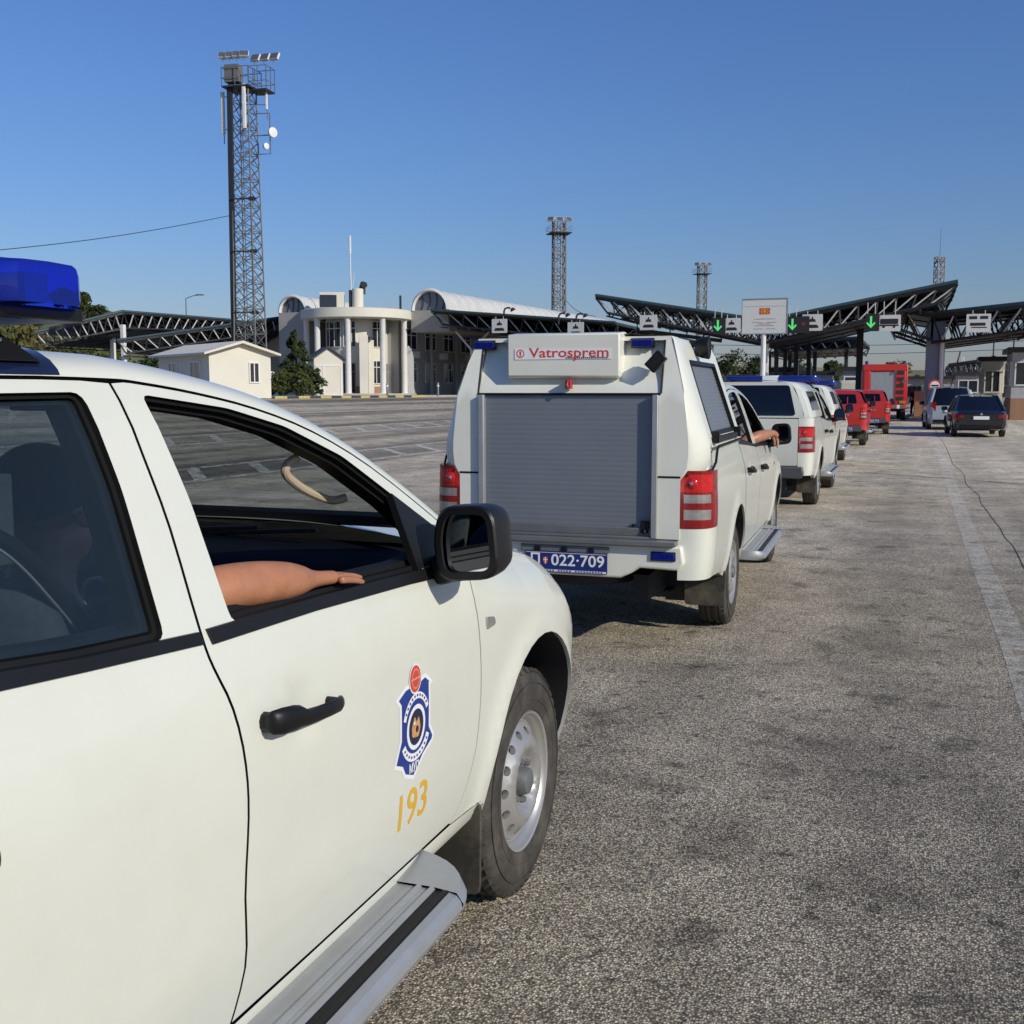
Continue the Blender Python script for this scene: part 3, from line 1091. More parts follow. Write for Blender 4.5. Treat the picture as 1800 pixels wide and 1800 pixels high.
def num_plate(root, M, txt, sub=True):
    """blue plate with white figures; M maps plate plane (x right, y up, z out) to the truck"""
    p = MB()
    p.prism(rounded([(-.26, -.065), (.26, -.065), (.26, .065), (-.26, .065)], .01, 2), lambda a, b, d: Vector((a, b, d)), -.004, .004, 0, M)
    po = p.build('number_plate', BLUEP, root)
    t = MB()
    text_polys(txt, .098, t, 0, M @ Matrix.Translation((.075, .010, .005)), .0012, .335, .0012)
    text_polys('П', .098, t, 0, M @ Matrix.Translation((-.195, .010, .005)), .0012, None, .0012)
    for a, b, c, d in ((-.254, .254, .056, .0585), (-.254, .254, -.0585, -.047) if sub else (-.254, .254, -.0585, -.056)):
        t.prism([(a, c), (b, c), (b, d), (a, d)], lambda x, y, q: Vector((x, y, q)), .004, .0052, 0, M)
    t.build('plate_figures', DECW, po)
    e = MB()
    e.prism([(-.145, .030), (-.115, .030), (-.115, .0), (-.13, -.018), (-.145, .0)], lambda x, y, q: Vector((x, y, q)), .004, .0055, 0, M)
    e.prism([(-.133, .028), (-.127, .028), (-.127, -.012), (-.133, -.012)], lambda x, y, q: Vector((x, y, q)), .0055, .0062, 1, M)
    e.prism([(-.143, .016), (-.117, .016), (-.117, .010), (-.143, .010)], lambda x, y, q: Vector((x, y, q)), .0055, .0060, 1, M)
    e.build('plate_crest', [DECR, DECW], po)
    if sub:
        s = MB()
        for i in range(26):
            if i in (9, 15):
                continue
            s.prism([(-.23 + i * .018, -.0565), (-.218 + i * .018, -.0565), (-.218 + i * .018, -.0490), (-.23 + i * .018, -.0490)], lambda x, y, q: Vector((x, y, q)), .0052, .0056, 0, M)
        s.build('plate_small_print', BLUEP, po)
    return po


REARM = frame((-4.30, 0, .58), (0, -1, 0), (0, 0, 1))

# ------------------------------------------------------------------ people
def skin_mesh(name, chains, m, parent, M=None, sub=2):
    """one continuous surface grown round chains of (x, y, z, radius); a chain may start on a named joint"""
    verts, rad, edges, roots = [], [], [], []
    names = {}
    for ch in chains:
        prev = None
        for it in ch:
            if isinstance(it, str):
                prev = names[it]
                continue
            p, nm = it[:4], it[4] if len(it) > 4 else None
            verts.append(p[:3])
            rad.append(p[3])
            i = len(verts) - 1
            if nm:
                names[nm] = i
            if prev is None:
                roots.append(i)
            else:
                edges.append((prev, i))
            prev = i
    me = bpy.data.meshes.new(name)
    me.from_pydata(verts, edges, [])
    me.materials.append(m)
    o = bpy.data.objects.new(name, me)
    COL.objects.link(o)
    o.parent = parent
    sk = o.modifiers.new('skin', 'SKIN')
    sk.use_smooth_shade = True
    sk.branch_smoothing = .4
    for i, r_ in enumerate(rad):
        d = me.skin_vertices[0].data[i]
        d.radius = (r_, r_)
        d.use_root = i in roots
    sb = o.modifiers.new('smooth', 'SUBSURF')
    sb.levels = sb.render_levels = sub
    return o


def person_in(truckM, name_label, base, pose, hand, shirt=CLOTH, detail=True):
    """seated passenger with the right arm on the window sill, in the truck's frame"""
    root = thing('person', name_label, 'person', truckM @ Vector(base), 0)
    root.rotation_euler = truckM.to_euler()
    B = Vector(base)

    def c(*a):
        return (a[0] - B.x, a[1] - B.y, a[2] - B.z) + tuple(a[3:])
    hx, hy = -1.55, -.40
    body = [
        [c(-1.56, hy, .80, .13, 'pelvis'), c(-1.58, hy, .95, .125), c(-1.585, hy, 1.10, .125, 'chest'), c(-1.575, hy, 1.20, .078), c(-1.565, hy, 1.275, .062), c(-1.545, hy, 1.345, .084, 'jaw'),
         c(-1.545, hy, 1.415, .108, 'brow'), c(-1.552, hy, 1.462, .094)],
        ['jaw', c(-1.465, hy, 1.33, .036)],
        ['brow', c(-1.452, hy, 1.40, .030), c(-1.430, hy, 1.378, .016)],
        ['brow', c(-1.55, hy - .095, 1.375, .016), c(-1.560, hy - .112, 1.378, .024)],
        ['brow', c(-1.55, hy + .095, 1.375, .016), c(-1.560, hy + .112, 1.378, .024)],
        ['chest', c(-1.585, hy - .13, 1.155, .072), c(-1.58, hy - .20, 1.165, .066)] + [c(*k) for k in pose],
        ['chest', c(-1.585, hy + .13, 1.155, .072), c(-1.57, hy + .21, 1.12, .06), c(-1.48, hy + .25, .93, .045), c(-1.35, hy + .20, .88, .042), c(-1.22, hy + .12, .88, .03), c(-1.14, hy + .10, .88, .034)],
        ['pelvis', c(-1.50, hy - .10, .77, .10), c(-1.28, hy - .11, .80, .085), c(-1.07, hy - .11, .82, .065), c(-1.0, hy - .11, .66, .055), c(-.95, hy - .11, .56, .045), c(-.85, hy - .11, .545, .04)],
        ['pelvis', c(-1.50, hy + .10, .77, .10), c(-1.28, hy + .11, .80, .085), c(-1.07, hy + .11, .82, .065), c(-1.0, hy + .11, .66, .055), c(-.95, hy + .11, .56, .045), c(-.85, hy + .11, .545, .04)],
    ] + [[c(*k) for k in f] for f in hand]
    skin_mesh('body', body, SKIN, root, None, 3 if detail else 2)
    sh = [
        [c(-1.56, hy, .83, .145, 'p'), c(-1.58, hy, .97, .145), c(-1.585, hy, 1.10, .142, 'ch'), c(-1.575, hy, 1.205, .085), c(-1.57, hy, 1.235, .066)],
        ['ch', c(-1.585, hy - .13, 1.155, .085), c(-1.58, hy - .20, 1.165, .078), c(-1.578, hy - .27, 1.185, .070)],
        ['ch', c(-1.585, hy + .13, 1.155, .085), c(-1.57, hy + .21, 1.12, .075), c(-1.53, hy + .235, 1.03, .064)],
    ]
    skin_mesh('shirt', sh, shirt, root)
    tr = [
        [c(-1.57, hy, .82, .14, 'p'), c(-1.50, hy - .10, .775, .112), c(-1.28, hy - .11, .80, .097), c(-1.07, hy - .11, .82, .076), c(-1.0, hy - .11, .66, .066), c(-.96, hy - .11, .58, .06)],
        ['p', c(-1.50, hy + .10, .775, .112), c(-1.28, hy + .11, .80, .097), c(-1.07, hy + .11, .82, .076), c(-1.0, hy + .11, .66, .066), c(-.96, hy + .11, .58, .06)],
    ]
    skin_mesh('trousers', tr, CLOTHK, root)
    h = MB()
    rows = []
    for i in range(9):
        a = PI / 2 * i / 8
        rows.append([Vector(c(-1.560 + (.102 * math.sin(a)) * math.cos(t), hy + .098 * math.sin(a) * math.sin(t),
                              1.428 + .096 * math.cos(a) - (.055 * (1 - math.cos(t)) * .5 if i == 8 else 0)))
                     for t in [2 * PI * j / 20 for j in range(21)]])
    h.grid(rows)
    h.build('hair', HAIR, root)
    e = MB()
    for sg in (-1, 1):
        e.lathe([(0, .011), (.008, .008), (.011, 0), (.008, -.008), (0, -.011)], 10, 0, Matrix.Translation(c(-1.452, hy + sg * .035, 1.405)))
    e.build('eyes', PLAST, root)
    return root


def stander(label, loc, rz, shirt, trousers, arm='down'):
    root = thing('person', label, 'person', loc, rz)
    body = [
        [(0, 0, .93, .12, 'pelvis'), (0, 0, 1.10, .115), (0, 0, 1.30, .125, 'chest'), (0, 0, 1.44, .06), (.01, 0, 1.52, .052), (.02, 0, 1.60, .075, 'head'), (.015, 0, 1.70, .078)],
        ['head', (.10, 0, 1.61, .018)],
        ['chest', (0, -.15, 1.38, .07), (0, -.20, 1.34, .058), (-.02, -.25, 1.10, .044), (.06, -.25, .88, .034), (.09, -.24, .79, .04), (.10, -.23, .72, .024)],
        ['chest', (0, .15, 1.38, .07), (0, .20, 1.34, .058), (-.02, .25, 1.10, .044), (.10, .22, .92, .034), (.15, .20, .85, .04), (.18, .18, .79, .024)],
        ['pelvis', (0, -.10, .86, .10), (.02, -.11, .48, .062), (0, -.12, .10, .045), (.13, -.13, .045, .04)],
        ['pelvis', (0, .10, .86, .10), (.06, .12, .48, .062), (.05, .13, .10, .045), (.18, .14, .045, .04)],
    ]
    skin_mesh('body', body, SKIN, root)
    skin_mesh('shirt', [[(0, 0, .96, .14, 'p'), (0, 0, 1.12, .135), (0, 0, 1.30, .142, 'c'), (0, 0, 1.43, .08)],
                        ['c', (0, -.15, 1.38, .085), (0, -.205, 1.33, .072), (-.015, -.24, 1.16, .06)], ['c', (0, .15, 1.38, .085), (0, .205, 1.33, .072), (-.015, .24, 1.16, .06)]], shirt, root)
    skin_mesh('trousers', [[(0, 0, .94, .135, 'p'), (0, -.10, .86, .115), (.02, -.11, .48, .08), (0, -.12, .12, .07)], ['p', (0, .10, .86, .115), (.06, .12, .48, .08), (.05, .13, .12, .07)]], trousers, root)
    h = MB()
    rows = []
    for i in range(6):
        a = PI / 2 * i / 5
        rows.append([Vector((.01 + .092 * math.sin(a) * math.cos(t), .088 * math.sin(a) * math.sin(t), 1.665 + .12 * math.cos(a))) for t in [2 * PI * j / 14 for j in range(15)]])
    h.grid(rows)
    h.build('hair', HAIR, root)
    return root


# ------------------------------------------------------------------ the queue of pickups
HEAD = R(20.2)


def truck_at(px, py, X, side_off, heading):
    """origin (front axle) of a truck whose point (X, right offset) on the ground stands at px, py"""
    fx, fy = math.sin(heading), math.cos(heading)
    rx, ry = math.cos(heading), -math.sin(heading)
    return (px - X * fx - side_off * rx, py - X * fy - side_off * ry, 0)


lead = pickup('pickup_truck', 'nearest white pickup with a blue and orange shield and the number 193 on its door', (-.762, 3.748, 0), HEAD, 'lead', WHITE,
              'white pickups waiting in the queue', window_open=True)
light_bar(lead, -1.86, 1.740, .722, .13, .066, .26, BLUEG)
st = MB()     # dark band over the roof under the light bar
rows = []
for X in (-1.93, -1.79):
    g = lerp_tab(X, [p[0] for p in GS], [p[1] for p in GS])
    y0 = side_y(X, g) - .004
    yr = side_y(X, g) - .078
    crown = lerp_tab(X, [-2.46, -2.2, -1.7, -1.3], [1.668, 1.70, 1.712, 1.70])
    sec = [(y0, g + .003), (y0 - .004, g + .012), (y0 - .02, g + .028), (y0 - .045, g + .042), (yr, g + .0485)] + \
          [(yr * j / 10, g + .047 + (crown - g - .047) * (1 - (j / 10) ** 2.4) + .002) for j in range(9, 4, -1)]
    rows.append([Vector((X, -y - .001, z + .0025)) for y, z in sec])
st.grid(rows)
st.build('roof_band', mat('gloss_navy', (.010, .014, .04), .12, coat=.8), lead)

# shield and number on the front door (decals a fraction of a millimetre proud of the paint)
OUT = [(-.956, .927), (-1.01, .906), (-.987, .883), (-.984, .801), (-1.015, .743), (-.972, .726), (-.956, .702), (-.904, .683), (-.85, .724), (-.794, .748),
       (-.788, .766), (-.812, .796), (-.815, .899), (-.798, .903), (-.843, .934), (-.872, .929)]
em = MB()


def lay(poly, lift, mi, holes=()):
    em.panel(poly, list(holes), lambda a, b, o: SR(a, b, o), .02, (0, -1, 0), -lift, 0, mi)


lay(OUT, .0008, 0)
lay(inset(OUT, .010), .0014, 1)
cx, cz = -.897, .813
lay(ellipse(cx, cz, .052, .056, 28), .0020, 0, [ellipse(cx, cz, .041, .045, 28)])
lay(ellipse(cx, cz, .040, .044, 24), .0018, 4)


def arc_band(cx, cz, r0x, r0z, r1x, r1z, a0, a1, n=14):
    return ellipse(cx, cz, r1x, r1z, n, R(a0), R(a1)) + ellipse(cx, cz, r0x, r0z, n, R(a1), R(a0))


lay(arc_band(cx, cz + .004, .062, .066, .076, .082, 25, 160), .0020, 0)
lay(arc_band(cx, cz - .004, .066, .060, .084, .080, 205, 335), .0020, 0)
for a in range(38, 150, 12):      # lettering on the upper ribbon
    t = R(a)
    lay(ellipse(cx + .069 * math.cos(t), cz + .004 + .074 * math.sin(t), .0045, .0038, 6), .0026, 1)
for a in range(216, 326, 12):
    t = R(a)
    lay(ellipse(cx + .075 * math.cos(t), cz - .004 + .070 * math.sin(t), .0045, .0038, 6), .0026, 1)
# orange figure in the middle: a flame over a ball
lay(rounded([(cx - .022, cz - .022), (cx + .014, cz - .028), (cx + .024, cz - .004), (cx + .012, cz + .026), (cx + .002, cz + .010), (cx - .010, cz + .030), (cx - .026, cz + .004)], .008, 3), .0024, 3)
lay(ellipse(cx + .004, cz - .006, .008, .009, 10), .0030, 4)
lay(ellipse(cx - .012, cz + .012, .005, .005, 8), .0030, 0)
# red disc on the top of the shield
lay(ellipse(-.903, .934, .034, .037, 24), .0022, 0)
lay(ellipse(-.903, .934, .030, .033, 24), .0028, 2)
lay(ellipse(-.903, .934, .022, .025, 20), .0034, 5, [ellipse(-.903, .934, .018, .021, 20)])
lay([(-.930, .932), (-.876, .932), (-.876, .937), (-.930, .937)], .0036, 5)
fd = [o for o in COL.objects if o.parent == lead and o.name.startswith('door')][0]
eo = em.build('shield_emblem', [DECW, DECB, DECR, DECO, mat('decal_dark', (.02, .025, .06), .4), mat('decal_pale_red', (.72, .28, .2), .4)], fd)


def door_text(txt, X, z, size, width, lift, m, name, shear=0., bold=0.):
    t = MB()
    text_polys(txt, size, t, 0, None, .0003, width, bold, .012)
    t.v = [SR(X + p.x, z + p.y + shear * p.x, -(lift + p.z)) for p in t.v]
    return t.build(name, m, fd)


door_text('МУП', -.905, .713, .032, .052, .0022, DECW, 'emblem_letters', -.06, .0004)
door_text('193', -.905, .612, .128, .160, .0008, DECY, 'door_number', -.03, .0012)

armp = [(-1.60, -.64, 1.19, .055), (-1.625, -.695, 1.212, .046), (-1.60, -.735, 1.240, .046), (-1.53, -.765, 1.248, .050), (-1.45, -.789, 1.247, .050), (-1.385, -.805, 1.243, .047), (-1.33, -.818, 1.238, .041),
        (-1.292, -.824, 1.234, .031), (-1.268, -.828, 1.231, .021), (-1.235, -.832, 1.228, .0175), (-1.20, -.836, 1.225, .0165), (-1.172, -.838, 1.222, .0145)]
fing = []
for k, (dy, L, dz) in enumerate(((-.021, .090, -.004), (-.007, .108, .002), (.008, .104, .003), (.021, .086, .001))):
    y = -.836 + dy
    fing.append([(-1.195, y, 1.222 + dz * .5, .0090), (-1.195 + L * .42, y + dy * .1, 1.219 + dz, .0086), (-1.195 + L * .75, y + dy * .15, 1.213 + dz, .0078), (-1.195 + L, y + dy * .15, 1.2065 + dz, .0064), (-1.195 + L * 1.14, y + dy * .15, 1.2035 + dz, .0042)])
fing.append([(-1.245, -.812, 1.224, .0115), (-1.215, -.800, 1.220, .0105), (-1.18, -.795, 1.215, .0090), (-1.152, -.795, 1.211, .0062)])
ML = Matrix.Translation(lead.location) @ Matrix.Rotation(PI / 2 - HEAD, 4, 'Z')
person_in(ML, 'passenger of the nearest pickup resting a bare forearm on the open window', (-1.56, -.40, .74), armp, fing)

# ---- second vehicle: pickup with a service body and roller shutter
BH = R(18.6)
bx = truck_at(.733, 7.90, -3.0, 0, BH)
boxt = pickup('pickup_truck', 'white service pickup with a grey roller shutter and plate 022-709', bx, BH, 'box', WHITE, 'white pickups waiting in the queue', window_open=True)


def service_body(root):
    e = MB()
    zs = [1.10, 1.125, 1.17, 1.24, 1.31, 1.38, 1.5, 1.64, 1.8, 1.93, 1.955]
    Yr = [.695, .712, .735, .744, .744, .738, .725, .708, .665, .628, .612]
    Xr = [-4.252, -4.252, -4.252, -4.252, -4.252, -4.252, -4.252, -4.24, -4.19, -4.15, -4.135]
    Yc = [.80, .81, .835, .848, .845, .825, .785, .738, .685, .642, .615]

    def sidey(z):
        return lerp_tab(z, zs, Yc)
    # sides: from the rounded rear post to the cab
    q = MB()
    rows = []
    for z, a, b, x in zip(zs, Yr, Yc, Xr):
        xf = max(-4.06, x + .05)
        rows.append([Vector((x, -a, z)), Vector((x + .008, -(a + (b - a) * .2), z)), Vector((x + .05, -(a + (b - a) * .62), z)), Vector((x + .12, -(a + (b - a) * .93), z)), Vector((x + .19, -b, z))])
    q.grid(rows, 0, True)
    side = [(-4.00, 1.285), (-2.62, 1.285), (-2.66, 1.95), (-3.94, 1.95)]
    q.panel(side, [rounded([(-3.93, 1.355), (-2.80, 1.355), (-2.84, 1.815), (-3.90, 1.815)], .02)], lambda a, b, o: Vector((a, -(sidey(b) - o), b)), .08, (0, -1, 0), 0, .03)
    # strip between the rear post and the side panel, over the falling bed rail
    rows = [[Vector((x + .19, -b, z)), Vector((lerp_tab(z, [1.285, 1.95], [-4.0, -3.94]), -b, z))] for z, b, x in zip(zs, Yc, Xr) if z > 1.25]
    q.grid(rows)
    # seam over the bed
    q.tube([(-4.25, -.735, 1.128), (-4.20, -.80, 1.135), (-4.10, -.865, 1.155), (-4.04, -.878, 1.20), (-3.95, -.872, 1.272), (-3.86, -.866, 1.287), (-2.62, -.86, 1.290)], .008, 6, 1)
    sd = []
    for mb in both(q):
        sd.append(mb.build('body_side', [WHITE2, RUBBER], root))
    for i, s_ in enumerate(sd):
        def fx(mb):
            return mb if i == 0 else mb.mirrored()
        w = MB()
        rows = []
        for k in range(60):       # slats of the side shutter
            z = 1.355 + .46 * k / 59
            rows.append([Vector((x, -(sidey(z) - .022 - .003 * (k % 3 == 0)), z)) for x in (-3.93, -2.79)])
        w.grid(rows, 0, False)
        fx(w).build('side_shutter', SHUT, s_)
        fr = MB()
        hole = rounded([(-3.93, 1.355), (-2.80, 1.355), (-2.84, 1.815), (-3.90, 1.815)], .02)
        fr.panel(inset(hole, -.004), [inset(hole, .020)], lambda a, b, o: Vector((a, -(sidey(b) - o), b)), .1, (0, -1, 0), -.004, .03)
        fr.box((-3.37, -(sidey(1.33) + .012), 1.328), (1.20, .03, .034))
        for x in (-3.90, -2.86):
            fr.box((x, -(sidey(1.35) + .02), 1.345), (.06, .05, .07))
        fx(fr).build('shutter_frame', PLAST, s_)
        sp = MB()
        sp.lathe([(.0, -.04), (.05, -.035), (.065, .0), (.075, .05), (.07, .055), (.06, .048), (0, .045)], 16, 0, Matrix.Translation((-3.55, -.70, 1.905)) @ Matrix.Rotation(PI / 2, 4, 'X'))
        sp.box((-3.55, -.655, 1.93), (.05, .08, .04))
        fx(sp).build('scene_lamp', PLAST, s_, bevel=.004)
    # roof and front
    r = MB()
    rows = []
    for x in (-4.135, -4.0, -3.4, -2.66, -2.60):
        rows.append([Vector((x, .614 * j / 10, 1.954 + .022 * (1 - (abs(j) / 10) ** 3) - (.02 if x > -2.63 else 0))) for j in range(-10, 11)])
    r.grid(rows)
    r.add([(-2.60, -.60, 1.954), (-2.60, .60, 1.954), (-2.60, .86, 1.28), (-2.60, -.86, 1.28)], [(0, 1, 2, 3)], 0, False)
    r.build('body_roof', WHITE2, root)
    # rear: frame round the shutter
    def yrear(z):
        return lerp_tab(z, [.74, 1.10] + zs[1:], [.70, .70] + Yr[1:])

    def xrear(z):
        return lerp_tab(z, [1.6, 1.955], [-4.252, -4.135])
    zc = [.745, 1.10, 1.17, 1.24, 1.31, 1.45, 1.60, 1.80, 1.955]
    outer = [(-yrear(z), z) for z in zc] + [(yrear(z), z) for z in zc[::-1]]
    f = MB()
    hole = [(-.565, .748), (.565, .748), (.565, 1.605), (-.565, 1.605)]
    hole2 = [(-.58, 1.612), (.58, 1.612), (.575, 1.93), (-.575, 1.93)]
    f.panel(outer, [hole, hole2], lambda a, b, o: Vector((xrear(b) + o, a, b)), .08, (-1, 0, 0), 0, .04)
    for sg in (-1, 1):
        f.tube([(-4.250, sg * .565, 1.118), (-4.250, sg * .70, 1.118)], .007, 6, 1)
        f.tube([(xrear(z) + .004, sg * .578, z) for z in (1.612, 1.75, 1.93)], .007, 6, 1)
    f.tube([(-4.25, -.575, 1.609), (-4.25, .575, 1.609)], .007, 6, 1)
    # recessed upper panel
    f.panel([(-.575, 1.612), (.575, 1.612), (.572, 1.93), (-.572, 1.93)], [], lambda a, b, o: Vector((xrear(b) + .012 + .06 * max(0, (b - 1.66)) / .29 + o, a, b)), .1, (-1, 0, 0), 0, 0)
    f.build('rear_frame', [WHITE2, RUBBER], root)
    sh = MB()
    rows = []
    n = 26
    for i in range(n):
        z0 = .80 + .80 * i / n
        h = .80 / n
        for t, d in ((0, .0005), (.16, .0), (.5, -.0003), (.84, 0), (.998, .0005)):
            rows.append([Vector((-4.237 + d, y, z0 + h * t)) for y in (-.53, .53)])
    sh.grid(rows, 0, False)
    so = sh.build('roller_shutter', SHUT, root)
    bb = MB()
    bb.box((-4.240, 0, .782), (.03, 1.06, .05))
    bb.tube([(-4.25, -.49, .80), (-4.265, -.49, .79), (-4.265, -.49, .77)], .012, 6, 1)
    bb.box((-4.252, -.49, .815), (.02, .05, .075), 1)
    bb.box((-4.246, -.42, .82), (.02, .02, .02), 1)
    bb.build('bottom_bar', [ALUDARK, PLAST], so, bevel=.004)
    rl = MB()
    for sg in (-1, 1):
        rl.box((-4.256, sg * .548, 1.177), (.05, .034, .855))
    rl.build('shutter_rail', ALU, root, bevel=.003)
    # box on top with the sign, its latch
    tb = MB()
    prof = [(xrear(1.70) - .012, 1.705), (-4.26, 1.715), (-4.262, 1.97), (-4.10, 1.985), (-4.0, 1.975), (-4.05, 1.72)]
    tb.prism(prof, lambda a, b, d: Vector((a, d, b)), -.325, .378)
    to = tb.build('sign_box', WHITE2, root, bevel=.008)
    M = frame((-4.2635, .026, 1.85), (0, -1, 0), (0, 0, 1))
    sg_ = MB()
    sg_.prism([(-.305, -.032), (.305, -.032), (.305, .034), (-.305, .034)], lambda a, b, d: Vector((a, b, d)), 0, .0008, 0, M)
    sto = sg_.build('sign_strip', DECW, to)
    t1 = MB()
    text_polys('Vatrosprem', .082, t1, 0, M @ Matrix.Translation((.04, .006, .0012)), .0004, .50, .0012)
    t1.build('sign_letters', DECR, sto)
    t2 = MB()
    for i in range(22):
        t2.prism([(.02 + i * .012, -.029), (.028 + i * .012, -.029), (.028 + i * .012, -.020), (.02 + i * .012, -.020)], lambda a, b, d: Vector((a, b, d)), .0008, .0014, 0, M)
    t2.build('sign_small_print', mat('decal_black', (.03, .03, .03), .5), sto)
    t3 = MB()
    t3.prism(ellipse(-.268, .004, .026, .026, 20), lambda a, b, d: Vector((a, b, d)), .0008, .0012, 0, M)
    t3.prism(ellipse(-.268, .004, .019, .019, 20), lambda a, b, d: Vector((a, b, d)), .0012, .0016, 1, M)
    t3.prism([(-.272, -.012), (-.264, -.012), (-.262, .014), (-.268, .022), (-.274, .014)], lambda a, b, d: Vector((a, b, d)), .0016, .002, 0, M)
    t3.build('sign_badge', [DECR, DECW], sto)
    la = MB()
    la.box((-4.262, -.015, 1.668), (.05, .035, .055))
    la.box((-4.285, -.015, 1.655), (.03, .02, .02))
    la.tube([(-4.285, -.015, 1.69), (-4.30, -.012, 1.66), (-4.295, -.018, 1.64)], .007, 6)
    la.build('latch', mat('latch_red', (.35, .03, .03), .4), root, bevel=.003)
    wl = MB()
    Mw = frame((-4.225, -.545, 1.80), (0, -.72, -.69), (0, -.69, .72))
    wl.box((0, 0, .03), (.075, .115, .05), 0, Mw)
    wl.box((0, 0, .057), (.06, .098, .006), 1, Mw)
    for k in range(3):
        wl.box((0, -.03 + .03 * k, -.002), (.07, .008, .02), 0, Mw)
    wl.tube([(-4.20, -.50, 1.77), (-4.225, -.53, 1.79)], .012, 6)
    wl.build('work_lamp', [PLAST, G_DARK], root, bevel=.004)
    for y0 in (.57, -.44):
        s = MB()
        s.box((xrear(1.915) - .002, y0, 1.915), (.035, .13, .045), 0, None, Matrix.Rotation(R(-15), 3, 'Y'))
        s.box((xrear(1.915) + .012, y0, 1.915), (.03, .145, .058), 1, None, Matrix.Rotation(R(-15), 3, 'Y'))
        s.build('strobe_lamp', [BLUEL, PLAST], root, bevel=.004)
    # step bumper with plate
    b = MB()
    prof = [(-.72, .708), (.72, .708), (.735, .60), (.69, .56), (.47, .568), (.42, .535), (.349, .50), (-.349, .50), (-.42, .535), (-.47, .568), (-.69, .56), (-.735, .60)]
    b.prism(prof, lambda a, c_, d: Vector((d, a, c_)), -4.15, -4.280)
    bo = b.build('rear_bumper', WHITE2, root, bevel=.014)
    p = MB()
    p.box((-4.245, 0, .724), (.17, 1.38, .030))
    p.box((-4.252, 0, .748), (.05, 1.10, .018))
    p.build('step_plate', ALUDARK, bo, bevel=.004)
    p = MB()
    p.box((-4.275, 0, .665), (.04, .56, .04))
    for yy in (-.17, 0, .17):
        p.box((-4.292, yy, .664), (.02, .04, .028), 1)
    p.build('plate_lamp_housing', [ALUDARK, PLAST], bo, bevel=.004)
    num_plate(root, frame((-4.297, -.012, .582), (0, -1, 0), (0, 0, 1)), '022·709')
    for y0 in (-.61, .61):
        s = MB()
        s.box((-4.288, y0, .645), (.016, .135, .042), 0)
        s.box((-4.283, y0, .645), (.014, .15, .056), 1)
        s.build('strobe_lamp', [BLUEL, PLAST], root, bevel=.004)
    return root


service_body(boxt)
MB_ = Matrix.Translation(Vector(bx)) @ Matrix.Rotation(PI / 2 - BH, 4, 'Z')
arm2 = [(-1.55, -.72, 1.19, .058), (-1.47, -.83, 1.245, .052), (-1.43, -.86, 1.257, .050), (-1.33, -.885, 1.262, .050), (-1.23, -.91, 1.268, .040), (-1.13, -.94, 1.275, .028), (-1.085, -.955, 1.262, .031), (-1.055, -.965, 1.235, .030)]
f2 = []
for k, (dx, L) in enumerate(((-.026, .072), (-.008, .082), (.01, .078), (.026, .064))):
    f2.append([(-1.05 + dx, -.967, 1.23, .0098), (-1.045 + dx, -.976, 1.23 - L * .45, .0094), (-1.052 + dx, -.978, 1.23 - L * .8, .0086), (-1.058 + dx, -.974, 1.23 - L * 1.08, .006)])
f2.append([(-1.105, -.94, 1.24, .012), (-1.115, -.955, 1.205, .011), (-1.118, -.958, 1.165, .008)])
person_in(MB_, 'passenger of the service pickup with a forearm hanging out of the window by the mirror', (-1.56, -.40, .74), arm2, f2, detail=False)


STEPB = mat('grey_step_bumper', (.09, .09, .095), .5, metal=.2, var=.15)


# ---- two white pickups with hard tops and light bars
def hardtop(root, paint):
    zs = [1.275, 1.33, 1.5, 1.66, 1.72, 1.755]
    ys = [.86, .85, .79, .72, .67, .58]
    t = MB()
    xr = [-4.20, -4.195, -4.15, -4.10, -4.075, -4.03]
    for sg in (-1, 1):
        rows = []
        for z, y, x in zip(zs, ys, xr):
            rows.append([Vector((x, sg * (y - .10), z)), Vector((x + .02, sg * (y - .03), z)), Vector((x + .10, sg * y, z)), Vector((-3.4, sg * y, z)), Vector((-2.62, sg * y, z))])
        t.grid(rows)
    rows = []
    for x in (-4.03, -3.9, -3.3, -2.62):
        yy = .58 - (.10 if x < -4.0 else 0)
        rows.append([Vector((x, yy * j / 8, 1.755 + .03 * (1 - abs(j / 8) ** 2.5))) for j in range(-8, 9)])
    t.grid(rows)
    outer = [(-.76, 1.275), (-.69, 1.5), (-.57, 1.72), (-.48, 1.757), (.48, 1.757), (.57, 1.72), (.69, 1.5), (.76, 1.275)]
    hole = rounded([(-.63, 1.315), (-.53, 1.70), (.53, 1.70), (.63, 1.315)], .03)

    def fr(a, b, o):
        return Vector((lerp_tab(b, zs, xr) + o, a, b))
    t.panel(outer, [hole], fr, .1, (-1, 0, 0), 0, .02)
    t.add([(-2.62, -.86, 1.275), (-2.62, .86, 1.275), (-2.62, .58, 1.755), (-2.62, -.58, 1.755)], [(0, 1, 2, 3)], 0, False)
    to = t.build('hard_top', paint, root)
    g = MB()
    g.panel(inset(hole, -.012), [], fr, .2, (-1, 0, 0), -.006, .01)
    g.build('hatch_window', G_BLACK, to)
    for sg in (-1, 1):
        w = MB()
        hole2 = rounded([(-3.95, 1.37), (-2.85, 1.37), (-2.85, 1.63), (-3.88, 1.63)], .04)
        w.panel(hole2, [], lambda a, b, o: Vector((a, -(lerp_tab(b, zs, ys) - o), b)), .2, (0, -1, 0), -.005, .006)
        (w if sg < 0 else w.mirrored()).build('side_window', G_BLACK, to)


G_BLACK = mat('black_window', (.004, .004, .006), .06, coat=.5, var=.1)


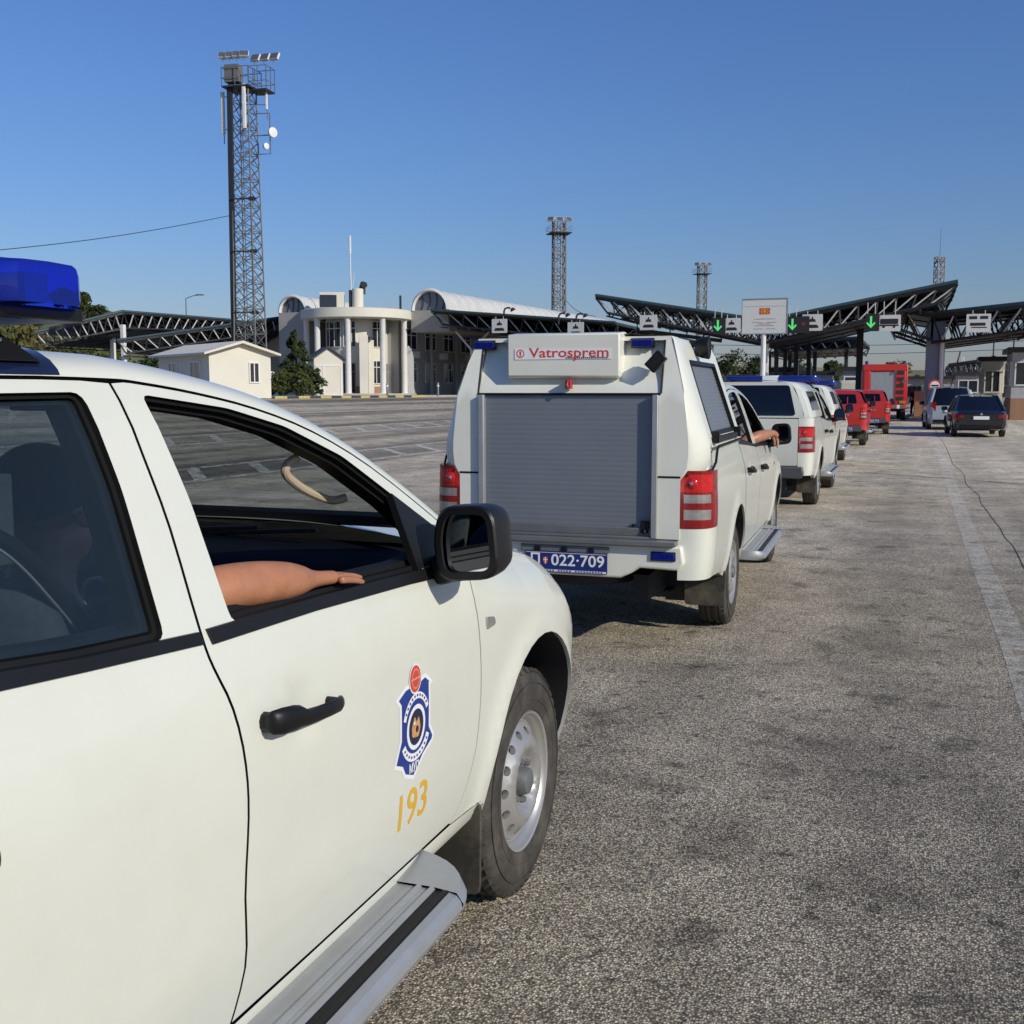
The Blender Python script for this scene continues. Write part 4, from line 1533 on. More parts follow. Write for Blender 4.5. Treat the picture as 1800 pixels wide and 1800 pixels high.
def tailgate(root, paint, plate_y=0., plate=True):
    t = MB()
    t.panel(rounded([(-.685, .63), (.685, .63), (.685, 1.262), (-.685, 1.262)], .02), [], lambda a, b, o: Vector((-4.245 - .012 * math.sin((b - .63) / .63 * PI) + o, a, b)), .1, (-1, 0, 0), 0, .03)
    to = t.build('tailgate', paint, root)
    h = MB()
    h.box((-4.262, 0, 1.14), (.02, .20, .06))
    h.box((-4.275, 0, 1.15), (.02, .14, .03))
    h.build('handle', PLAST, to, bevel=.006)
    l = MB()
    for i, w in enumerate((.06, .03, .06, .06, .05, .06, .04, .06, .06, .06)):
        l.box((-4.2585, .36 - i * .08, .95), (.004, w, .05))
    l.build('tailgate_letters', CHROME, to)
    b = MB()
    prof = [(-.76, .62), (.76, .62), (.78, .52), (.74, .46), (.40, .47), (.34, .44), (-.34, .44), (-.40, .47), (-.74, .46), (-.78, .52)]
    b.prism(prof, lambda a, c_, d: Vector((d, a, c_)), -4.20, -4.34)
    b.build('rear_bumper', STEPB, root, bevel=.015)
    if plate:
        num_plate(root, frame((-4.347, plate_y, .53), (0, -1, 0), (0, 0, 1)), '022·710', True)
    return to


hardtop(lead, WHITE)
tailgate(lead, WHITE, 0, False)
H2 = R(20.4)
c1 = pickup('pickup_truck', 'white hard-top pickup with blue light bar right ahead of the service pickup', truck_at(4.38, 15.9, -3.0, .80, H2), H2, 'canopy', WHITE, 'white pickups waiting in the queue')
hardtop(c1, WHITE)
tailgate(c1, WHITE, 0, False)
light_bar(c1, -1.75, 1.75, .72, .13, .10, .28)
c2 = copy_tree(c1)
c2.location = truck_at(6.85, 23.4, -3.0, .80, R(20.0))
c2.rotation_euler.z = PI / 2 - R(20.0)
c2['label'] = 'white hard-top pickup right behind the first red pickup'

# ---- two red pickups with gear in the open bed
r1 = pickup('pickup_truck', 'red pickup right ahead of the farther white hard-top pickup', truck_at(10.75, 33.6, -3.0, .80, R(19)), R(19), 'open', REDP, 'red pickups waiting in the queue')
tailgate(r1, REDP, -.25, True)
r2 = copy_tree(r1)
r2.location = truck_at(14.5, 42.6, -3.0, .80, R(18))
r2.rotation_euler.z = PI / 2 - R(18)
r2['label'] = 'red pickup stopped right behind the tall fire engine'


def bed_pump(truck, label):
    M = truck.matrix_basis
    root = thing('hose_reel', label, 'hose reel', M @ Vector((-3.5, 0, .66)), truck.rotation_euler.z, 'hose reels in the red pickups')
    r = MB()
    r.tube([(-.2, -.30, .55), (-.2, .30, .55)], .17, 16)
    ro = r.build('reel_drum', RUBBER, root)
    d = MB()
    for sg in (-1, 1):
        d.lathe([(0, .01), (.26, .008), (.27, 0), (.26, -.008), (0, -.01)], 20, 0, Matrix.Translation((-.2, sg * .31, .55)) @ Matrix.Rotation(PI / 2, 4, 'X'))
    d.build('reel_disc', REDP, ro)
    b = MB()
    b.box((.2, 0, .28), (.5, .9, .55))
    b.box((-.2, 0, .14), (.6, 1.0, .27))
    b.build('pump_case', ALUDARK, root, bevel=.02)
    return root


bpy.context.view_layer.update()
bed_pump(r1, 'black hose reel in the bed of the nearer red pickup')
bed_pump(r2, 'black hose reel in the bed of the farther red pickup')

# ------------------------------------------------------------------ ground, road, markings
RV, LV = Vector((.3453, .9385, 0)), Vector((-.9385, .3453, 0))
RROT = -R(20.2)


def rd(s, t, dz=0.):
    """point on the ground s metres left of the queue's line and t metres along the road"""
    p = RV * t + LV * s
    return Vector((p.x, p.y, gz(p.x, p.y) + dz))


def g0(u, v):
    """level-ground point seen at (u, v)"""
    a, b = (u - 900) / FOCAL, (v - 900) / FOCAL
    c, s = math.cos(PITCH), math.sin(PITCH)
    t = CAMZ / (s + b * c)
    return Vector((a * t, (c - b * s) * t, 0))


def sheet(name, ss, ts, m, dz=0., zfn=None):
    o = bpy.data.objects.new(name, None)
    mb = MB()
    rows = []
    for t in ts:
        rows.append([])
        for s in ss:
            p = rd(s, t, dz)
            rows[-1].append(Vector((-s, t, p.z if zfn is None else zfn(s, t))))
    mb.grid(rows)
    o = mb.build(name, m, None, 0, 0)
    o.rotation_euler.z = RROT
    return tag(o, kind='structure')


def asphalt(name, stone=(.565, .50, .39), binder=(.102, .090, .070), paint=0., left=True):
    m, nt, out = new_mat(name)
    L = nt.links.new
    b = N(nt, 'ShaderNodeBsdfPrincipled', Roughness=.82)
    b.inputs['Specular IOR Level'].default_value = .35
    tc = N(nt, 'ShaderNodeTexCoord')
    vo = N(nt, 'ShaderNodeTexVoronoi', Scale=132., Randomness=1.)
    L(tc.outputs['Object'], vo.inputs['Vector'])
    se = N(nt, 'ShaderNodeSeparateColor')
    L(vo.outputs['Color'], se.inputs[0])
    ed = N(nt, 'ShaderNodeMapRange')
    ed.inputs[1].default_value, ed.inputs[2].default_value, ed.inputs[3].default_value, ed.inputs[4].default_value = .12, .78, 1, 0
    L(vo.outputs['Distance'], ed.inputs[0])
    br = N(nt, 'ShaderNodeMapRange')           # each stone its own brightness, few very pale
    br.inputs[1].default_value, br.inputs[2].default_value, br.inputs[3].default_value, br.inputs[4].default_value = 0, 1, .16, 1.05
    pw = N(nt, 'ShaderNodeMath', operation='POWER')
    pw.inputs[1].default_value = 1.25
    L(se.outputs[0], pw.inputs[0])
    L(pw.outputs[0], br.inputs[0])
    v2 = N(nt, 'ShaderNodeTexVoronoi', Scale=260., Randomness=1.)
    L(tc.outputs['Object'], v2.inputs['Vector'])
    s2 = N(nt, 'ShaderNodeSeparateColor')
    L(v2.outputs['Color'], s2.inputs[0])
    b2 = N(nt, 'ShaderNodeMapRange')
    b2.inputs[3].default_value, b2.inputs[4].default_value = .55, 1.45
    L(s2.outputs[0], b2.inputs[0])
    mu0 = N(nt, 'ShaderNodeMath', operation='MULTIPLY')
    L(br.outputs[0], mu0.inputs[0])
    L(b2.outputs[0], mu0.inputs[1])
    mu = N(nt, 'ShaderNodeMath', operation='MULTIPLY', use_clamp=True)
    L(mu0.outputs[0], mu.inputs[0])
    L(ed.outputs[0], mu.inputs[1])
    hue = N(nt, 'ShaderNodeMix', data_type='RGBA')
    hue.inputs[6].default_value = tuple(c * 1.95 for c in stone) + (1,)
    hue.inputs[7].default_value = (stone[0] * 2.05, stone[1] * 1.90, stone[2] * 1.66, 1)
    L(se.outputs[1], hue.inputs[0])
    mx = N(nt, 'ShaderNodeMix', data_type='RGBA')
    mx.inputs[6].default_value = binder + (1,)
    L(mu.outputs[0], mx.inputs[0])
    L(hue.outputs[2], mx.inputs[7])
    # large uneven tones
    n1 = N(nt, 'ShaderNodeTexNoise', Scale=1.15, Detail=9., Roughness=.72)
    L(tc.outputs['Object'], n1.inputs['Vector'])
    r1 = N(nt, 'ShaderNodeMapRange')
    r1.inputs[1].default_value, r1.inputs[2].default_value, r1.inputs[3].default_value, r1.inputs[4].default_value = .34, .66, .66, 1.26
    L(n1.outputs['Fac'], r1.inputs[0])
    # streaks and wheel tracks along the road
    mp = N(nt, 'ShaderNodeMapping')
    mp.inputs['Scale'].default_value = (.55, .030, 1)
    L(tc.outputs['Object'], mp.inputs['Vector'])
    n2 = N(nt, 'ShaderNodeTexNoise', Scale=1., Detail=5., Roughness=.6)
    L(mp.outputs[0], n2.inputs['Vector'])
    r2 = N(nt, 'ShaderNodeMapRange')
    r2.inputs[1].default_value, r2.inputs[2].default_value, r2.inputs[3].default_value, r2.inputs[4].default_value = .35, .65, .68, 1.22
    L(n2.outputs['Fac'], r2.inputs[0])
    # oil spots
    n3 = N(nt, 'ShaderNodeTexNoise', Scale=2.6, Detail=6., Roughness=.6)
    L(tc.outputs['Object'], n3.inputs['Vector'])
    r3 = N(nt, 'ShaderNodeMapRange')
    r3.inputs[1].default_value, r3.inputs[2].default_value, r3.inputs[3].default_value, r3.inputs[4].default_value = .56, .68, 1, .50
    L(n3.outputs['Fac'], r3.inputs[0])
    n5 = N(nt, 'ShaderNodeTexNoise', Scale=9., Detail=3., Roughness=.5)
    L(tc.outputs['Object'], n5.inputs['Vector'])
    r5 = N(nt, 'ShaderNodeMapRange')
    r5.inputs[1].default_value, r5.inputs[2].default_value, r5.inputs[3].default_value, r5.inputs[4].default_value = .63, .70, 1, .42
    L(n5.outputs['Fac'], r5.inputs[0])
    k = None
    for q in (r1, r2, r3, r5):
        if k is None:
            k = q
            continue
        mm = N(nt, 'ShaderNodeMath', operation='MULTIPLY')
        L(k.outputs[0], mm.inputs[0])
        L(q.outputs[0], mm.inputs[1])
        k = mm
    # the left lanes are newer, darker tarmac with lighter seams
    sx = N(nt, 'ShaderNodeSeparateXYZ')
    L(tc.outputs['Object'], sx.inputs[0])
    lf = N(nt, 'ShaderNodeMapRange')
    lf.inputs[1].default_value, lf.inputs[2].default_value, lf.inputs[3].default_value, lf.inputs[4].default_value = -9.5, -12.5, 1.0, .58
    L(sx.outputs[0], lf.inputs[0])
    mp6 = N(nt, 'ShaderNodeMapping')
    mp6.inputs['Scale'].default_value = (.42, .012, 1)
    L(tc.outputs['Object'], mp6.inputs['Vector'])
    n6 = N(nt, 'ShaderNodeTexNoise', Scale=1., Detail=3., Roughness=.5)
    L(mp6.outputs[0], n6.inputs['Vector'])
    r6 = N(nt, 'ShaderNodeMapRange')
    r6.inputs[1].default_value, r6.inputs[2].default_value, r6.inputs[3].default_value, r6.inputs[4].default_value = .44, .56, .52, 1.25
    L(n6.outputs['Fac'], r6.inputs[0])
    w6 = N(nt, 'ShaderNodeMapRange')
    w6.inputs[1].default_value, w6.inputs[2].default_value, w6.inputs[3].default_value, w6.inputs[4].default_value = -9.5, -14.0, 0, 1
    L(sx.outputs[0], w6.inputs[0])
    x6 = N(nt, 'ShaderNodeMix', data_type='FLOAT')
    x6.inputs[2].default_value = 1
    L(w6.outputs[0], x6.inputs[0])
    L(r6.outputs[0], x6.inputs[3])
    m6 = N(nt, 'ShaderNodeMath', operation='MULTIPLY')
    L(lf.outputs[0], m6.inputs[0])
    L(x6.outputs[0], m6.inputs[1])
    lf = m6
    # the surface toward the border post grows lighter
    nb7 = N(nt, 'ShaderNodeTexNoise', Scale=.12, Detail=4., Roughness=.6)
    L(tc.outputs['Object'], nb7.inputs['Vector'])
    ad7 = N(nt, 'ShaderNodeMath', operation='MULTIPLY_ADD')
    ad7.inputs[1].default_value = 14.
    L(nb7.outputs['Fac'], ad7.inputs[0])
    L(sx.outputs[1], ad7.inputs[2])
    o7 = N(nt, 'ShaderNodeMapRange')
    o7.inputs[1].default_value, o7.inputs[2].default_value, o7.inputs[3].default_value, o7.inputs[4].default_value = 11, 36, 1.0, 2.0
    L(ad7.outputs[0], o7.inputs[0])
    m7 = N(nt, 'ShaderNodeMath', operation='MULTIPLY')
    L(k.outputs[0], m7.inputs[0])
    L(o7.outputs[0], m7.inputs[1])
    mm = N(nt, 'ShaderNodeMath', operation='MULTIPLY')
    L(m7.outputs[0], mm.inputs[0])
    L(lf.outputs[0], mm.inputs[1])
    tint = N(nt, 'ShaderNodeMix', data_type='RGBA', blend_type='MULTIPLY')
    tint.inputs[0].default_value = 1
    L(mx.outputs[2], tint.inputs[6])
    L(mm.outputs[0], tint.inputs[7])
    last = tint.outputs[2]
    if paint:
        n4 = N(nt, 'ShaderNodeTexNoise', Scale=7., Detail=8., Roughness=.75)
        L(tc.outputs['Object'], n4.inputs['Vector'])
        r4 = N(nt, 'ShaderNodeMapRange')
        r4.inputs[1].default_value, r4.inputs[2].default_value, r4.inputs[4].default_value = .42, .68, paint
        L(n4.outputs['Fac'], r4.inputs[0])
        e2 = N(nt, 'ShaderNodeMapRange')
        e2.inputs[3].default_value, e2.inputs[4].default_value = .45, 1
        L(ed.outputs[0], e2.inputs[0])
        a1 = N(nt, 'ShaderNodeMath', operation='MULTIPLY', use_clamp=True)
        L(r4.outputs[0], a1.inputs[0])
        L(e2.outputs[0], a1.inputs[1])
        x4 = N(nt, 'ShaderNodeMix', data_type='RGBA')
        x4.inputs[7].default_value = (.74, .71, .64, 1)
        L(a1.outputs[0], x4.inputs[0])
        L(last, x4.inputs[6])
        last = x4.outputs[2]
    L(last, b.inputs['Base Color'])
    bp = N(nt, 'ShaderNodeBump', Strength=.55, Distance=.004)
    L(ed.outputs[0], bp.inputs['Height'])
    L(bp.outputs[0], b.inputs['Normal'])
    L(b.outputs[0], out.inputs[0])
    return m


ASPH = asphalt('asphalt')
LINE = asphalt('worn_line_paint', paint=1.0)
LINE2 = asphalt('faded_line_paint', paint=2.2)
SOIL = mat('dry_grass_soil', (.15, .125, .06), .95, var=.45, scale=.05)
CONC = mat('concrete', (.42, .40, .36), .85, var=.15, scale=1.5, dirt=((.2, .18, .15), .4, 3))
ss = [-700, -200, -72, -30, -10, 0, 6, 9] + [9 + 1.5 * i for i in range(1, 19)] + [40, 60, 90, 160, 400, 1200, 3000]
ts = [-300, -60, 0, 40, 80, 120, 160, 260, 500, 1200, 3500]
sheet('terrain', ss, ts, SOIL, -.04)
sheet('road', [-70, -30, -10, -3, 0, 3, 6, 9] + [9 + 1.5 * i for i in range(1, 19)], [-45, -20, -5, 0, 5, 10, 20, 30, 40, 50, 60, 70, 80, 100, 120, 140, 175], ASPH)


def strip(name, pts, w, m, dz=.004, taper=None):
    mb = MB()
    rows = []
    inv = Matrix.Rotation(-RROT, 4, 'Z')
    P_ = spline(pts, 5)
    for i, p in enumerate(P_):
        p = Vector(p)
        d = Vector(P_[min(i + 1, len(P_) - 1)]) - Vector(P_[max(i - 1, 0)])
        n = Vector((-d.y, d.x, 0)).normalized() * (w / 2 if taper is None else taper(i) / 2)
        rows.append([inv @ (p + n + Vector((0, 0, dz))), inv @ (p - n + Vector((0, 0, dz)))])
    mb.grid(rows)
    o = mb.build(name, m, None, 0, 0)
    o.rotation_euler.z = RROT
    return tag(o, kind='structure')


strip('lane_line', [g0(u, v) for u, v in ((1622, 735), (1640, 765), (1665, 830), (1700, 930), (1745, 1040), (1790, 1150), (1850, 1320))] + [g0(1850, 1320) - RV * 2, g0(1850, 1320) - RV * 6, g0(1850, 1320) - RV * 30], .18, LINE, .0012)
TAR_AND_SHADOW = mat('tar_and_cable_shadow', (.03, .027, .024), .7, var=.2)  # for the tar crack and the cable's painted shadow
random.seed(4)


def jit(pts, k, a):
    out = []
    for i in range(len(pts) - 1):
        for j in range(k):
            p = pts[i].lerp(pts[i + 1], j / k)
            out.append(p + Vector((random.uniform(-a, a), random.uniform(-a, a), 0)))
    return out + [pts[-1]]


strip('tar_and_cable_shadow', jit([g0(u, v) for u, v in ((1642, 752), (1668, 800), (1700, 850), (1745, 915), (1800, 1000), (1860, 1090))] + [g0(1860, 1090) - RV * 2.5 + LV * .2, g0(1860, 1090) - RV * 5.2 - LV * .1, g0(1860, 1090) - RV * 9], 5, .05), .011, TAR_AND_SHADOW, .002)
strip('tar_and_cable_shadow', jit([g0(u, v) for u, v in ((1440, 827), (1560, 834), (1700, 844), (1830, 854))], 8, .008), .045, TAR_AND_SHADOW, .005)  # shadow of an overhead cable, laid across the road as a dark strip
hm = MB()
inv = Matrix.Rotation(-RROT, 4, 'Z')


def mark(a, b, w):
    a, b = Vector(a), Vector(b)
    k = max(1, int((b - a).length / 2.5))
    n = Vector((-(b - a).y, (b - a).x, 0)).normalized() * w / 2
    rows = []
    for i in range(k + 1):
        p = a.lerp(b, i / k)
        rows.append([inv @ Vector((q.x, q.y, gz(q.x, q.y) + .008)) for q in (p + n, p - n)])
    hm.grid(rows)


for s0, s1, t0, t1 in ((12.0, 13.6, 6, 58), (17.5, 19.2, 4, 52), (24.5, 24.6, 0, 60)):
    mark(rd(s0, t0), rd(s0, t1), .22)
    mark(rd(s1, t0), rd(s1, t1), .22)
    if s1 - s0 > 1:
        t = t0
        while t < t1 - 2:
            mark(rd(s0, t), rd(s1, t + 1.9), .25)
            t += 2.1
o = hm.build('hatched_marking', LINE2, None, 0, 0)
o.rotation_euler.z = RROT
tag(o, kind='structure')
# raised pavement before the buildings, with its painted kerb
PAVE = mat('pavement_concrete', (.36, .335, .295), .9, var=.2, scale=.7, dirt=((.16, .14, .12), .5, 2))
sheet('pavement', [36.2, 50, 80, 130], [38, 60, 80, 100, 125, 150], PAVE, 0, lambda s, t: 1.35)
KY, KK = mat('kerb_yellow', (.60, .47, .13), .7, var=.2), mat('kerb_black', (.06, .055, .05), .8, var=.3)
kb = MB()
t = 38.
i = 0
while t < 150:
    d = 1.35 if t < 92 else 2.0
    mi = (i % 2) if t < 75 else 2
    if 75 <= t < 78:
        mi = 0
    kb.box(RV * (t + d / 2) + LV * 36.1 + Vector((0, 0, 1.275)), (.26, d - .01, .17), mi, None, Matrix.Rotation(RROT, 3, 'Z'))
    t += d
    i += 1
tag(kb.build('kerb', [KY, KK, CONC], None, .02), 'long kerb painted in yellow and black blocks before the customs building', 'kerb')


# ------------------------------------------------------------------ steel, towers
GALV = mat('galvanised_steel', (.20, .20, .195), .5, metal=.4, var=.15, scale=2)
STEELD = mat('dark_steel', (.035, .037, .042), .5, metal=.2, var=.2)
STEELL = mat('pale_and_sunlit_steel', (.58, .56, .52), .5, var=.1)
WHITEP = mat('white_enamel', (.76, .75, .72), .5, var=.05, dirt=((.35, .32, .27), .25, 2))
CREAM = mat('cream_render', (.71, .675, .575), .85, var=.07, scale=.6, dirt=((.36, .32, .26), .25, 1.2))
GREYW = mat('grey_render', (.40, .385, .35), .85, var=.1, scale=.7)
WIN = mat('window_pane', (.02, .025, .032), .08, coat=.5, var=.4, scale=1)
VAULT = mat('milky_vault', (.62, .61, .57), .4, var=.08, scale=.8)
VGREY = mat('vault_glazing', (.22, .235, .26), .3, var=.1)
LAMPG = mat('lamp_glass', (.10, .11, .12), .15, coat=.5, var=.1)
BROWN = mat('brown_tile', (.36, .20, .12), .7, var=.15, scale=2)
BGREY = mat('blue_grey_panel', (.22, .25, .30), .5, var=.1)


def lattice(root, h, w0, w1, seg, r, m, ladder=True):
    def cor(z, k):
        w = (w0 + (w1 - w0) * z / h) / 2
        return Vector((w * (1 if k in (0, 3) else -1), w * (1 if k < 2 else -1), z))
    for k in range(4):
        MB().tube([cor(0, k), cor(h, k)], r * 1.7, 6).build('leg', m, root)
    for k in range(4):
        b = MB()
        for i in range(seg):
            z0, z1 = h * i / seg, h * (i + 1) / seg
            k2 = (k + 1) % 4
            b.tube([cor(z0, k), cor(z1, k2)], r, 4)
            b.tube([cor(z0, k2), cor(z1, k)], r, 4)
            if i % 2 == 0:
                b.tube([cor(z1, k), cor(z1, k2)], r, 4)
        b.build('bracing', m, root)
    if ladder:
        l = MB()
        for x in (-.22, .22):
            l.tube([(x, .1, 0), (x, .1, h)], r * .8, 4)
        for i in range(int(h / .6)):
            l.tube([(-.22, .1, i * .6), (.22, .1, i * .6)], r * .6, 4)
            if i % 2 == 0:
                l.tube([(.34 * math.cos(a), .1 - .34 * math.sin(a), i * .6) for a in [PI * j / 6 for j in range(7)]], r * .5, 4)
        l.build('ladder', m, root)


def floodlight(root, p, yaw, pitch, s=.62):
    M = Matrix.Translation(p) @ Matrix.Rotation(yaw, 4, 'Z') @ Matrix.Rotation(pitch, 4, 'X')
    f = MB()
    f.box((0, 0, 0), (s, .16, s * .8), 1, M)
    f.box((0, .12, 0), (s * .6, .12, s * .5), 0, M)
    f.tube([M @ Vector((0, 0, -s * .4)), M @ Vector((0, .1, -s * .75))], .03, 5)
    o = f.build('floodlight', [GALV, WHITEP], root)
    g = MB()
    g.box((0, -.09, 0), (s * .92, .02, s * .72), 0, M)
    g.build('lamp_glass', LAMPG, o)


def platform(root, z, w, h=1.1, off=(0, 0)):
    p = MB()
    p.box((off[0], off[1], z), (w, w, .10))
    p.build('platform', STEELD, root)
    r = MB()
    for zz in (.55, h):
        r.tube([(off[0] + a * w / 2, off[1] + b * w / 2, z + zz) for a, b in ((-1, -1), (1, -1), (1, 1), (-1, 1))], .03, 4, 0, closed=True)
    for a in (-1, 0, 1):
        for b in (-1, 0, 1):
            if a or b:
                r.tube([(off[0] + a * w / 2, off[1] + b * w / 2, z), (off[0] + a * w / 2, off[1] + b * w / 2, z + h)], .03, 4)
    r.build('railing', GALV, root)


p = at(441, 640, 75)
t1 = thing('lattice_tower', 'tallest steel lattice mast with antennas and floodlights beside the white cabin', 'mast', (p.x, p.y, 1.3), R(-14))
TH = 20.15
lattice(t1, TH, 1.65, 1.15, 24, .032, GALV)
cb = MB()
cb.box((-.80, -.62, TH / 2), (.34, .20, TH), 0, None, Matrix.Rotation(R(.6), 3, 'Y'))
cb.build('cable_tray', STEELD, t1)
platform(t1, TH, 1.9, 1.2, (-.15, 0))
platform(t1, TH - .15, 1.25, 1.5, (1.15, .3))
cabx = MB()
cabx.box((-.45, -.5, TH + .85), (1.0, .7, 1.1))
cabx.build('equipment_box', mat('dull_cabinet', (.16, .16, .155), .6), t1)
for i in range(4):
    floodlight(t1, Vector((-1.15 + i * .50, -.55, TH + 2.05)), R(20), R(-38))
for i in range(3):
    floodlight(t1, Vector((.85 + i * .68, .1, TH + 1.95)), R(-8), R(-30))
for x, y, z0, z1, w in ((-1.35, -.4, TH - 2.9, TH - .2, .26), (.42, -.85, TH - 2.7, TH + .1, .26), (1.45, .3, TH - 1.3, TH - .1, .16)):
    a = MB()
    a.prism(rounded([(-w / 2, -.07), (w / 2, -.07), (w / 2, .07), (-w / 2, .07)], .05, 3), lambda a_, b_, d: Vector((x + a_, y + b_, d)), z0, z1)
    ao = a.build('antenna_panel', WHITEP, t1)
    k = MB()
    for zz in (z0 + .3, z1 - .3):
        k.tube([(x, y, zz), (x * .55, y * .5, zz)], .03, 5)
    k.tube([(x, y + .1, z0 - .6), (x, y + .1, z1)], .035, 6)
    k.build('bracket', GALV, ao)
br = MB()
br.tube([(.6, 0, TH - 4.2), (1.75, .1, TH - 4.2), (1.75, .1, TH - 1.6), (.6, 0, TH - 1.6)], .045, 5)
br.tube([(.6, 0, TH - 3.0), (1.75, .1, TH - 3.0)], .04, 5)
br.build('dish_frame', GALV, t1)
for x, z, r_ in ((2.0, TH - 2.9, .32), (1.5, TH - 3.75, .2)):
    d = MB()
    d.lathe([(0, -.10), (r_ * .6, -.09), (r_, -.02), (r_, .14), (0, .17)], 20, 0, Matrix.Translation((x, -.1, z)) @ Matrix.Rotation(R(60), 4, 'Z') @ Matrix.Rotation(PI / 2, 4, 'X'))
    d.build('dish', WHITEP, t1)
for zz in (5.6, 9.6, 13.0):
    lp_ = MB()
    lp_.box((.70, -.6, zz), (.35, .3, .22))
    lp_.tube([(-.8, -.8, zz), (1.0, -.6, zz)], .05, 5)
    lp_.build('bracket_lamp', STEELD, t1)

for u, vb, d, vt, w, lab in ((982, 600, 170, 388, 1.75, 'distant floodlight mast standing behind the white vaulted roof'),
                             (1232, 620, 240, 466, 1.7, 'short distant floodlight mast behind the left wing of the middle canopy'),
                             (1646, 600, 250, 452, 1.7, 'bare lattice mast with a thin aerial behind the right tip of the middle canopy')):
    p, q = at(u, vb, d), at(u, vt, d)
    tw = thing('lattice_tower', lab, 'mast', (p.x, p.y, 0 if u > 1100 else 1.2), R(10), 'distant lattice masts')
    H = q.z - tw.location.z
    lattice(tw, H, w, w * .95, int(H / 1.6), .075, GALV, u == 982)
    if u < 1500:
        platform(tw, H - 1.9, w * 1.9, 1.0)
        for i in range(3):
            floodlight(tw, Vector((-1.4 + 1.4 * i, -.5, H + .15)), R(-25 + 25 * i), R(-30), 1.0)
    else:
        platform(tw, H - 1.0, w * .95, 1.0)
        MB().tube([(0, 0, H - 1), (0, 0, H + 6.2)], [.07, .03], 5).build('aerial', GALV, tw)

A, B_ = at(-140, 452, 52), at(409, 378, 74.6)
cbl = MB()
cbl.tube([A.lerp(B_, i / 20) + Vector((0, 0, -.30 * math.sin(PI * i / 20))) for i in range(21)], .022, 5)
tag(cbl.build('overhead_cable', STEELD), 'thin dark cable strung through the sky to the tallest mast', 'cable')
cbl = MB()
A, B_ = at(992, 525, 168), at(1046, 556, 120)
cbl.tube([A.lerp(B_, i / 12) + Vector((0, 0, -.6 * math.sin(PI * i / 12))) for i in range(13)], .035, 5)
tag(cbl.build('overhead_cable', STEELD), 'short cable running down from the mast behind the vaulted roof', 'cable')
for v0, v1, d_, lab in ((606, 598, 150, 'upper thin cable spanning the lanes beyond the canopies'), (622, 612, 150, 'lower thin cable spanning the lanes beyond the canopies')):
    A, B_ = at(1225, v0, d_), at(1830, v1, d_ - 20)
    cbl = MB()
    cbl.tube([A.lerp(B_, i / 16) + Vector((0, 0, -.35 * math.sin(PI * i / 16))) for i in range(17)], .035, 5)
    tag(cbl.build('overhead_cable', STEELD), lab, 'cable')
p = at(329, 600, 110)
lam = thing('street_lamp', 'slim street lamp rising above the left truss roofs', 'street lamp', (p.x, p.y, 1.2))
zt = at(329, 524, 110).z - 1.2
MB().tube([(0, 0, 0), (0, 0, zt)], [.09, .05], 8).build('pole', GALV, lam)
MB().tube([(0, 0, zt - .05), (.7, 0, zt + .22), (1.1, 0, zt + .28)], .04, 6).build('arm', GALV, lam)
hd = MB()
hd.box((1.4, 0, zt + .32), (.75, .28, .12))
hd.build('lamp_head', GALV, lam, .03)


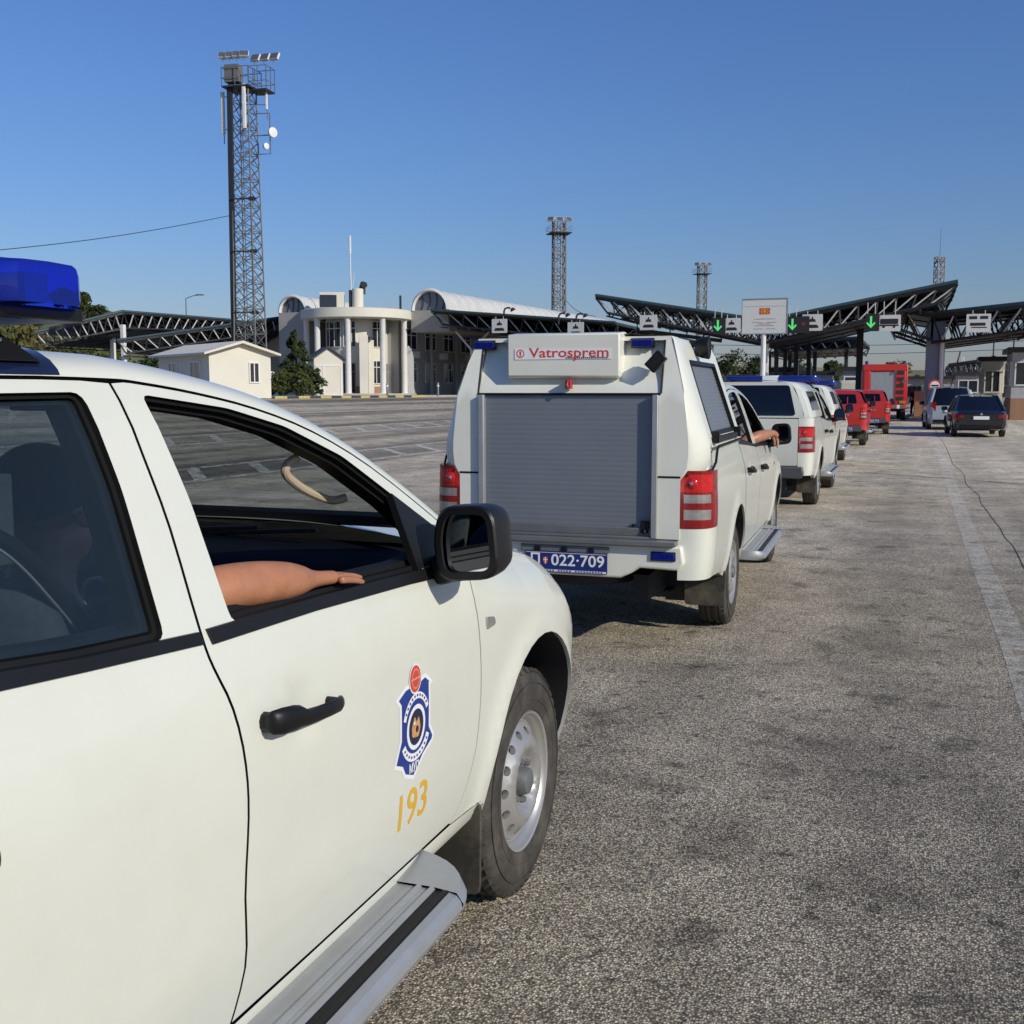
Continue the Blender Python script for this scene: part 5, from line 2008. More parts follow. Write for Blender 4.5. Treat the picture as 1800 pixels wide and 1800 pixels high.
# ------------------------------------------------------------------ canopies
def wing(root, A, B, depth, th=1.3, n=9, frames=4, tipA=.07, tipB=0., slab=.22, back=None, pale=STEELL, ceil=0.):
    """a sloping roof wing: its near edge runs from A to B, it reaches depth metres back"""
    A, B = Vector(A), Vector(B)
    bk = (RV if back is None else back) * depth
    up = Vector((0, 0, 1))
    r = MB()
    vs = [A, B, B + bk, A + bk]
    r.add([q for q in vs] + [q - up * slab for q in vs], [(0, 1, 2, 3), (7, 6, 5, 4), (0, 4, 5, 1), (1, 5, 6, 2), (2, 6, 7, 3), (3, 7, 4, 0)], 0, False)
    ro = r.build('roof_slab', CANOPY, root)
    # gutter fascia, a shade paler
    f = MB()
    f.tube([A - up * .04 + bk * -.004, B - up * .04 + bk * -.004], .10, 6)
    f.build('fascia_edge', FASCIA, ro)
    for k in range(frames):
        o_ = bk * (.012 + .976 * k / max(1, frames - 1))
        fr = MB()
        tA, tB = A + o_ - up * slab, B + o_ - up * slab
        bA, bB = A.lerp(B, tipA) + o_ - up * (th * (.75 if tipA else 1)), A.lerp(B, 1 - tipB) + o_ - up * (th * (.75 if tipB else 1))
        fr.tube([tA, tB], .09, 5, 1)
        fr.tube([bA, bB], .09, 5, 1)
        fr.tube([tA, bA], .07, 4, 1)
        fr.tube([tB, bB], .07, 4, 1)
        for i in range(n):
            p0, p1 = tA.lerp(tB, i / n), tA.lerp(tB, (i + 1) / n)
            q0, q1 = bA.lerp(bB, i / n), bA.lerp(bB, (i + 1) / n)
            fr.tube([p0, q0.lerp(q1, .5)], .055, 4, 0)  # sunlit diagonal, its brightness put into the paler colour
            fr.tube([q0.lerp(q1, .5), p1], .055, 4, 1)
        fr.build('truss', [pale, STEELD], root)
    if ceil:
        c_ = MB()
        q0, q1 = A.lerp(B, tipA) - up * (th * (.75 if tipA else 1) + .02) + bk * ceil, A.lerp(B, 1 - tipB) - up * (th * (.75 if tipB else 1) + .02) + bk * ceil
        c_.add([q0, q1, q1 + bk * (.98 - ceil), q0 + bk * (.98 - ceil)], [(0, 1, 2, 3)], 0, False)
        c_.add([q0 + up * .06, q1 + up * .06, q1 + bk * (.98 - ceil) + up * .06, q0 + bk * (.98 - ceil) + up * .06], [(3, 2, 1, 0)], 0, False)
        c_.build('ceiling', STEELD, root)
    # purlins and bracing between the trusses
    pu = MB()
    for i in range(n + 1):
        q = (A.lerp(B, tipA)).lerp(A.lerp(B, 1 - tipB), i / n) - up * th * .9
        pu.tube([q, q + bk], .06, 4)
    for k in range(frames - 1):
        for i in range(n):
            a_ = A.lerp(B, i / n) - up * slab + bk * (k / (frames - 1))
            b_ = A.lerp(B, (i + .5) / n) - up * th * .9 + bk * ((k + .5) / (frames - 1))
            pu.tube([a_, b_], .04, 4)
            pu.tube([b_, A.lerp(B, (i + 1) / n) - up * slab + bk * ((k + 1) / (frames - 1))], .04, 4)
    pu.build('purlins', STEELD, root)
    return ro


def post(root, p, z0, z1, w, m, pipe=False):
    c = MB()
    c.box((p[0], p[1], (z0 + z1) / 2), (w, w, z1 - z0), 0, None, Matrix.Rotation(RROT, 3, 'Z'))
    return c.build('column', m, root, .02)


CANOPY = mat('canopy_sheet', (.035, .045, .05), .45, metal=.2, var=.2, scale=.6)
FASCIA = mat('canopy_fascia', (.055, .085, .095), .4, metal=.2, var=.15)


def canopy(name_label):
    return thing('border_canopy', name_label, 'canopy', (0, 0, 0))


cv = canopy('V-shaped truss roof over the middle lanes behind the large white board')
VAL = at(1345, 562, 66)
wing(cv, at(1047, 518, 70), VAL, 11, 1.35, 10, 4, .07, 0)
wing(cv, at(1684, 493, 62), VAL, 11, 1.35, 10, 4, .09, 0, ceil=.05)
for k in (0, 5, 10):
    q = VAL + RV * (1 + k)
    post(cv, q, 0, VAL.z - 1.2, .26, WHITEP if k == 0 else STEELD)
q = at(1512, 600, 72)
post(cv, q, 0, 6.2, .40, STEELD)
gb = MB()        # service gantry hung under the left wing
a_, b_ = at(1120, 580, 74), at(1268, 599, 71)
for q0, q1, r_ in ((a_, b_, .17),):
    gb.tube([q0, q1], r_, 4)
for i in range(6):
    q = a_.lerp(b_, i / 5)
    gb.tube([q, q + Vector((0, 0, 1.0))], .05, 4)
gb.build('cable_gantry', STEELD, cv)

cr = canopy('truss roof sloping up out of the right edge of the scene on a clad column')
V2 = at(1640, 549, 65)
wing(cr, at(1980, 512, 57), V2, 12, 1.75, 8, 4, .08, 0, ceil=.05)
wing(cr, V2 + Vector((-2.6, 1.2, .55)), V2, 12, 1.6, 2, 3, .2, 0)
q = at(1643, 640, 66)
post(cr, q, 0, V2.z - .5, 1.05, BGREY)
MB().tube([q + Vector((.12, -.72, -q.z)), q + Vector((.12, -.72, 4.9 - q.z))], .13, 10).build('down_pipe', WHITEP, cr)
bs = MB()
bs.box((q.x, q.y, .55), (1.5, 1.9, 1.1), 0, None, Matrix.Rotation(RROT, 3, 'Z'))
bs.build('column_base', BROWN, cr, .03)
for k in (6, 12):
    post(cr, q + RV * k, 0, V2.z - .8, .6, STEELD)

cm = canopy('long dark truss roof running out from under the white vault')
TIP = at(758, 544, 97)
V3 = at(1083, 566, 91)
wing(cm, TIP, V3, 46, 1.6, 12, 8, .05, 0, ceil=.02)
for k in (2, 16, 30, 44):
    post(cm, TIP.lerp(V3, .92) + RV * k, .6, 6.4, .4, STEELD)
for k in range(3):
    q = TIP.lerp(V3, .16) + RV * (3 + 14 * k)
    f = MB()
    zb = gz(q.x, q.y)
    f.tube([(q.x, q.y, zb), (q.x, q.y, q.z - 3.2)], .20, 10)
    for sx_ in (-1, 1):
        f.tube([(q.x, q.y, q.z - 3.3), (q.x + sx_ * 1.5, q.y, q.z - 1.5)], .10, 6)
    f.build('column', WHITEP, cm)

cl = canopy('far left truss roof with crossing diagonals before the green trees')
P0, P1, P2 = at(62, 583, 92), at(215, 546, 96), at(405, 561, 104)
wing(cl, P0, P1, 16, 1.5, 10, 4, .04, 0, ceil=.1)
wing(cl, P2, P1, 16, 1.5, 12, 4, .04, 0)
for q in (P1, P1 + RV * 8, P0.lerp(P1, .5) + RV * 4):
    post(cl, q, 1.2, q.z - 1.2, .35, WHITEP)
cn = canopy('nearer left truss roof rising toward the tall mast behind the white cabin')
P3, P4 = at(206, 597, 92), at(536, 551, 106)
wing(cn, P3, P4, 18, 1.6, 15, 4, .03, .03, ceil=.05)
for f_ in (.08, .5, .92):
    q = P3.lerp(P4, f_) + RV * 6
    post(cn, q, 1.2, q.z - 1.4, .4, WHITEP if f_ < .2 else STEELD)
cb_ = canopy('low dark flat roof behind the white post of the large board')
wing(cb_, at(1338, 603, 94), at(1512, 592, 88), 18, 1.1, 8, 3, .03, .03, ceil=.02)
for u_, d_ in ((1352, 97), (1388, 96), (1432, 94), (1487, 92)):
    q = at(u_, 650, d_)
    post(cb_, q, 0, at(1400, 603, 94).z - .6, .3, STEELD)
# dark hall wall under the nearer left roof
hw = MB()
q0, q1 = P3.lerp(P4, .3) + RV * 15, P4 + RV * 15
for (a_, b_, z0, z1) in ((q0, q1, 1.3, 5.2),):
    d = (b_ - a_)
    ang = math.atan2(d.y, d.x)
    c = (a_ + b_) / 2
    hw.box((c.x, c.y, (z0 + z1) / 2), (Vector((d.x, d.y)).length, .3, z1 - z0), 0, None, Matrix.Rotation(ang, 3, 'Z'))
hw.build('back_wall', STEELD, cn)


# ------------------------------------------------------------------ signs hung under the canopies
FACE = Matrix((Vector((RV.y, -RV.x, 0)), Vector((0, 0, 1)), -RV)).transposed().to_4x4()


def face_at(p, yaw=0.):
    M = Matrix.Rotation(yaw, 4, 'Z') @ FACE
    M.translation = Vector(p)
    return M


SIGNW = mat('sign_white', (.62, .62, .60), .5, var=.06)
SIGNK = mat('sign_black', (.02, .02, .02), .5, var=.1)
GREENE = emit('green_signal_light', (.12, .75, .22), .95)
REDE = mat('unlit_red_lamp', (.18, .03, .03), .4)


def flat(mb, polys, M, d0, d1, mi=0):
    for pl in polys:
        mb.prism(pl, lambda a, b, d: Vector((a, b, d)), d0, d1, mi, M)


def rect(x0, y0, x1, y1):
    return [(x0, y0), (x1, y0), (x1, y1), (x0, y1)]


def hung_sign(label, u, v, d, w, h, picture, roof_z, name='lane_sign'):
    p = at(u, v, d)
    root = thing(name, label, 'lane sign', p, 0, 'lane signs hung under the canopies')
    M = face_at((0, 0, 0))
    b = MB()
    flat(b, [rounded(rect(-w / 2, -h / 2, w / 2, h / 2), .05, 2)], M, -.03, .03)
    b.build('sign_panel', SIGNW, root)
    k = MB()
    flat(k, picture, M, .03, .036)
    k.build('pictogram', SIGNK, root)
    rz_ = max(.2, roof_z - p.z - h / 2 - .55)
    for sx_ in (-.25, .25):
        q = M @ Vector((sx_ * w, h / 2, 0))
        MB().tube([q, q + Vector((0, 0, rz_))], .025, 5).build('hanger', STEELL, root)
    return root


def car_pic(s):
    return [[(-.20 * s, .04 * s), (.20 * s, .04 * s), (.12 * s, .20 * s), (-.12 * s, .20 * s)], rect(-.035 * s, .20 * s, .035 * s, .32 * s),
            rounded(rect(-.33 * s, -.30 * s, .33 * s, -.17 * s), .04 * s, 2), rect(-.26 * s, -.17 * s, .26 * s, -.12 * s)]


def bus_pic(s):
    return [rounded(rect(-.40 * s, -.05 * s, .40 * s, .20 * s), .04 * s, 2), rect(-.42 * s, -.14 * s, .42 * s, -.07 * s), ellipse(-.24 * s, -.17 * s, .06 * s, .06 * s, 12), ellipse(.22 * s, -.17 * s, .06 * s, .06 * s, 12)]


def truck_pic(s):
    return [rect(-.40 * s, .18 * s, -.06 * s, .32 * s), rect(.06 * s, .18 * s, .40 * s, .32 * s), rounded(rect(-.36 * s, -.12 * s, .30 * s, .02 * s), .03 * s, 2), rect(-.30 * s, -.22 * s, .36 * s, -.17 * s)]


for u, v, d, w, h, pic, rz_, lab in (
        (878, 573, 93.5, 1.36, 1.16, car_pic(1.35), 8.4, 'white car-lane sign below the white vault, farthest left of the lane signs'),
        (1012, 579, 90.5, 1.36, 1.16, car_pic(1.35), 7.6, 'white car-lane sign just above the sign box of the service pickup'),
        (1140, 567, 68.2, 1.08, .90, car_pic(1.02), 7.0, 'white car-lane sign under the left wing of the middle canopy'),
        (1286, 572, 65.8, 1.05, .86, car_pic(.98), 6.4, 'white car-lane sign touching the left edge of the large board'),
        (1428, 567, 64.6, 1.15, .95, car_pic(1.05), 6.6, 'white car-lane sign between the large board and the bus sign'),
        (1563, 568, 62.2, 1.22, .90, bus_pic(1.2), 7.2, 'white lane sign picturing a bus'),
        (1720, 568, 61.0, 1.25, 1.0, truck_pic(1.2), 6.4, 'white lane sign picturing trucks, farthest right of the lane signs')):
    hung_sign(lab, u, v, d, w, h, pic, rz_)
for u, v, d, lab in ((1262, 573, 66.0, 'green arrow signal left of the large white board'), (1393, 571, 64.8, 'green arrow signal right beside the large white board'),
                     (1531, 567, 62.4, 'green arrow signal beside the bus lane sign')):
    p = at(u, v, d)
    root = thing('lane_signal', lab, 'lane signal', p, 0, 'green arrow lane signals')
    M = face_at((0, 0, 0))
    b = MB()
    flat(b, [rounded(rect(-.30, -.48, .95 if u == 1393 else .45, .48), .05, 2)], M, -.12, .03)
    b.build('housing', SIGNK, root)
    a_ = MB()
    s_ = 1.15
    flat(a_, [[(-.05 * s_, .30 * s_), (.05 * s_, .30 * s_), (.05 * s_, -.10 * s_), (.17 * s_, .03 * s_), (.21 * s_, -.04 * s_), (0, -.27 * s_), (-.21 * s_, -.04 * s_), (-.17 * s_, .03 * s_), (-.05 * s_, -.10 * s_)]], M, .03, .05)
    a_.build('green_arrow', GREENE, root)
    if u == 1393:
        r_ = MB()
        flat(r_, [ellipse(.62, .05, .12, .12, 14)], M, .03, .045)
        r_.build('red_lamp', REDE, root)
    for sx_ in (-.2, .2):
        MB().tube([M @ Vector((sx_, .48, -.05)), M @ Vector((sx_, 1.1, -.05))], .025, 5).build('hanger', STEELL, root)
p = at(1344, 556, 58)
ib = thing('information_board', 'large white board with a red and yellow flag on a white post', 'board', (p.x, p.y, 0))
M = face_at((0, 0, p.z))
b = MB()
flat(b, [rect(-1.14, -.88, 1.14, .86)], M, -.06, .03)
bo = b.build('board_panel', mat('board_white', (.66, .66, .63), .5, var=.05), ib)
fr = MB()
flat(fr, [rect(-1.17, .86, 1.17, .92), rect(-1.17, -.93, 1.17, -.88), rect(-1.17, -.88, -1.14, .86), rect(1.14, -.88, 1.17, .86)], M, -.07, .05)
fr.build('board_frame', BGREY, bo)
fl = MB()
flat(fl, [rect(-.27, .10, .27, .42)], M, .03, .036)
fo = fl.build('flag', mat('flag_red', (.55, .05, .03), .6), bo)
fy = MB()
flat(fy, [ellipse(0, .26, .06, .06, 14)] + [[(0, .26), (.27 * math.cos(a - .12), .26 + .16 * math.sin(a - .12) * 1.0), (.27 * math.cos(a + .12), .26 + .16 * math.sin(a + .12))] for a in [PI / 4 * i for i in range(8)]], M, .036, .040)
fy.build('flag_sun', mat('flag_yellow', (.75, .48, .03), .6), fo)
tl = MB()
flat(tl, [rect(-.55, -.12, .55, -.16), rect(-.62, -.30, -.08, -.34), rect(.10, -.30, .62, -.34), rect(-.50, -.46, .50, -.50), rect(-.56, -.63, -.08, -.67), rect(.08, -.63, .56, -.67)], M, .03, .034, 0)
flat(tl, [rect(-.30, -.38, .30, -.41)], M, .03, .034, 1)
flat(tl, [rect(-1.0, .52, 1.0, .525), rect(-1.14, .50, 1.14, .51)], M, .03, .034, 0)
tl.build('board_writing', [mat('board_grey', (.33, .33, .33), .6), DECR], bo)
MB().tube([(0, .1, 0), (0, .1, p.z - .9)], .13, 10).build('post', WHITEP, ib)
for u, v, d, lab in ((886, 556, 96, 'curved-neck lamp above the car sign by the vault'), (982, 566, 92.5, 'curved-neck lamp left of the one above the service pickup'), (1013, 567, 91.5, 'curved-neck lamp above the sign box of the service pickup')):
    p = at(u, v, d)
    gl_ = thing('roof_lamp', lab, 'lamp', p, 0, 'curved lamps along the dark roof edge')
    MB().tube([(0, 0, -.2), (0, 0, .45), (.10, 0, .66), (.35, 0, .74), (.55, 0, .68)], .085, 8).build('neck', STEELD, gl_)
    h = MB()
    h.lathe([(0, .12), (.12, .10), (.22, -.06), (.24, -.16), (0, -.16)], 12, 0, Matrix.Translation((.72, 0, .62)) @ Matrix.Rotation(R(-25), 4, 'Y'))
    h.build('lamp_hood', STEELD, gl_)


# ------------------------------------------------------------------ customs building
GZ = 1.35
bd = thing('customs_building', 'cream two-storey building with a round columned front and white vaulted roof', 'building', (0, 0, 0))
C = at(628, 640, 100)
C.z = GZ
TOPZ = at(628, 540, 95.5).z
view = math.atan2(-C.y, -C.x)          # direction from the round front toward the road


def pol(r, deg, z):
    """point on the rotunda, deg counted to the right as seen from the road"""
    a = view + R(deg)
    return Vector((C.x + r * math.cos(a), C.y + r * math.sin(a), z))


b = MB()
b.lathe([(3.2, TOPZ - .86), (4.85, TOPZ - .86), (4.95, TOPZ - .80), (4.95, TOPZ - .05), (4.80, TOPZ), (0, TOPZ + .02)], 64, 0, Matrix.Translation((C.x, C.y, 0)))
ro = b.build('round_roof', CREAM, bd)
for a in (-88, -50, -10, 30, 70):
    c = MB()
    q = pol(4.45, a, 0)
    c.lathe([(.36, GZ), (.36, GZ + .12), (.27, GZ + .2), (.25, TOPZ - 1.0), (.33, TOPZ - .86)], 16, 0, Matrix.Translation((q.x, q.y, 0)))
    c.build('column', WHITEP, bd)
wl = MB()
rows = []
for z in (GZ, GZ + 1.0, 3.9, 5.4, TOPZ - .8):
    rows.append([pol(2.75, -115 + 230 * i / 40, z) for i in range(41)])
wl.grid(rows)
wl.build('round_wall', CREAM, bd)
bsx = MB()
bsx.grid([[pol(2.79, -110 + 220 * i / 30, z) for i in range(31)] for z in (GZ, GZ + .75)])
bsx.build('plinth', BROWN, bd)
k = MB()
k.lathe([(2.8, GZ + .14), (5.3, GZ + .14), (5.35, GZ), (2.8, GZ)], 48, 0, Matrix.Translation((C.x, C.y, 0)))
k.build('entrance_step', CONC, bd)


def curved_window(a0, a1, z0, z1, m=WIN, frame_m=WHITEP, nm=3, cross=True, r=2.80):
    w = MB()
    w.grid([[pol(r, a0 + (a1 - a0) * i / 6, z) for i in range(7)] for z in (z0, z1)])
    wo = w.build('window', m, bd)
    f = MB()
    for i in range(nm + 1):
        a = a0 + (a1 - a0) * i / nm
        f.tube([pol(r + .03, a, z0), pol(r + .03, a, z1)], .045, 4)
    zs = [z0, z1] + ([z0 + (z1 - z0) * .72] if cross else [])
    for z in zs:
        f.tube([pol(r + .03, a0 + (a1 - a0) * i / 6, z) for i in range(7)], .045, 4)
    f.build('window_frame', frame_m, wo)


for a0, a1 in ((-72, -30), (-24, -2), (28, 62)):
    curved_window(a0, a1, 5.55, TOPZ - 1.05)
for a0, a1 in ((-66, -34), (26, 58)):
    curved_window(a0, a1, GZ + 1.0, 4.35)
curved_window(-26, -4, GZ + .15, 4.1, WIN, BROWN, 2)          # entrance door
curved_window(68, 86, GZ + .15, 4.1, WIN, GREYW, 2)
pl = MB()      # thick entrance pillar with its wall lamp
for a, r_, z1, w_ in ((8, 4.0, 6.5, .75), (20, 3.5, 6.1, .5)):
    q = pol(r_, a, 0)
    pl.box((q.x, q.y, (GZ + z1) / 2), (w_, w_, z1 - GZ), 0, None, Matrix.Rotation(view, 3, 'Z'))
pl.build('entrance_pillar', CREAM, bd, .03)
pl = MB()
q = pol(4.0, 16, 6.2)
pl.lathe([(0, .2), (.18, .15), (.28, -.05), (0, -.1)], 12, 0, Matrix.Translation(q))
pl.build('wall_lamp', STEELD, bd)
fl_ = MB()     # half-height white fin at the right of the round front
pf = [(0, GZ), (1.0, GZ), (1.0, 4.6), (.85, 5.3), (.5, 5.75), (.15, 5.5), (0, 4.8)]
q = pol(4.7, 78, 0)
fl_.prism([(a - .5, z) for a, z in pf], lambda a, z, d: Vector((q.x + a * .9, q.y - a * .35 + d, z)), -.12, .12)
fl_.build('white_fin', WHITEP, bd)
# wings behind
AX, AN = Vector((math.sin(R(25)), math.cos(R(25)), 0)), Vector((math.cos(R(25)), -math.sin(R(25)), 0))
F0 = Vector((C.x, C.y, 0)) + AN * 3.6 + AX * 1.2
WT = TOPZ - .3
bw = MB()


def wbox(o, ax, an, l, d, z0, z1, mi=0):
    vs = [o, o + ax * l, o + ax * l - an * d, o - an * d]
    vv = [Vector((p.x, p.y, z0)) for p in vs] + [Vector((p.x, p.y, z1)) for p in vs]
    bw.add(vv, [(0, 1, 5, 4), (1, 2, 6, 5), (2, 3, 7, 6), (3, 0, 4, 7), (4, 5, 6, 7), (3, 2, 1, 0)], mi, False)


wbox(F0, AX, AN, 44, 15, GZ, WT)
wbox(F0 - AN * 15.5, AX, AN, 30, 6, GZ, WT - .2)
bw.build('long_wing', GREYW, bd)


def flat_window(s, z0, z1, w):
    q = F0 + AX * s + AN * .03
    g_ = MB()
    a_, c_ = q, q + AX * w
    g_.add([(a_.x, a_.y, z0), (c_.x, c_.y, z0), (c_.x, c_.y, z1), (a_.x, a_.y, z1)], [(0, 1, 2, 3)], 0, False)
    go = g_.build('window', WIN, bd)
    f = MB()
    for t in (0, .5, 1):
        p_ = a_.lerp(c_, t) + AN * .03
        f.tube([(p_.x, p_.y, z0), (p_.x, p_.y, z1)], .05, 4)
    for z in (z0, z0 + (z1 - z0) * .7, z1):
        f.tube([(a_.x + AN.x * .03, a_.y + AN.y * .03, z), (c_.x + AN.x * .03, c_.y + AN.y * .03, z)], .05, 4)
    f.build('window_frame', WHITEP, go)


for i in range(11):
    flat_window(1.2 + i * 3.6, 5.5, 7.3, 2.0)
    flat_window(1.2 + i * 3.6, 2.5, 4.3, 2.0)
for i in range(5):
    ac = MB()
    q = F0 + AX * (2.6 + i * 5.4) + AN * .25
    ac.box((q.x, q.y, 5.0), (.8, .5, .6), 0, None, Matrix.Rotation(R(65), 3, 'Z'))
    ac.build('air_conditioner', WHITEP, bd)
for i in range(4):
    pr = MB()
    q = F0 + AX * (.3 + 5 * i) + AN * .4
    pr.tube([(q.x, q.y, GZ), (q.x, q.y, WT)], .16, 8)
    pr.build('wall_pipe', GREYW, bd)


def vault(o, ax, an, l, r, z):
    """barrel roof along ax with a glazed end toward the road"""
    v = MB()
    rows = []
    for k_ in range(19):
        a = PI * k_ / 18
        rows.append([o + ax * (l * i / 24) + an * (r * math.cos(a)) + Vector((0, 0, z + r * math.sin(a))) for i in range(25)])
    v.grid(rows)
    vo = v.build('barrel_vault', VAULT, bd)
    rb = MB()
    for i in range(25):
        rb.tube([o + ax * (l * i / 24) + an * ((r + .02) * math.cos(PI * k_ / 12)) + Vector((0, 0, z + (r + .02) * math.sin(PI * k_ / 12))) for k_ in range(13)], .035 if i else .17, 4)
    rb.build('vault_rib', WHITEP, vo)
    e = MB()
    vs = [o + ax * .05 + an * (r * math.cos(PI * k_ / 18)) + Vector((0, 0, z + r * math.sin(PI * k_ / 18))) for k_ in range(19)]
    vs = [p_ + ax * .25 for p_ in vs]
    e.add(vs, [tuple(range(19))], 0, False)
    eo = e.build('vault_end_glazing', VGREY, vo)
    mb = MB()
    for t in (-.6, -.2, .2, .6):
        hh = math.sqrt(1 - t * t) * r
        q = o + ax * .27 + an * (r * t)
        # bowed glazing bars
        mb.tube([q + an * (.12 * r * math.sin(PI * j / 6) * (1 if t > -.9 else 0)) + Vector((0, 0, z + hh * j / 6)) for j in range(7)], .045, 4)
    mb.build('glazing_bar', STEELD, eo)
    return vo


VR = 1.75
o_ = at(756, 545, 99)
vault(Vector((o_.x, o_.y, 0)), AX, AN, 44, VR, o_.z)
sk_ = MB()
bw = sk_
oo = Vector((o_.x, o_.y, 0)) + AN * 1.95
wbox(oo, AX, AN, 44, 3.9, WT - 1.6, o_.z)
sk_.build('vault_kerb', GREYW, bd)
o2 = at(515, 549, 101)
vault(Vector((o2.x, o2.y, 0)), AX, AN, 9, 1.45, o2.z)
sk_ = MB()
bw = sk_
wbox(Vector((o2.x, o2.y, 0)) + AN * 1.6, AX, AN, 20, 3.2, GZ, o2.z)
sk_.build('side_wing', GREYW, bd)
rf = MB()
q = at(584, 530, 99)
rf.box((q.x, q.y, q.z), (2.2, 1.6, 1.5), 0, None, Matrix.Rotation(view + PI / 2, 3, 'Z'))
fo_ = rf.build('plant_housing', CREAM, bd, .03)
g_ = MB()
q2 = at(577, 529, 97.9)
g_.box((q2.x, q2.y, q2.z), (1.45, .15, 1.05), 0, None, Matrix.Rotation(view + PI / 2, 3, 'Z'))
g_.build('louvre', WIN, fo_)
q = at(629, 541, 98)
ch_ = MB()
hz_ = at(629, 508, 98).z
ch_.lathe([(.50, TOPZ), (.50, hz_), (.42, hz_ + .03), (0, hz_)], 18, 0, Matrix.Translation((q.x, q.y, 0)))
ch_.tube([(q.x + .35, q.y + .5, hz_ - .4), (q.x + .35, q.y + .5, hz_ + .15), (q.x + .45, q.y + .35, hz_ + .45), (q.x + .6, q.y, hz_ + .35)], .28, 10, 1)
ch_.tube([(q.x - .62, q.y, TOPZ), (q.x - .62, q.y, hz_ - .1)], .16, 8, 1)
ch_.build('chimney', [CREAM, STEELD], bd)
an_ = MB()
q = at(618, 541, 98.5)
za = at(617, 414, 98.5).z
an_.tube([(q.x, q.y, TOPZ), (q.x - .05, q.y, za - 1.6)], .05, 5)
an_.tube([(q.x - .05, q.y, za - 1.6), (q.x - .05, q.y, za)], .10, 6)
an_.tube([(q.x + .3, q.y, za - 3.2), (q.x + .05, q.y, za - 5.2)], .025, 4)
an_.build('aerial', WHITEP, bd)
vp_ = MB()
q = at(704, 548, 98)
vp_.tube([(q.x, q.y, TOPZ), (q.x, q.y, TOPZ + 1.2)], .10, 6)
vp_.build('vent_pipe', STEELD, bd)


# ------------------------------------------------------------------ cabins and booths
def gable_cabin(name, label, corner, a, w, L, wall_h, rise, roof_m, wall_m, over=.35, feats=()):
    """corner: ground point of the near left corner of the gable end; a: direction of the long axis away from the gable"""
    a = Vector((a[0], a[1], 0)).normalized()
    g = Vector((-a.y, a.x, 0))
    if g.x < 0:
        g = -g
    root = thing(name, label, 'cabin', corner)
    b = MB()
    pr_ = [(0, 0), (w, 0), (w, wall_h), (w / 2, wall_h + rise), (0, wall_h)]
    b.prism(pr_, lambda p_, z, d: g * p_ + a * d + Vector((0, 0, z)), 0, L)
    bo = b.build('walls', wall_m, root)
    r = MB()
    k_ = rise / (w / 2)
    rp = [(-over, wall_h - over * k_ + .02), (w / 2, wall_h + rise + .02), (w + over, wall_h - over * k_ + .02), (w + over, wall_h - over * k_ + .14), (w / 2, wall_h + rise + .16), (-over, wall_h - over * k_ + .14)]
    r.prism(rp, lambda p_, z, d: g * p_ + a * d + Vector((0, 0, z)), -over, L + over)
    r.build('roof', roof_m, root)
    for kind, face, x0, x1, z0, z1 in feats:
        m_ = MB()
        fn_ = (lambda p_, z, d: g * p_ - a * d + Vector((0, 0, z))) if face == 'gable' else (lambda p_, z, d: a * p_ - g * d + Vector((0, 0, z)))
        m_.prism(rect(x0, z0, x1, z1), fn_, .005, .04)
        wo = m_.build(kind, WIN if kind == 'window' else wall_m, root)
        f_ = MB()
        t_ = .07
        for rr in (rect(x0 - t_, z0 - t_, x0, z1 + t_), rect(x1, z0 - t_, x1 + t_, z1 + t_), rect(x0, z0 - t_, x1, z0), rect(x0, z1, x1, z1 + t_)):
            f_.prism(rr, fn_, .004, .07)
        if kind == 'window':
            f_.prism(rect((x0 + x1) / 2 - .03, z0, (x0 + x1) / 2 + .03, z1), fn_, .041, .06)
        f_.build('frame', WHITEP, wo)
    return root


q = at(369, 690, 62)
gable_cabin('office_cabin', 'white gabled cabin with shaded long side behind the roof of the nearest pickup', (q.x, q.y, 1.25), (-.62, .78), 3.75, 7.6, 2.55, .55, CREAM, CREAM, .45,
            (('window', 'gable', 2.45, 2.95, .95, 2.0), ('window', 'long', 1.2, 2.5, .9, 2.05), ('window', 'long', 4.6, 5.8, .9, 2.05)))
q = at(553, 697, 82)
gable_cabin('storage_hut', 'small white hut with a double door between the bush and the round building', (q.x, q.y, 1.33), (-.35, .94), 2.15, 2.6, 2.75, .75, STEELD, CREAM, .22,
            (('door', 'gable', .75, 1.95, .1, 2.2), ('door', 'gable', .15, .62, .1, 2.2)))
q = at(467, 668, 88)
gable_cabin('kiosk', 'little white kiosk half hidden between the white cabin and the bush', (q.x, q.y, 1.3), (-.3, .95), 1.0, 1.5, 1.6, .2, WHITEP, WHITEP, .1, (('window', 'gable', .2, .8, .7, 1.3),))


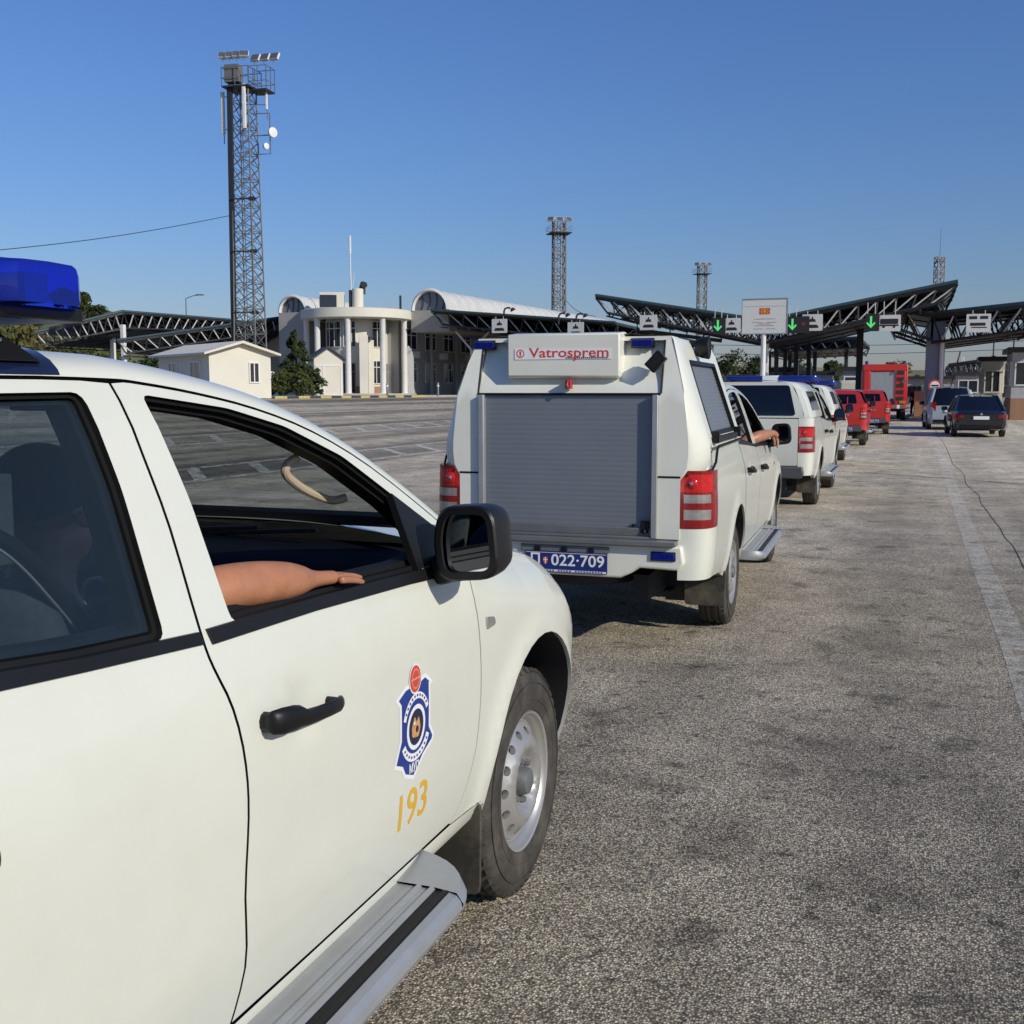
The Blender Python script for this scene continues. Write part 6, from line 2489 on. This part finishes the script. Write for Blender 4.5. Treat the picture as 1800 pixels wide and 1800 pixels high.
def booth(name, label, c, size, rz, wall_m, base_m, roof_m, base_h=.9, win=True):
    root = thing(name, label, 'booth', c, rz)
    sx_, sy_, sz_ = size
    b = MB()
    b.box((0, 0, base_h / 2), (sx_, sy_, base_h))
    b.build('base', base_m, root, .02)
    w_ = MB()
    w_.box((0, 0, (base_h + sz_) / 2), (sx_ - .04, sy_ - .04, sz_ - base_h))
    w_.build('walls', wall_m, root)
    r_ = MB()
    r_.box((0, 0, sz_ + .15), (sx_ + .5, sy_ + .5, .3))
    r_.build('roof', roof_m, root, .03)
    if win:
        for sgx, sgy in ((0, -1), (1, 0), (-1, 0)):
            hw_ = (sx_ if sgy else sy_) / 2 - .2
            g_ = MB()
            M_ = Matrix.Translation((sgx * sx_ / 2, sgy * sy_ / 2, 0)) @ Matrix.Rotation(0 if sgy else (PI / 2 if sgx > 0 else -PI / 2), 4, 'Z')
            g_.box((0, 0, (base_h + sz_) / 2 + .1), (hw_ * 2, .04, (sz_ - base_h) * .5), 0, M_)
            go = g_.build('window', WIN, root)
            f_ = MB()
            zc_, hh_ = (base_h + sz_) / 2 + .1, (sz_ - base_h) * .25
            for x_ in (-hw_, 0, hw_):
                f_.box((x_, -.02, zc_), (.08, .08, hh_ * 2 + .1), 0, M_)
            for z_ in (zc_ - hh_, zc_ + hh_):
                f_.box((0, -.02, z_), (hw_ * 2, .08, .08), 0, M_)
            f_.build('window_frame', WHITEP, go)
    return root


booth('passport_booth', 'grey booth with a brown tiled base at the right edge of the lanes', Vector((at(1818, 720, 66).x, 66, 0)), (3.0, 4.5, 3.9), RROT, mat('booth_grey', (.42, .44, .46), .5), BROWN, STEELD, 1.25)
booth('control_booth', 'narrow cream booth with steps left of the grey passport booth', Vector((at(1741, 700, 73).x, 73, 0)), (1.3, 2.2, 3.6), RROT, CREAM, CREAM, STEELD, .8)
booth('control_booth', 'grey inspection booth behind the white post of the large board', Vector((at(1378, 660, 78).x, 78, 0)), (1.9, 2.5, 3.0), RROT, BGREY, BGREY, STEELD, 1.0)
booth('control_booth', 'blue-grey booth just left of the red fire engine', Vector((at(1508, 660, 84).x, 84, 0)), (2.2, 2.5, 3.2), RROT, BGREY, BGREY, STEELD, 1.0)
booth('control_booth', 'pale booth with dark windows between the black posts under the middle canopy', Vector((at(1440, 660, 86).x, 86, 0)), (2.0, 2.6, 2.9), RROT, WHITEP, BGREY, STEELD, 1.0)
booth('control_booth', 'grey booth seen between the clad column and the cream booth', Vector((at(1700, 690, 88).x, 88, 0)), (1.8, 2.4, 2.9), RROT, GREYW, GREYW, STEELD, 1.0)
booth('control_booth', 'cream booth low between the service pickup and the post of the large board', Vector((at(1310, 660, 90).x, 90, 0)), (1.8, 2.4, 2.7), RROT, CREAM, GREYW, STEELD, 1.0)
for u_, d_, lab_ in ((1665, 70, 'striped barrier arm raised beside the clad column'), (1770, 68, 'striped barrier arm raised before the grey passport booth')):
    q = at(u_, 700, d_)
    ba = thing('barrier_gate', lab_, 'barrier', (q.x, q.y, 0), RROT, 'raised barrier arms')
    MB().box((0, 0, .55), (.35, .35, 1.1)).build('housing', DECY, ba, .03)
    for k_ in range(7):
        b_ = MB()
        b_.box((.10 * k_, 0, 1.15 + .46 * k_), (.09, .05, .47), 0, None, Matrix.Rotation(R(12), 3, 'Y'))
        b_.build('arm_band', DECR if k_ % 2 else DECW, ba)
isl = MB()
for i, t in enumerate((0, 7, 14)):
    q = Vector((at(1618, 735, 66).x, 66, 0)) + RV * t
    isl.box((q.x, q.y, .08), (1.3, 6.9, .16), 0, None, Matrix.Rotation(RROT, 3, 'Z'))
tag(isl.build('traffic_island', CONC, None, .03), kind='structure')
rl_ = thing('crash_guard', 'brown guard block at the foot of the clad column beside the fire engine', 'guard block', Vector((at(1615, 735, 64.5).x, 64.5, .16)), RROT)
MB().box((0, 0, .75), (.6, .8, 1.5)).build('block', BROWN, rl_, .04)
ss_ = thing('stop_sign', 'round red and white sign on a short pole before the clad column', 'road sign', Vector((at(1641, 735, 60).x, 60, 0)), 0)
zz_ = at(1641, 678, 60).z
M = face_at((0, 0, zz_))
MB().tube([(0, .04, 0), (0, .04, zz_ + .2)], .04, 6).build('pole', GALV, ss_)
d_ = MB()
flat(d_, [ellipse(0, 0, .33, .33, 24)], M, 0, .02)
d_ = d_.build('sign_disc', DECR, ss_)
e_ = MB()
flat(e_, [ellipse(0, 0, .24, .24, 24)], M, .02, .026)
e_.build('sign_field', DECW, d_)
e_ = MB()
flat(e_, [rect(-.19, -.04, .19, .05)], M, .026, .032)
e_.build('sign_bar', SIGNK, d_)


# ------------------------------------------------------------------ other vehicles
def car(name, label, loc, rz, L, W, H, paint, kind, group=None, plate=True):
    """x forward, origin below the middle"""
    root = thing(name, label, 'car', loc, rz, group)
    sed = kind == 'sedan'
    zb = .92 if sed else 1.05
    h = L / 2
    st_ = [(-h, .38, zb - .12, .80), (-h + .06, .30, zb - .02, .90), (-h + .30, .24, zb + (.02 if sed else .04), .97), (-h + 1.0, .22, zb + .03, 1.0), (0, .22, zb, 1.0),
           (h - 1.5, .22, zb - .02, 1.0), (h - .7, .24, zb - .12, .97), (h - .2, .28, zb - .24, .88), (h, .38, zb - .36, .74)]
    b = MB()
    rows = []
    for x, zl, zt, k_ in st_:
        w_ = W / 2 * k_
        half = [(0, zl), (w_ * .9, zl), (w_ * .985, zl + .10), (w_, (zl + zt) / 2 + .05), (w_ * .975, zt - .06), (w_ * .90, zt), (0, zt + .025)]
        rows.append([Vector((x, -y_, z_)) for y_, z_ in half] + [Vector((x, y_, z_)) for y_, z_ in half[::-1][1:-1]])
        rows[-1].append(rows[-1][0])
    b.grid(rows)
    b.add(rows[0], [tuple(range(len(rows[0]) - 1))], 0, True)
    b.build('body', paint, root)
    if sed:
        gx = [(-h + .62, zb), (-h + 1.45, H), (h - 2.25, H - .02), (h - 1.25, zb - .03)]
    else:
        gx = [(-h + .12, zb + .02), (-h + .45, H - .03), (h - 2.3, H), (h - 1.35, zb)]
    wb, wt = W / 2 * .90, W / 2 * .70

    def gp(i, sg, inset_=0):
        x, z = gx[i]
        return Vector((x, sg * ((wb if i in (0, 3) else wt) - inset_), z))
    r_ = MB()
    rr = []
    for i in range(9):
        t = i / 8
        x = gx[1][0] + (gx[2][0] - gx[1][0]) * t
        z = gx[1][1] + (gx[2][1] - gx[1][1]) * t + .04 * math.sin(PI * t) + .02
        rr.append([Vector((x, wt * j / 6, z + .03 * (1 - (j / 6) ** 2))) for j in range(-6, 7)])
    r_.grid(rr)
    for sg in (-1, 1):
        for i0, i1 in ((0, 1), (1, 2), (2, 3)):
            r_.tube([gp(i0, sg), gp(i1, sg)], .055, 6)
        xm = (gx[1][0] + gx[2][0]) / 2
        r_.tube([Vector((xm, sg * wt, H)), Vector((xm + .1, sg * wb, zb))], .045, 6)
    r_.build('roof', paint, root)
    for nm, ids in (('rear_window', (0, 1)), ('windscreen', (2, 3))):
        g_ = MB()
        i0, i1 = ids
        sgn = -1 if nm == 'rear_window' else 1
        rr = []
        for a_ in range(6):
            t = a_ / 5
            p0, p1 = gp(i0, -1).lerp(gp(i1, -1), t), gp(i0, 1).lerp(gp(i1, 1), t)
            rr.append([p0.lerp(p1, j / 8) + Vector((sgn * .10 * (1 - (j / 4 - 1) ** 2), 0, .0)) for j in range(9)])
        g_.grid(rr)
        g_.build(nm, G_BLACK, root)
    for sg in (-1, 1):
        g_ = MB()
        g_.add([gp(0, sg, .01), gp(1, sg, .01), gp(2, sg, .01), gp(3, sg, .01)], [(0, 1, 2, 3)], 0, False)
        g_.build('side_window', G_BLACK, root)
        l_ = MB()
        if sed:
            l_.grid([[Vector((x_, sg * W / 2 * f_, zb - .22 + .11 * q_)) for x_, f_ in ((-h - .012, .62), (-h - .012, .80), (-h + .045, .915), (-h + .28, .985))] for q_ in (0, 1)])
        else:
            l_.grid([[Vector((-h + .0 + .18 * t * t, sg * (W / 2 * (.66 + .26 * t)), zb - .22 + .36 * q_)) - Vector((.02, 0, 0)) for t in (0, .35, .7, 1)] for q_ in (0, 1)])
        l_.build('tail_light', REDL if sed else REDB, root)
        m_ = MB()
        mx_ = gx[3][0] - .55
        m_.box((mx_, sg * (W / 2 + .10), zb + .08), (.14, .22, .15))
        m_.build('mirror', paint if sed else PLAST, root, .04)
        for X in (-h + .95, h - .92):
            wq = put_wheel(root, X, sg, .325)
            wq.matrix_local = Matrix.Translation((X, sg * (W / 2 - .11), .325)) @ Matrix.Rotation(-sg * PI / 2, 4, 'X') @ Matrix.Scale(.886, 4)
            ar = MB()
            ar.tube([Vector((X + .36 * math.cos(a), sg * (W / 2 * .985), .33 + .36 * math.sin(a))) for a in [PI * j / 12 for j in range(13)]], .03, 6)
            ar.build('wheel_arch', RUBBER, root)
    bp_ = MB()
    bp_.box((-h - .01, 0, .38), (.10, W * .78, .14))
    bp_.build('bumper_trim', PLAST, root, .03)
    if plate:
        p_ = MB()
        p_.box((-h - .035, 0, zb - .22), (.02, .52, .12))
        p_.build('number_plate', DECW, root)
    bg_ = MB()
    bg_.lathe([(.045, 0), (.045, .012), (0, .014)], 14, 0, frame((-h - .03, 0, zb - .09), (0, -1, 0), (0, 0, 1)))
    bg_.build('badge', CHROME, root)
    ex = MB()
    ex.tube([(-h - .02, -W * .32, .28), (-h + .3, -W * .32, .28)], .035, 8)
    ex.build('exhaust', CHROME, root)
    return root


car('sedan_car', 'black saloon seen from behind, nearest of the cars in the right lane', (at(1711, 765, 41.5).x, 41.5, 0), PI / 2 - R(17), 4.7, 1.84, 1.46, BLACKP, 'sedan')
car('suv_car', 'silver blue off-roader queuing just ahead of the black saloon', (at(1679, 750, 48).x, 49, 0), PI / 2 - R(17), 4.5, 1.86, 1.78, SILVER, 'suv')
car('hatchback_car', 'white car mostly hidden ahead of the silver off-roader', (at(1690, 735, 60).x, 61, 0), PI / 2 - R(17), 4.1, 1.75, 1.72, WHITE, 'suv')
# white van beyond the pickups
vn = thing('white_van', 'small white box van beyond the red pickups, left of the fire engine', 'van', (at(1489, 700, 82).x, 82, 0), PI / 2 - R(18))
b = MB()
b.box((0, 0, 1.45), (3.4, 2.0, 2.0))
b.build('box_body', WHITEP, vn, .05)
b = MB()
b.box((2.5, 0, 1.1), (1.7, 1.9, 1.5))
b.build('cab', WHITEP, vn, .25)
b = MB()
b.box((-1.71, 0, 1.5), (.03, 1.7, 1.6))
b.build('rear_doors', WHITE2, vn, .01)
for sg in (-1, 1):
    b = MB()
    b.box((-1.73, sg * .9, .75), (.04, .12, .35))
    b.build('tail_light', REDB, vn)
    for X in (-1.0, 2.4):
        wq = put_wheel(vn, X, sg)
        wq.matrix_local = Matrix.Translation((X, sg * .86, .367)) @ Matrix.Rotation(-sg * PI / 2, 4, 'X')

# ---- fire engine
fe = thing('fire_engine', 'tall red fire engine with a grey rear shutter and roof ladder', 'fire engine', Vector((at(1553, 735, 62).x, 62, 0)), PI / 2 - R(17))
b = MB()
b.box((2.7, 0, 1.9), (5.2, 2.44, 2.5))
b.box((3.2, 0, .85), (6.0, 2.2, .5), 1)
b.build('body', [REDP, INNER], fe, .05)
b = MB()
b.box((6.6, 0, 1.75), (2.1, 2.4, 2.6))
b.build('cab', REDP, fe, .2)
b = MB()
b.box((7.66, 0, 2.2), (.04, 2.1, 1.0))
b.build('windscreen', G_BLACK, fe, .02)
b = MB()
for i in range(24):
    b.box((.085, .10, 1.15 + 1.6 * i / 24), (.03, 1.30, .062))
b.build('rear_shutter', ALU, fe)
b = MB()
for sg, y_ in ((1, .95), (-1, -.82)):
    b.box((.06, y_, 1.92), (.10, .34 if sg > 0 else .56, 2.0))
b.box((.05, 0, 2.98), (.12, 2.36, .36))
b.build('rear_posts', REDP, fe, .03)
b = MB()
for i in range(5):
    b.box((.0, -.82, 1.25 + i * .36), (.03, .36, .20))
b.build('step_pocket', INNER, fe)
b = MB()
b.box((-.02, 0, .80), (.20, 2.4, .22))
bo = b.build('rear_bumper', ALUDARK, fe, .02)
b = MB()
for i in range(8):
    b.box((-.125, -1.05 + i * .3, .80), (.012, .15, .2), i % 2)
b.build('reflective_strip', [DECR, DECW], bo)
for sg in (-1, 1):
    b = MB()
    b.box((-.01, sg * .98, 1.05), (.06, .34, .16), 0)
    b.build('tail_light', AMBERL, fe)
    b = MB()
    b.lathe([(.09, 0), (.09, .14), (.05, .18), (0, .18)], 12, 0, Matrix.Translation((.2, sg * 1.0, 3.17)))
    b.build('beacon', BLUEL, fe)
    for X in (1.5, 6.3):
        wq = put_wheel(fe, X, sg)
        wq.matrix_local = Matrix.Translation((X, sg * 1.06, .48)) @ Matrix.Rotation(-sg * PI / 2, 4, 'X') @ Matrix.Scale(1.3, 4)
    for X in (1.3, 3.6):
        b = MB()
        b.box((X + .3, sg * 1.225, 1.9), (1.5, .02, 1.8))
        b.build('side_shutter', ALU, fe)
b = MB()
for y_ in (-.55, -.15):
    b.tube([(-.1, y_, 3.28), (4.8, y_, 3.34)], .035, 6)
for i in range(15):
    b.tube([(.1 + i * .32, -.55, 3.28), (.1 + i * .32, -.15, 3.28)], .02, 5)
b.build('ladder', ALU, fe)
b = MB()
b.tube([(.02, -1.0, 2.2), (-.05, -1.0, 2.2)], .10, 14)
b.tube([(.02, -.55, 2.75), (-.05, -.55, 2.75)], .08, 14)
b.build('work_lamp', LAMPG, fe)

stander('person in dark clothes standing on the island beside the fire engine', (at(1606, 720, 67).x, 67, .16), PI * .6, CLOTHK, CLOTHK)
stander('person in a blue shirt standing behind the one in dark clothes', (at(1614, 720, 72).x, 72, .16), PI * .9, CLOTHB, CLOTH)


# ------------------------------------------------------------------ trees, bushes, hills
def foliage(name, cols):
    m, nt, out = new_mat(name)
    b_ = N(nt, 'ShaderNodeBsdfPrincipled', Roughness=.75)
    b_.inputs['Specular IOR Level'].default_value = .2
    gi = N(nt, 'ShaderNodeNewGeometry')
    cr_ = N(nt, 'ShaderNodeValToRGB')
    cr_.color_ramp.elements[0].color = cols[0] + (1,)
    cr_.color_ramp.elements[1].color = cols[1] + (1,)
    nt.links.new(gi.outputs['Random Per Island'], cr_.inputs[0])
    nt.links.new(cr_.outputs[0], b_.inputs['Base Color'])
    tr_ = N(nt, 'ShaderNodeBsdfTranslucent')
    nt.links.new(cr_.outputs[0], tr_.inputs[0])
    mx_ = N(nt, 'ShaderNodeMixShader')
    mx_.inputs[0].default_value = .25
    nt.links.new(b_.outputs[0], mx_.inputs[1])
    nt.links.new(tr_.outputs[0], mx_.inputs[2])
    nt.links.new(mx_.outputs[0], out.inputs[0])
    return m


LEAF_D = foliage('dark_leaves', ((.020, .034, .012), (.065, .085, .030)))
LEAF_M = foliage('mid_leaves', ((.040, .055, .015), (.120, .130, .040)))
LEAF_Y = foliage('dry_leaves', ((.085, .085, .028), (.20, .175, .06)))
BARK = mat('bark', (.09, .065, .045), .9, var=.3, scale=4)


def clump(mb, c, r, n, ls, rnd):
    for _ in range(n):
        while True:
            d = Vector((rnd.uniform(-1, 1), rnd.uniform(-1, 1), rnd.uniform(-1, 1)))
            if .15 < d.length < 1:
                break
        p = c + Vector((d.x * r[0], d.y * r[1], d.z * r[2]))
        a = Vector((rnd.uniform(-1, 1), rnd.uniform(-1, 1), rnd.uniform(-1, 1))).normalized()
        b_ = a.orthogonal().normalized()
        s_ = ls * rnd.uniform(.6, 1.3)
        mb.add([p - a * s_, p + b_ * s_ * .55, p + a * s_, p - b_ * s_ * .55], [(0, 1, 2, 3)], 0, False)


def tree(name, label, loc, h, w, m, seed, cat='tree', trunk=.3, shape='round', n=1400, ls=.22, group=None, wd=None):
    rnd = random.Random(seed)
    root = thing(name, label, cat, loc, 0, group)
    mb = MB()
    tr_ = MB()
    if shape == 'cone':
        k_ = 34
        for i in range(k_):
            t = rnd.random() ** .8
            z = h * (.06 + .94 * t)
            rr = w / 2 * (1 - t) ** .8 * rnd.uniform(.55, 1.05) + .06
            a = rnd.uniform(0, 2 * PI)
            clump(mb, Vector((rr * .75 * math.cos(a), rr * .75 * math.sin(a), z)), (w * .13 * (1.25 - t), w * .13 * (1.25 - t), h * .07), n // k_, ls, rnd)
        clump(mb, Vector((0, 0, h * .98)), (.12, .12, h * .06), 30, ls * .7, rnd)
        tr_.tube([(0, 0, 0), (0, 0, h * .9)], [.12, .03], 6)
    else:
        z0 = h * trunk
        k_ = 22
        tr_.tube([(0, 0, 0), (.03 * w, 0, z0), (0, .02 * w, h * .7)], [.045 * h * .5, .03 * h * .5, .012 * h], 7)
        for i in range(k_):
            a, t = rnd.uniform(0, 2 * PI), rnd.random()
            rr = w / 2 * math.sqrt(rnd.random()) * .8 * math.sqrt(max(.1, 1 - (2 * t - .8) ** 2 * .7))
            c = Vector((rr * math.cos(a), rr * math.sin(a) * (1 if wd is None else wd / w), z0 + (h - z0) * (.08 + .86 * t)))
            q_ = rnd.uniform(.12, .20) * w
            clump(mb, c, (q_, q_, min(q_ * .8, h * .2)), n // k_, ls, rnd)
            if i < 7 and trunk > .05:
                tr_.tube([(0, 0, z0 * .9), c * .6 + Vector((0, 0, z0 * .4)), c], [.012 * h, .008 * h, .003 * h], 5)
    mb.build('crown', m, root, 0, 0)
    tr_.build('trunk', BARK, root)
    return root


q = at(522, 697, 79)
tree('conifer', 'dense dark conifer before the round-fronted building', (q.x, q.y, 1.3), at(522, 582, 79).z - 1.3, 4.3, LEAF_D, 3, 'tree', shape='cone', n=3200, ls=.13)
for i, (u, d, h, w, m_, lab) in enumerate(((497, 77, 1.9, 1.9, LEAF_M, 'low green bush at the left foot of the conifer'), (532, 76.5, 1.6, 2.0, LEAF_M, 'low green bush in front of the conifer'),
                                          (556, 78, 2.2, 1.5, LEAF_D, 'dark bush touching the left wall of the small hut'), (478, 79, 1.3, 1.2, LEAF_D, 'smallest bush, nearest the white cabin'))):
    tree('bush', lab, (at(u, 690, d).x, d, 1.3), h, w, m_, 20 + i, 'bush', .02, n=1100, ls=.10)
bd_ = MB()
fb = at(466, 690, 77)
fb_ = thing('flower_tub', 'small red-brown tub with a leafy plant beside the white cabin', 'plant tub', (fb.x, fb.y, 1.3))
MB().lathe([(.0, 0), (.22, 0), (.28, .5), (.25, .5), (.23, .4), (0, .4)], 14).build('tub', DECR, fb_)
pm = MB()
clump(pm, Vector((0, 0, .75)), (.3, .3, .35), 120, .08, random.Random(5))
pm.build('plant', LEAF_M, fb_, 0, 0)
# wooded hill far left with a house on top
hl_ = MB()
rows = []
rnd = random.Random(9)
for j in range(13):
    y = 210 + j * 18
    rows.append([])
    for i in range(33):
        x = -260 + i * 9.0
        e = 22 * math.exp(-((x + 118) / 42) ** 2 - ((y - 320) / 70) ** 2) + 10 * math.exp(-((x + 190) / 55) ** 2 - ((y - 310) / 80) ** 2)
        rows[-1].append(Vector((x, y, 1.0 + e + rnd.uniform(-.3, .3))))
hl_.grid(rows)
tag(hl_.build('hill', mat('hill_scrub', (.13, .13, .05), .95, var=.5, scale=.08), None, 0, 0), kind='structure')


def hz(x, y):
    return 1.0 + 22 * math.exp(-((x + 118) / 42) ** 2 - ((y - 320) / 70) ** 2) + 10 * math.exp(-((x + 190) / 55) ** 2 - ((y - 310) / 80) ** 2)


protos = [tree('leafy_tree', 'dark broad tree among those on the far left hill', (0, 0, 0), 7, 8, LEAF_D, 41, group='trees on the far left hill', n=1000, ls=.45),
          tree('leafy_tree', 'olive broad tree low on the wooded hill', (0, 0, 0), 6, 8, LEAF_M, 42, group='trees on the far left hill', n=1000, ls=.45),
          tree('leafy_tree', 'yellowish broad tree on the wooded hill', (0, 0, 0), 5.5, 7, LEAF_Y, 43, group='trees on the far left hill', n=1000, ls=.45)]
HT = [(-121, 300, 1), (-128, 280, 0), (-131, 290, 1), (-140, 286, 2), (-113, 292, 1), (-106, 285, 0), (-126, 270, 2), (-137, 262, 1), (-116, 265, 0), (-148, 275, 0), (-146, 250, 2), (-128, 245, 1), (-110, 250, 2), (-98, 270, 1), (-92, 255, 2), (-104, 238, 0)]
seen_ = set()
side_words = {0: 'dark broad tree', 1: 'olive broad tree', 2: 'yellowish broad tree'}
for i, (x, y, k_) in enumerate(HT):
    o = protos[k_] if k_ not in seen_ else copy_tree(protos[k_])
    seen_.add(k_)
    o.location = (x, y, hz(x, y) - .5)
    o.rotation_euler.z = i * 1.3
    o.scale = (1, 1, 1 + .15 * math.sin(i * 2.1))
    o['label'] = {0: 'dark broad tree among those on the far left hill', 1: 'olive broad tree among those on the far left hill', 2: 'yellowish broad tree among those on the far left hill'}[k_]
# nearer trees seen under the left roofs
for i, (u, d, h, w, m_, lab) in enumerate(((40, 118, 7.6, 9, LEAF_Y, 'yellow-green tree left of the far truss roof'), (118, 122, 6.0, 10, LEAF_M, 'green tree showing under the far truss roof, left of its post'),
                                          (205, 126, 4.8, 10, LEAF_M, 'green tree showing under the ridge of the far truss roof'), (-30, 116, 9, 9, LEAF_M, 'green tree at the very left edge'),
                                          (290, 124, 4.4, 9, LEAF_D, 'dark tree in the gap over the white cabin'))):
    tree('leafy_tree', lab, (at(u, 690, d).x, d, 1.0), h, w, m_, 60 + i, 'tree', .12, n=1800, ls=.28)
# trees and fields beyond the border post
for i, (u, d, h, w, m_, lab) in enumerate(((1288, 150, 7.2, 6.5, LEAF_D, 'dark tree seen under the left wing of the middle canopy'), (1328, 140, 6.0, 5, LEAF_D, 'dark tree left of the post of the large board'),
                                          (1452, 130, 5.6, 3.2, LEAF_D, 'dark round tree behind the row of black posts'), (1470, 150, 5.2, 4.5, LEAF_M, 'green tree between the posts and the blue-grey booth'),
                                          (1405, 160, 8.0, 6, LEAF_D, 'dark tree behind the grey inspection booth'), (1575, 170, 6.0, 8, LEAF_M, 'green tree hidden behind the fire engine'),
                                          (1690, 150, 4.6, 8, LEAF_Y, 'yellowish tree beyond the white hidden car'), (1725, 170, 5.4, 9, LEAF_M, 'green tree beyond the cream booth'),
                                          (1255, 170, 6.5, 8, LEAF_M, 'green tree at the right edge of the service pickup'))):
    p = at(u, 690, d)
    tree('leafy_tree', lab, (p.x, p.y, 0), h, w, m_, 80 + i, 'tree', .18, n=1500, ls=.25)
fd_ = MB()
rows = []
for j in range(9):
    y = 240 + j * 60
    rows.append([Vector((-120 + i * 30, y, (.2 + 15 * (j / 8) ** 1.2) * (1 + .25 * math.sin(i * .7 + j)))) for i in range(26)])
fd_.grid(rows)
tag(fd_.build('fields', mat('dry_field', (.26, .21, .09), .95, var=.5, scale=.02), None, 0, 0), kind='structure')
# far buildings and posts of the other side of the border
for i, (u, d, w, h, lab) in enumerate(((1285, 175, 10, 3.6, 'low pale building under the left wing of the middle canopy'), (1700, 120, 14, 3.0, 'long low grey building behind the cars in the right lane'))):
    p = at(u, 690, d)
    o = thing('low_building', lab, 'building', (p.x, p.y, 0), RROT)
    MB().box((0, 0, h / 2), (w, 5, h)).build('walls', WHITEP if i == 0 else GREYW, o)
    MB().box((0, 0, h + .15), (w + .8, 5.8, .3)).build('roof', STEELD, o)
    for k_ in range(int(w // 3)):
        MB().box((-w / 2 + 1.5 + k_ * 3, -2.52, h * .55), (1.6, .06, 1.1)).build('window', WIN, o)
fp = at(1750, 640, 110)
cf = canopy('farther flat roof with a toothed edge beyond the cream booth')
wing(cf, at(1668, 640, 105), at(1756, 628, 100), 14, 1.2, 9, 3, .03, .0)
post(cf, at(1690, 660, 108), 0, 5.0, .35, WHITEP)
post(cf, at(1745, 660, 104), 0, 5.0, .35, STEELD)
for i, (u, d, lab) in enumerate(((1398, 74, 'black post with a sunlit side, left one of the pair left of the blue-grey booth'), (1420, 75, 'black post with a sunlit side, right one of the pair left of the blue-grey booth'))):
    p = at(u, 690, d)
    o = thing('gate_post', lab, 'post', (p.x, p.y, 0), RROT, 'black posts under the middle canopy')
    MB().box((0, 0, 2.6), (.28, .28, 5.2)).build('shaft', STEELD, o, .02)
    b = MB()
    b.box((.17, 0, 1.9), (.06, .22, 3.4))  # sunlit side of the post, put in as a white strip
    b.build('sunlit_side_strip', WHITEP, o)
    MB().box((0, 0, 5.25), (.8, .8, .1)).build('cap', STEELD, o)
for i, (u, d) in enumerate(((1743, 130), (1778, 120))):
    p = at(u, 690, d)
    o = thing('utility_pole', ('thin dark pole rising behind the cream booth', 'thin dark pole rising behind the grey passport booth')[i], 'pole', (p.x, p.y, 0))
    MB().tube([(0, 0, 0), (0, 0, 8.6)], [.12, .08], 6).build('shaft', STEELD, o)
    MB().tube([(-.9, 0, 8.2), (.9, 0, 8.2)], .05, 4).build('crossarm', STEELD, o)
for i, (u, d) in enumerate(((770, 88), (681, 90))):
    p = at(u, 697, d)
    o = thing('bollard', ('grey bollard on the pavement right of the round building', 'grey bollard on the pavement before the round building')[i], 'bollard', (p.x, p.y, 1.35))
    MB().lathe([(.09, 0), (.09, .95), (.06, 1.02), (0, 1.03)], 12).build('shaft', GALV, o)
    MB().lathe([(.095, .7), (.095, .82)], 12).build('band', DECW, o)

# ------------------------------------------------------------------ light, sky, camera
SUN_AZ, SUN_EL = math.atan2(.74, -.673), R(27)
sv = Vector((math.sin(SUN_AZ) * math.cos(SUN_EL), math.cos(SUN_AZ) * math.cos(SUN_EL), math.sin(SUN_EL)))
sl = bpy.data.lights.new('sun', 'SUN')
sl.energy = 3.6
sl.angle = R(.5)
sl.color = (1, .94, .80)
so = bpy.data.objects.new('sun', sl)
COL.objects.link(so)
so.rotation_euler = sv.to_track_quat('Z', 'Y').to_euler()
w = bpy.data.worlds.new('World')
scene.world = w
w.use_nodes = True
nt = w.node_tree
bg = nt.nodes['Background']
sk = nt.nodes.new('ShaderNodeTexSky')
sk.sky_type = 'NISHITA'
sk.sun_disc = False
sk.sun_elevation = SUN_EL
sk.sun_rotation = SUN_AZ
sk.air_density, sk.dust_density, sk.ozone_density = 1.5, .3, 10.0
tn = nt.nodes.new('ShaderNodeMix')
tn.data_type, tn.blend_type = 'RGBA', 'MULTIPLY'
tn.inputs[0].default_value = 1
tn.inputs[7].default_value = (.92, .875, 1.07, 1)
nt.links.new(sk.outputs[0], tn.inputs[6])
nt.links.new(tn.outputs[2], bg.inputs[0])
bg.inputs[1].default_value = .10
cam = bpy.data.cameras.new('camera')
cam.sensor_width = 36
cam.lens = 36 * FOCAL / 1800
cam.clip_start, cam.clip_end = .05, 9000
co = bpy.data.objects.new('camera', cam)
COL.objects.link(co)
co.location = (0, 0, CAMZ)
co.rotation_euler = (PI / 2 - PITCH, 0, 0)
scene.camera = co
scene.view_settings.view_transform = 'Standard'
scene.view_settings.look = 'None'
scene.view_settings.exposure = 0
scene.view_settings.gamma = 1
scene.cycles.max_bounces = 8
scene.cycles.transparent_max_bounces = 16
scene.cycles.caustics_reflective = False
scene.cycles.caustics_refractive = False
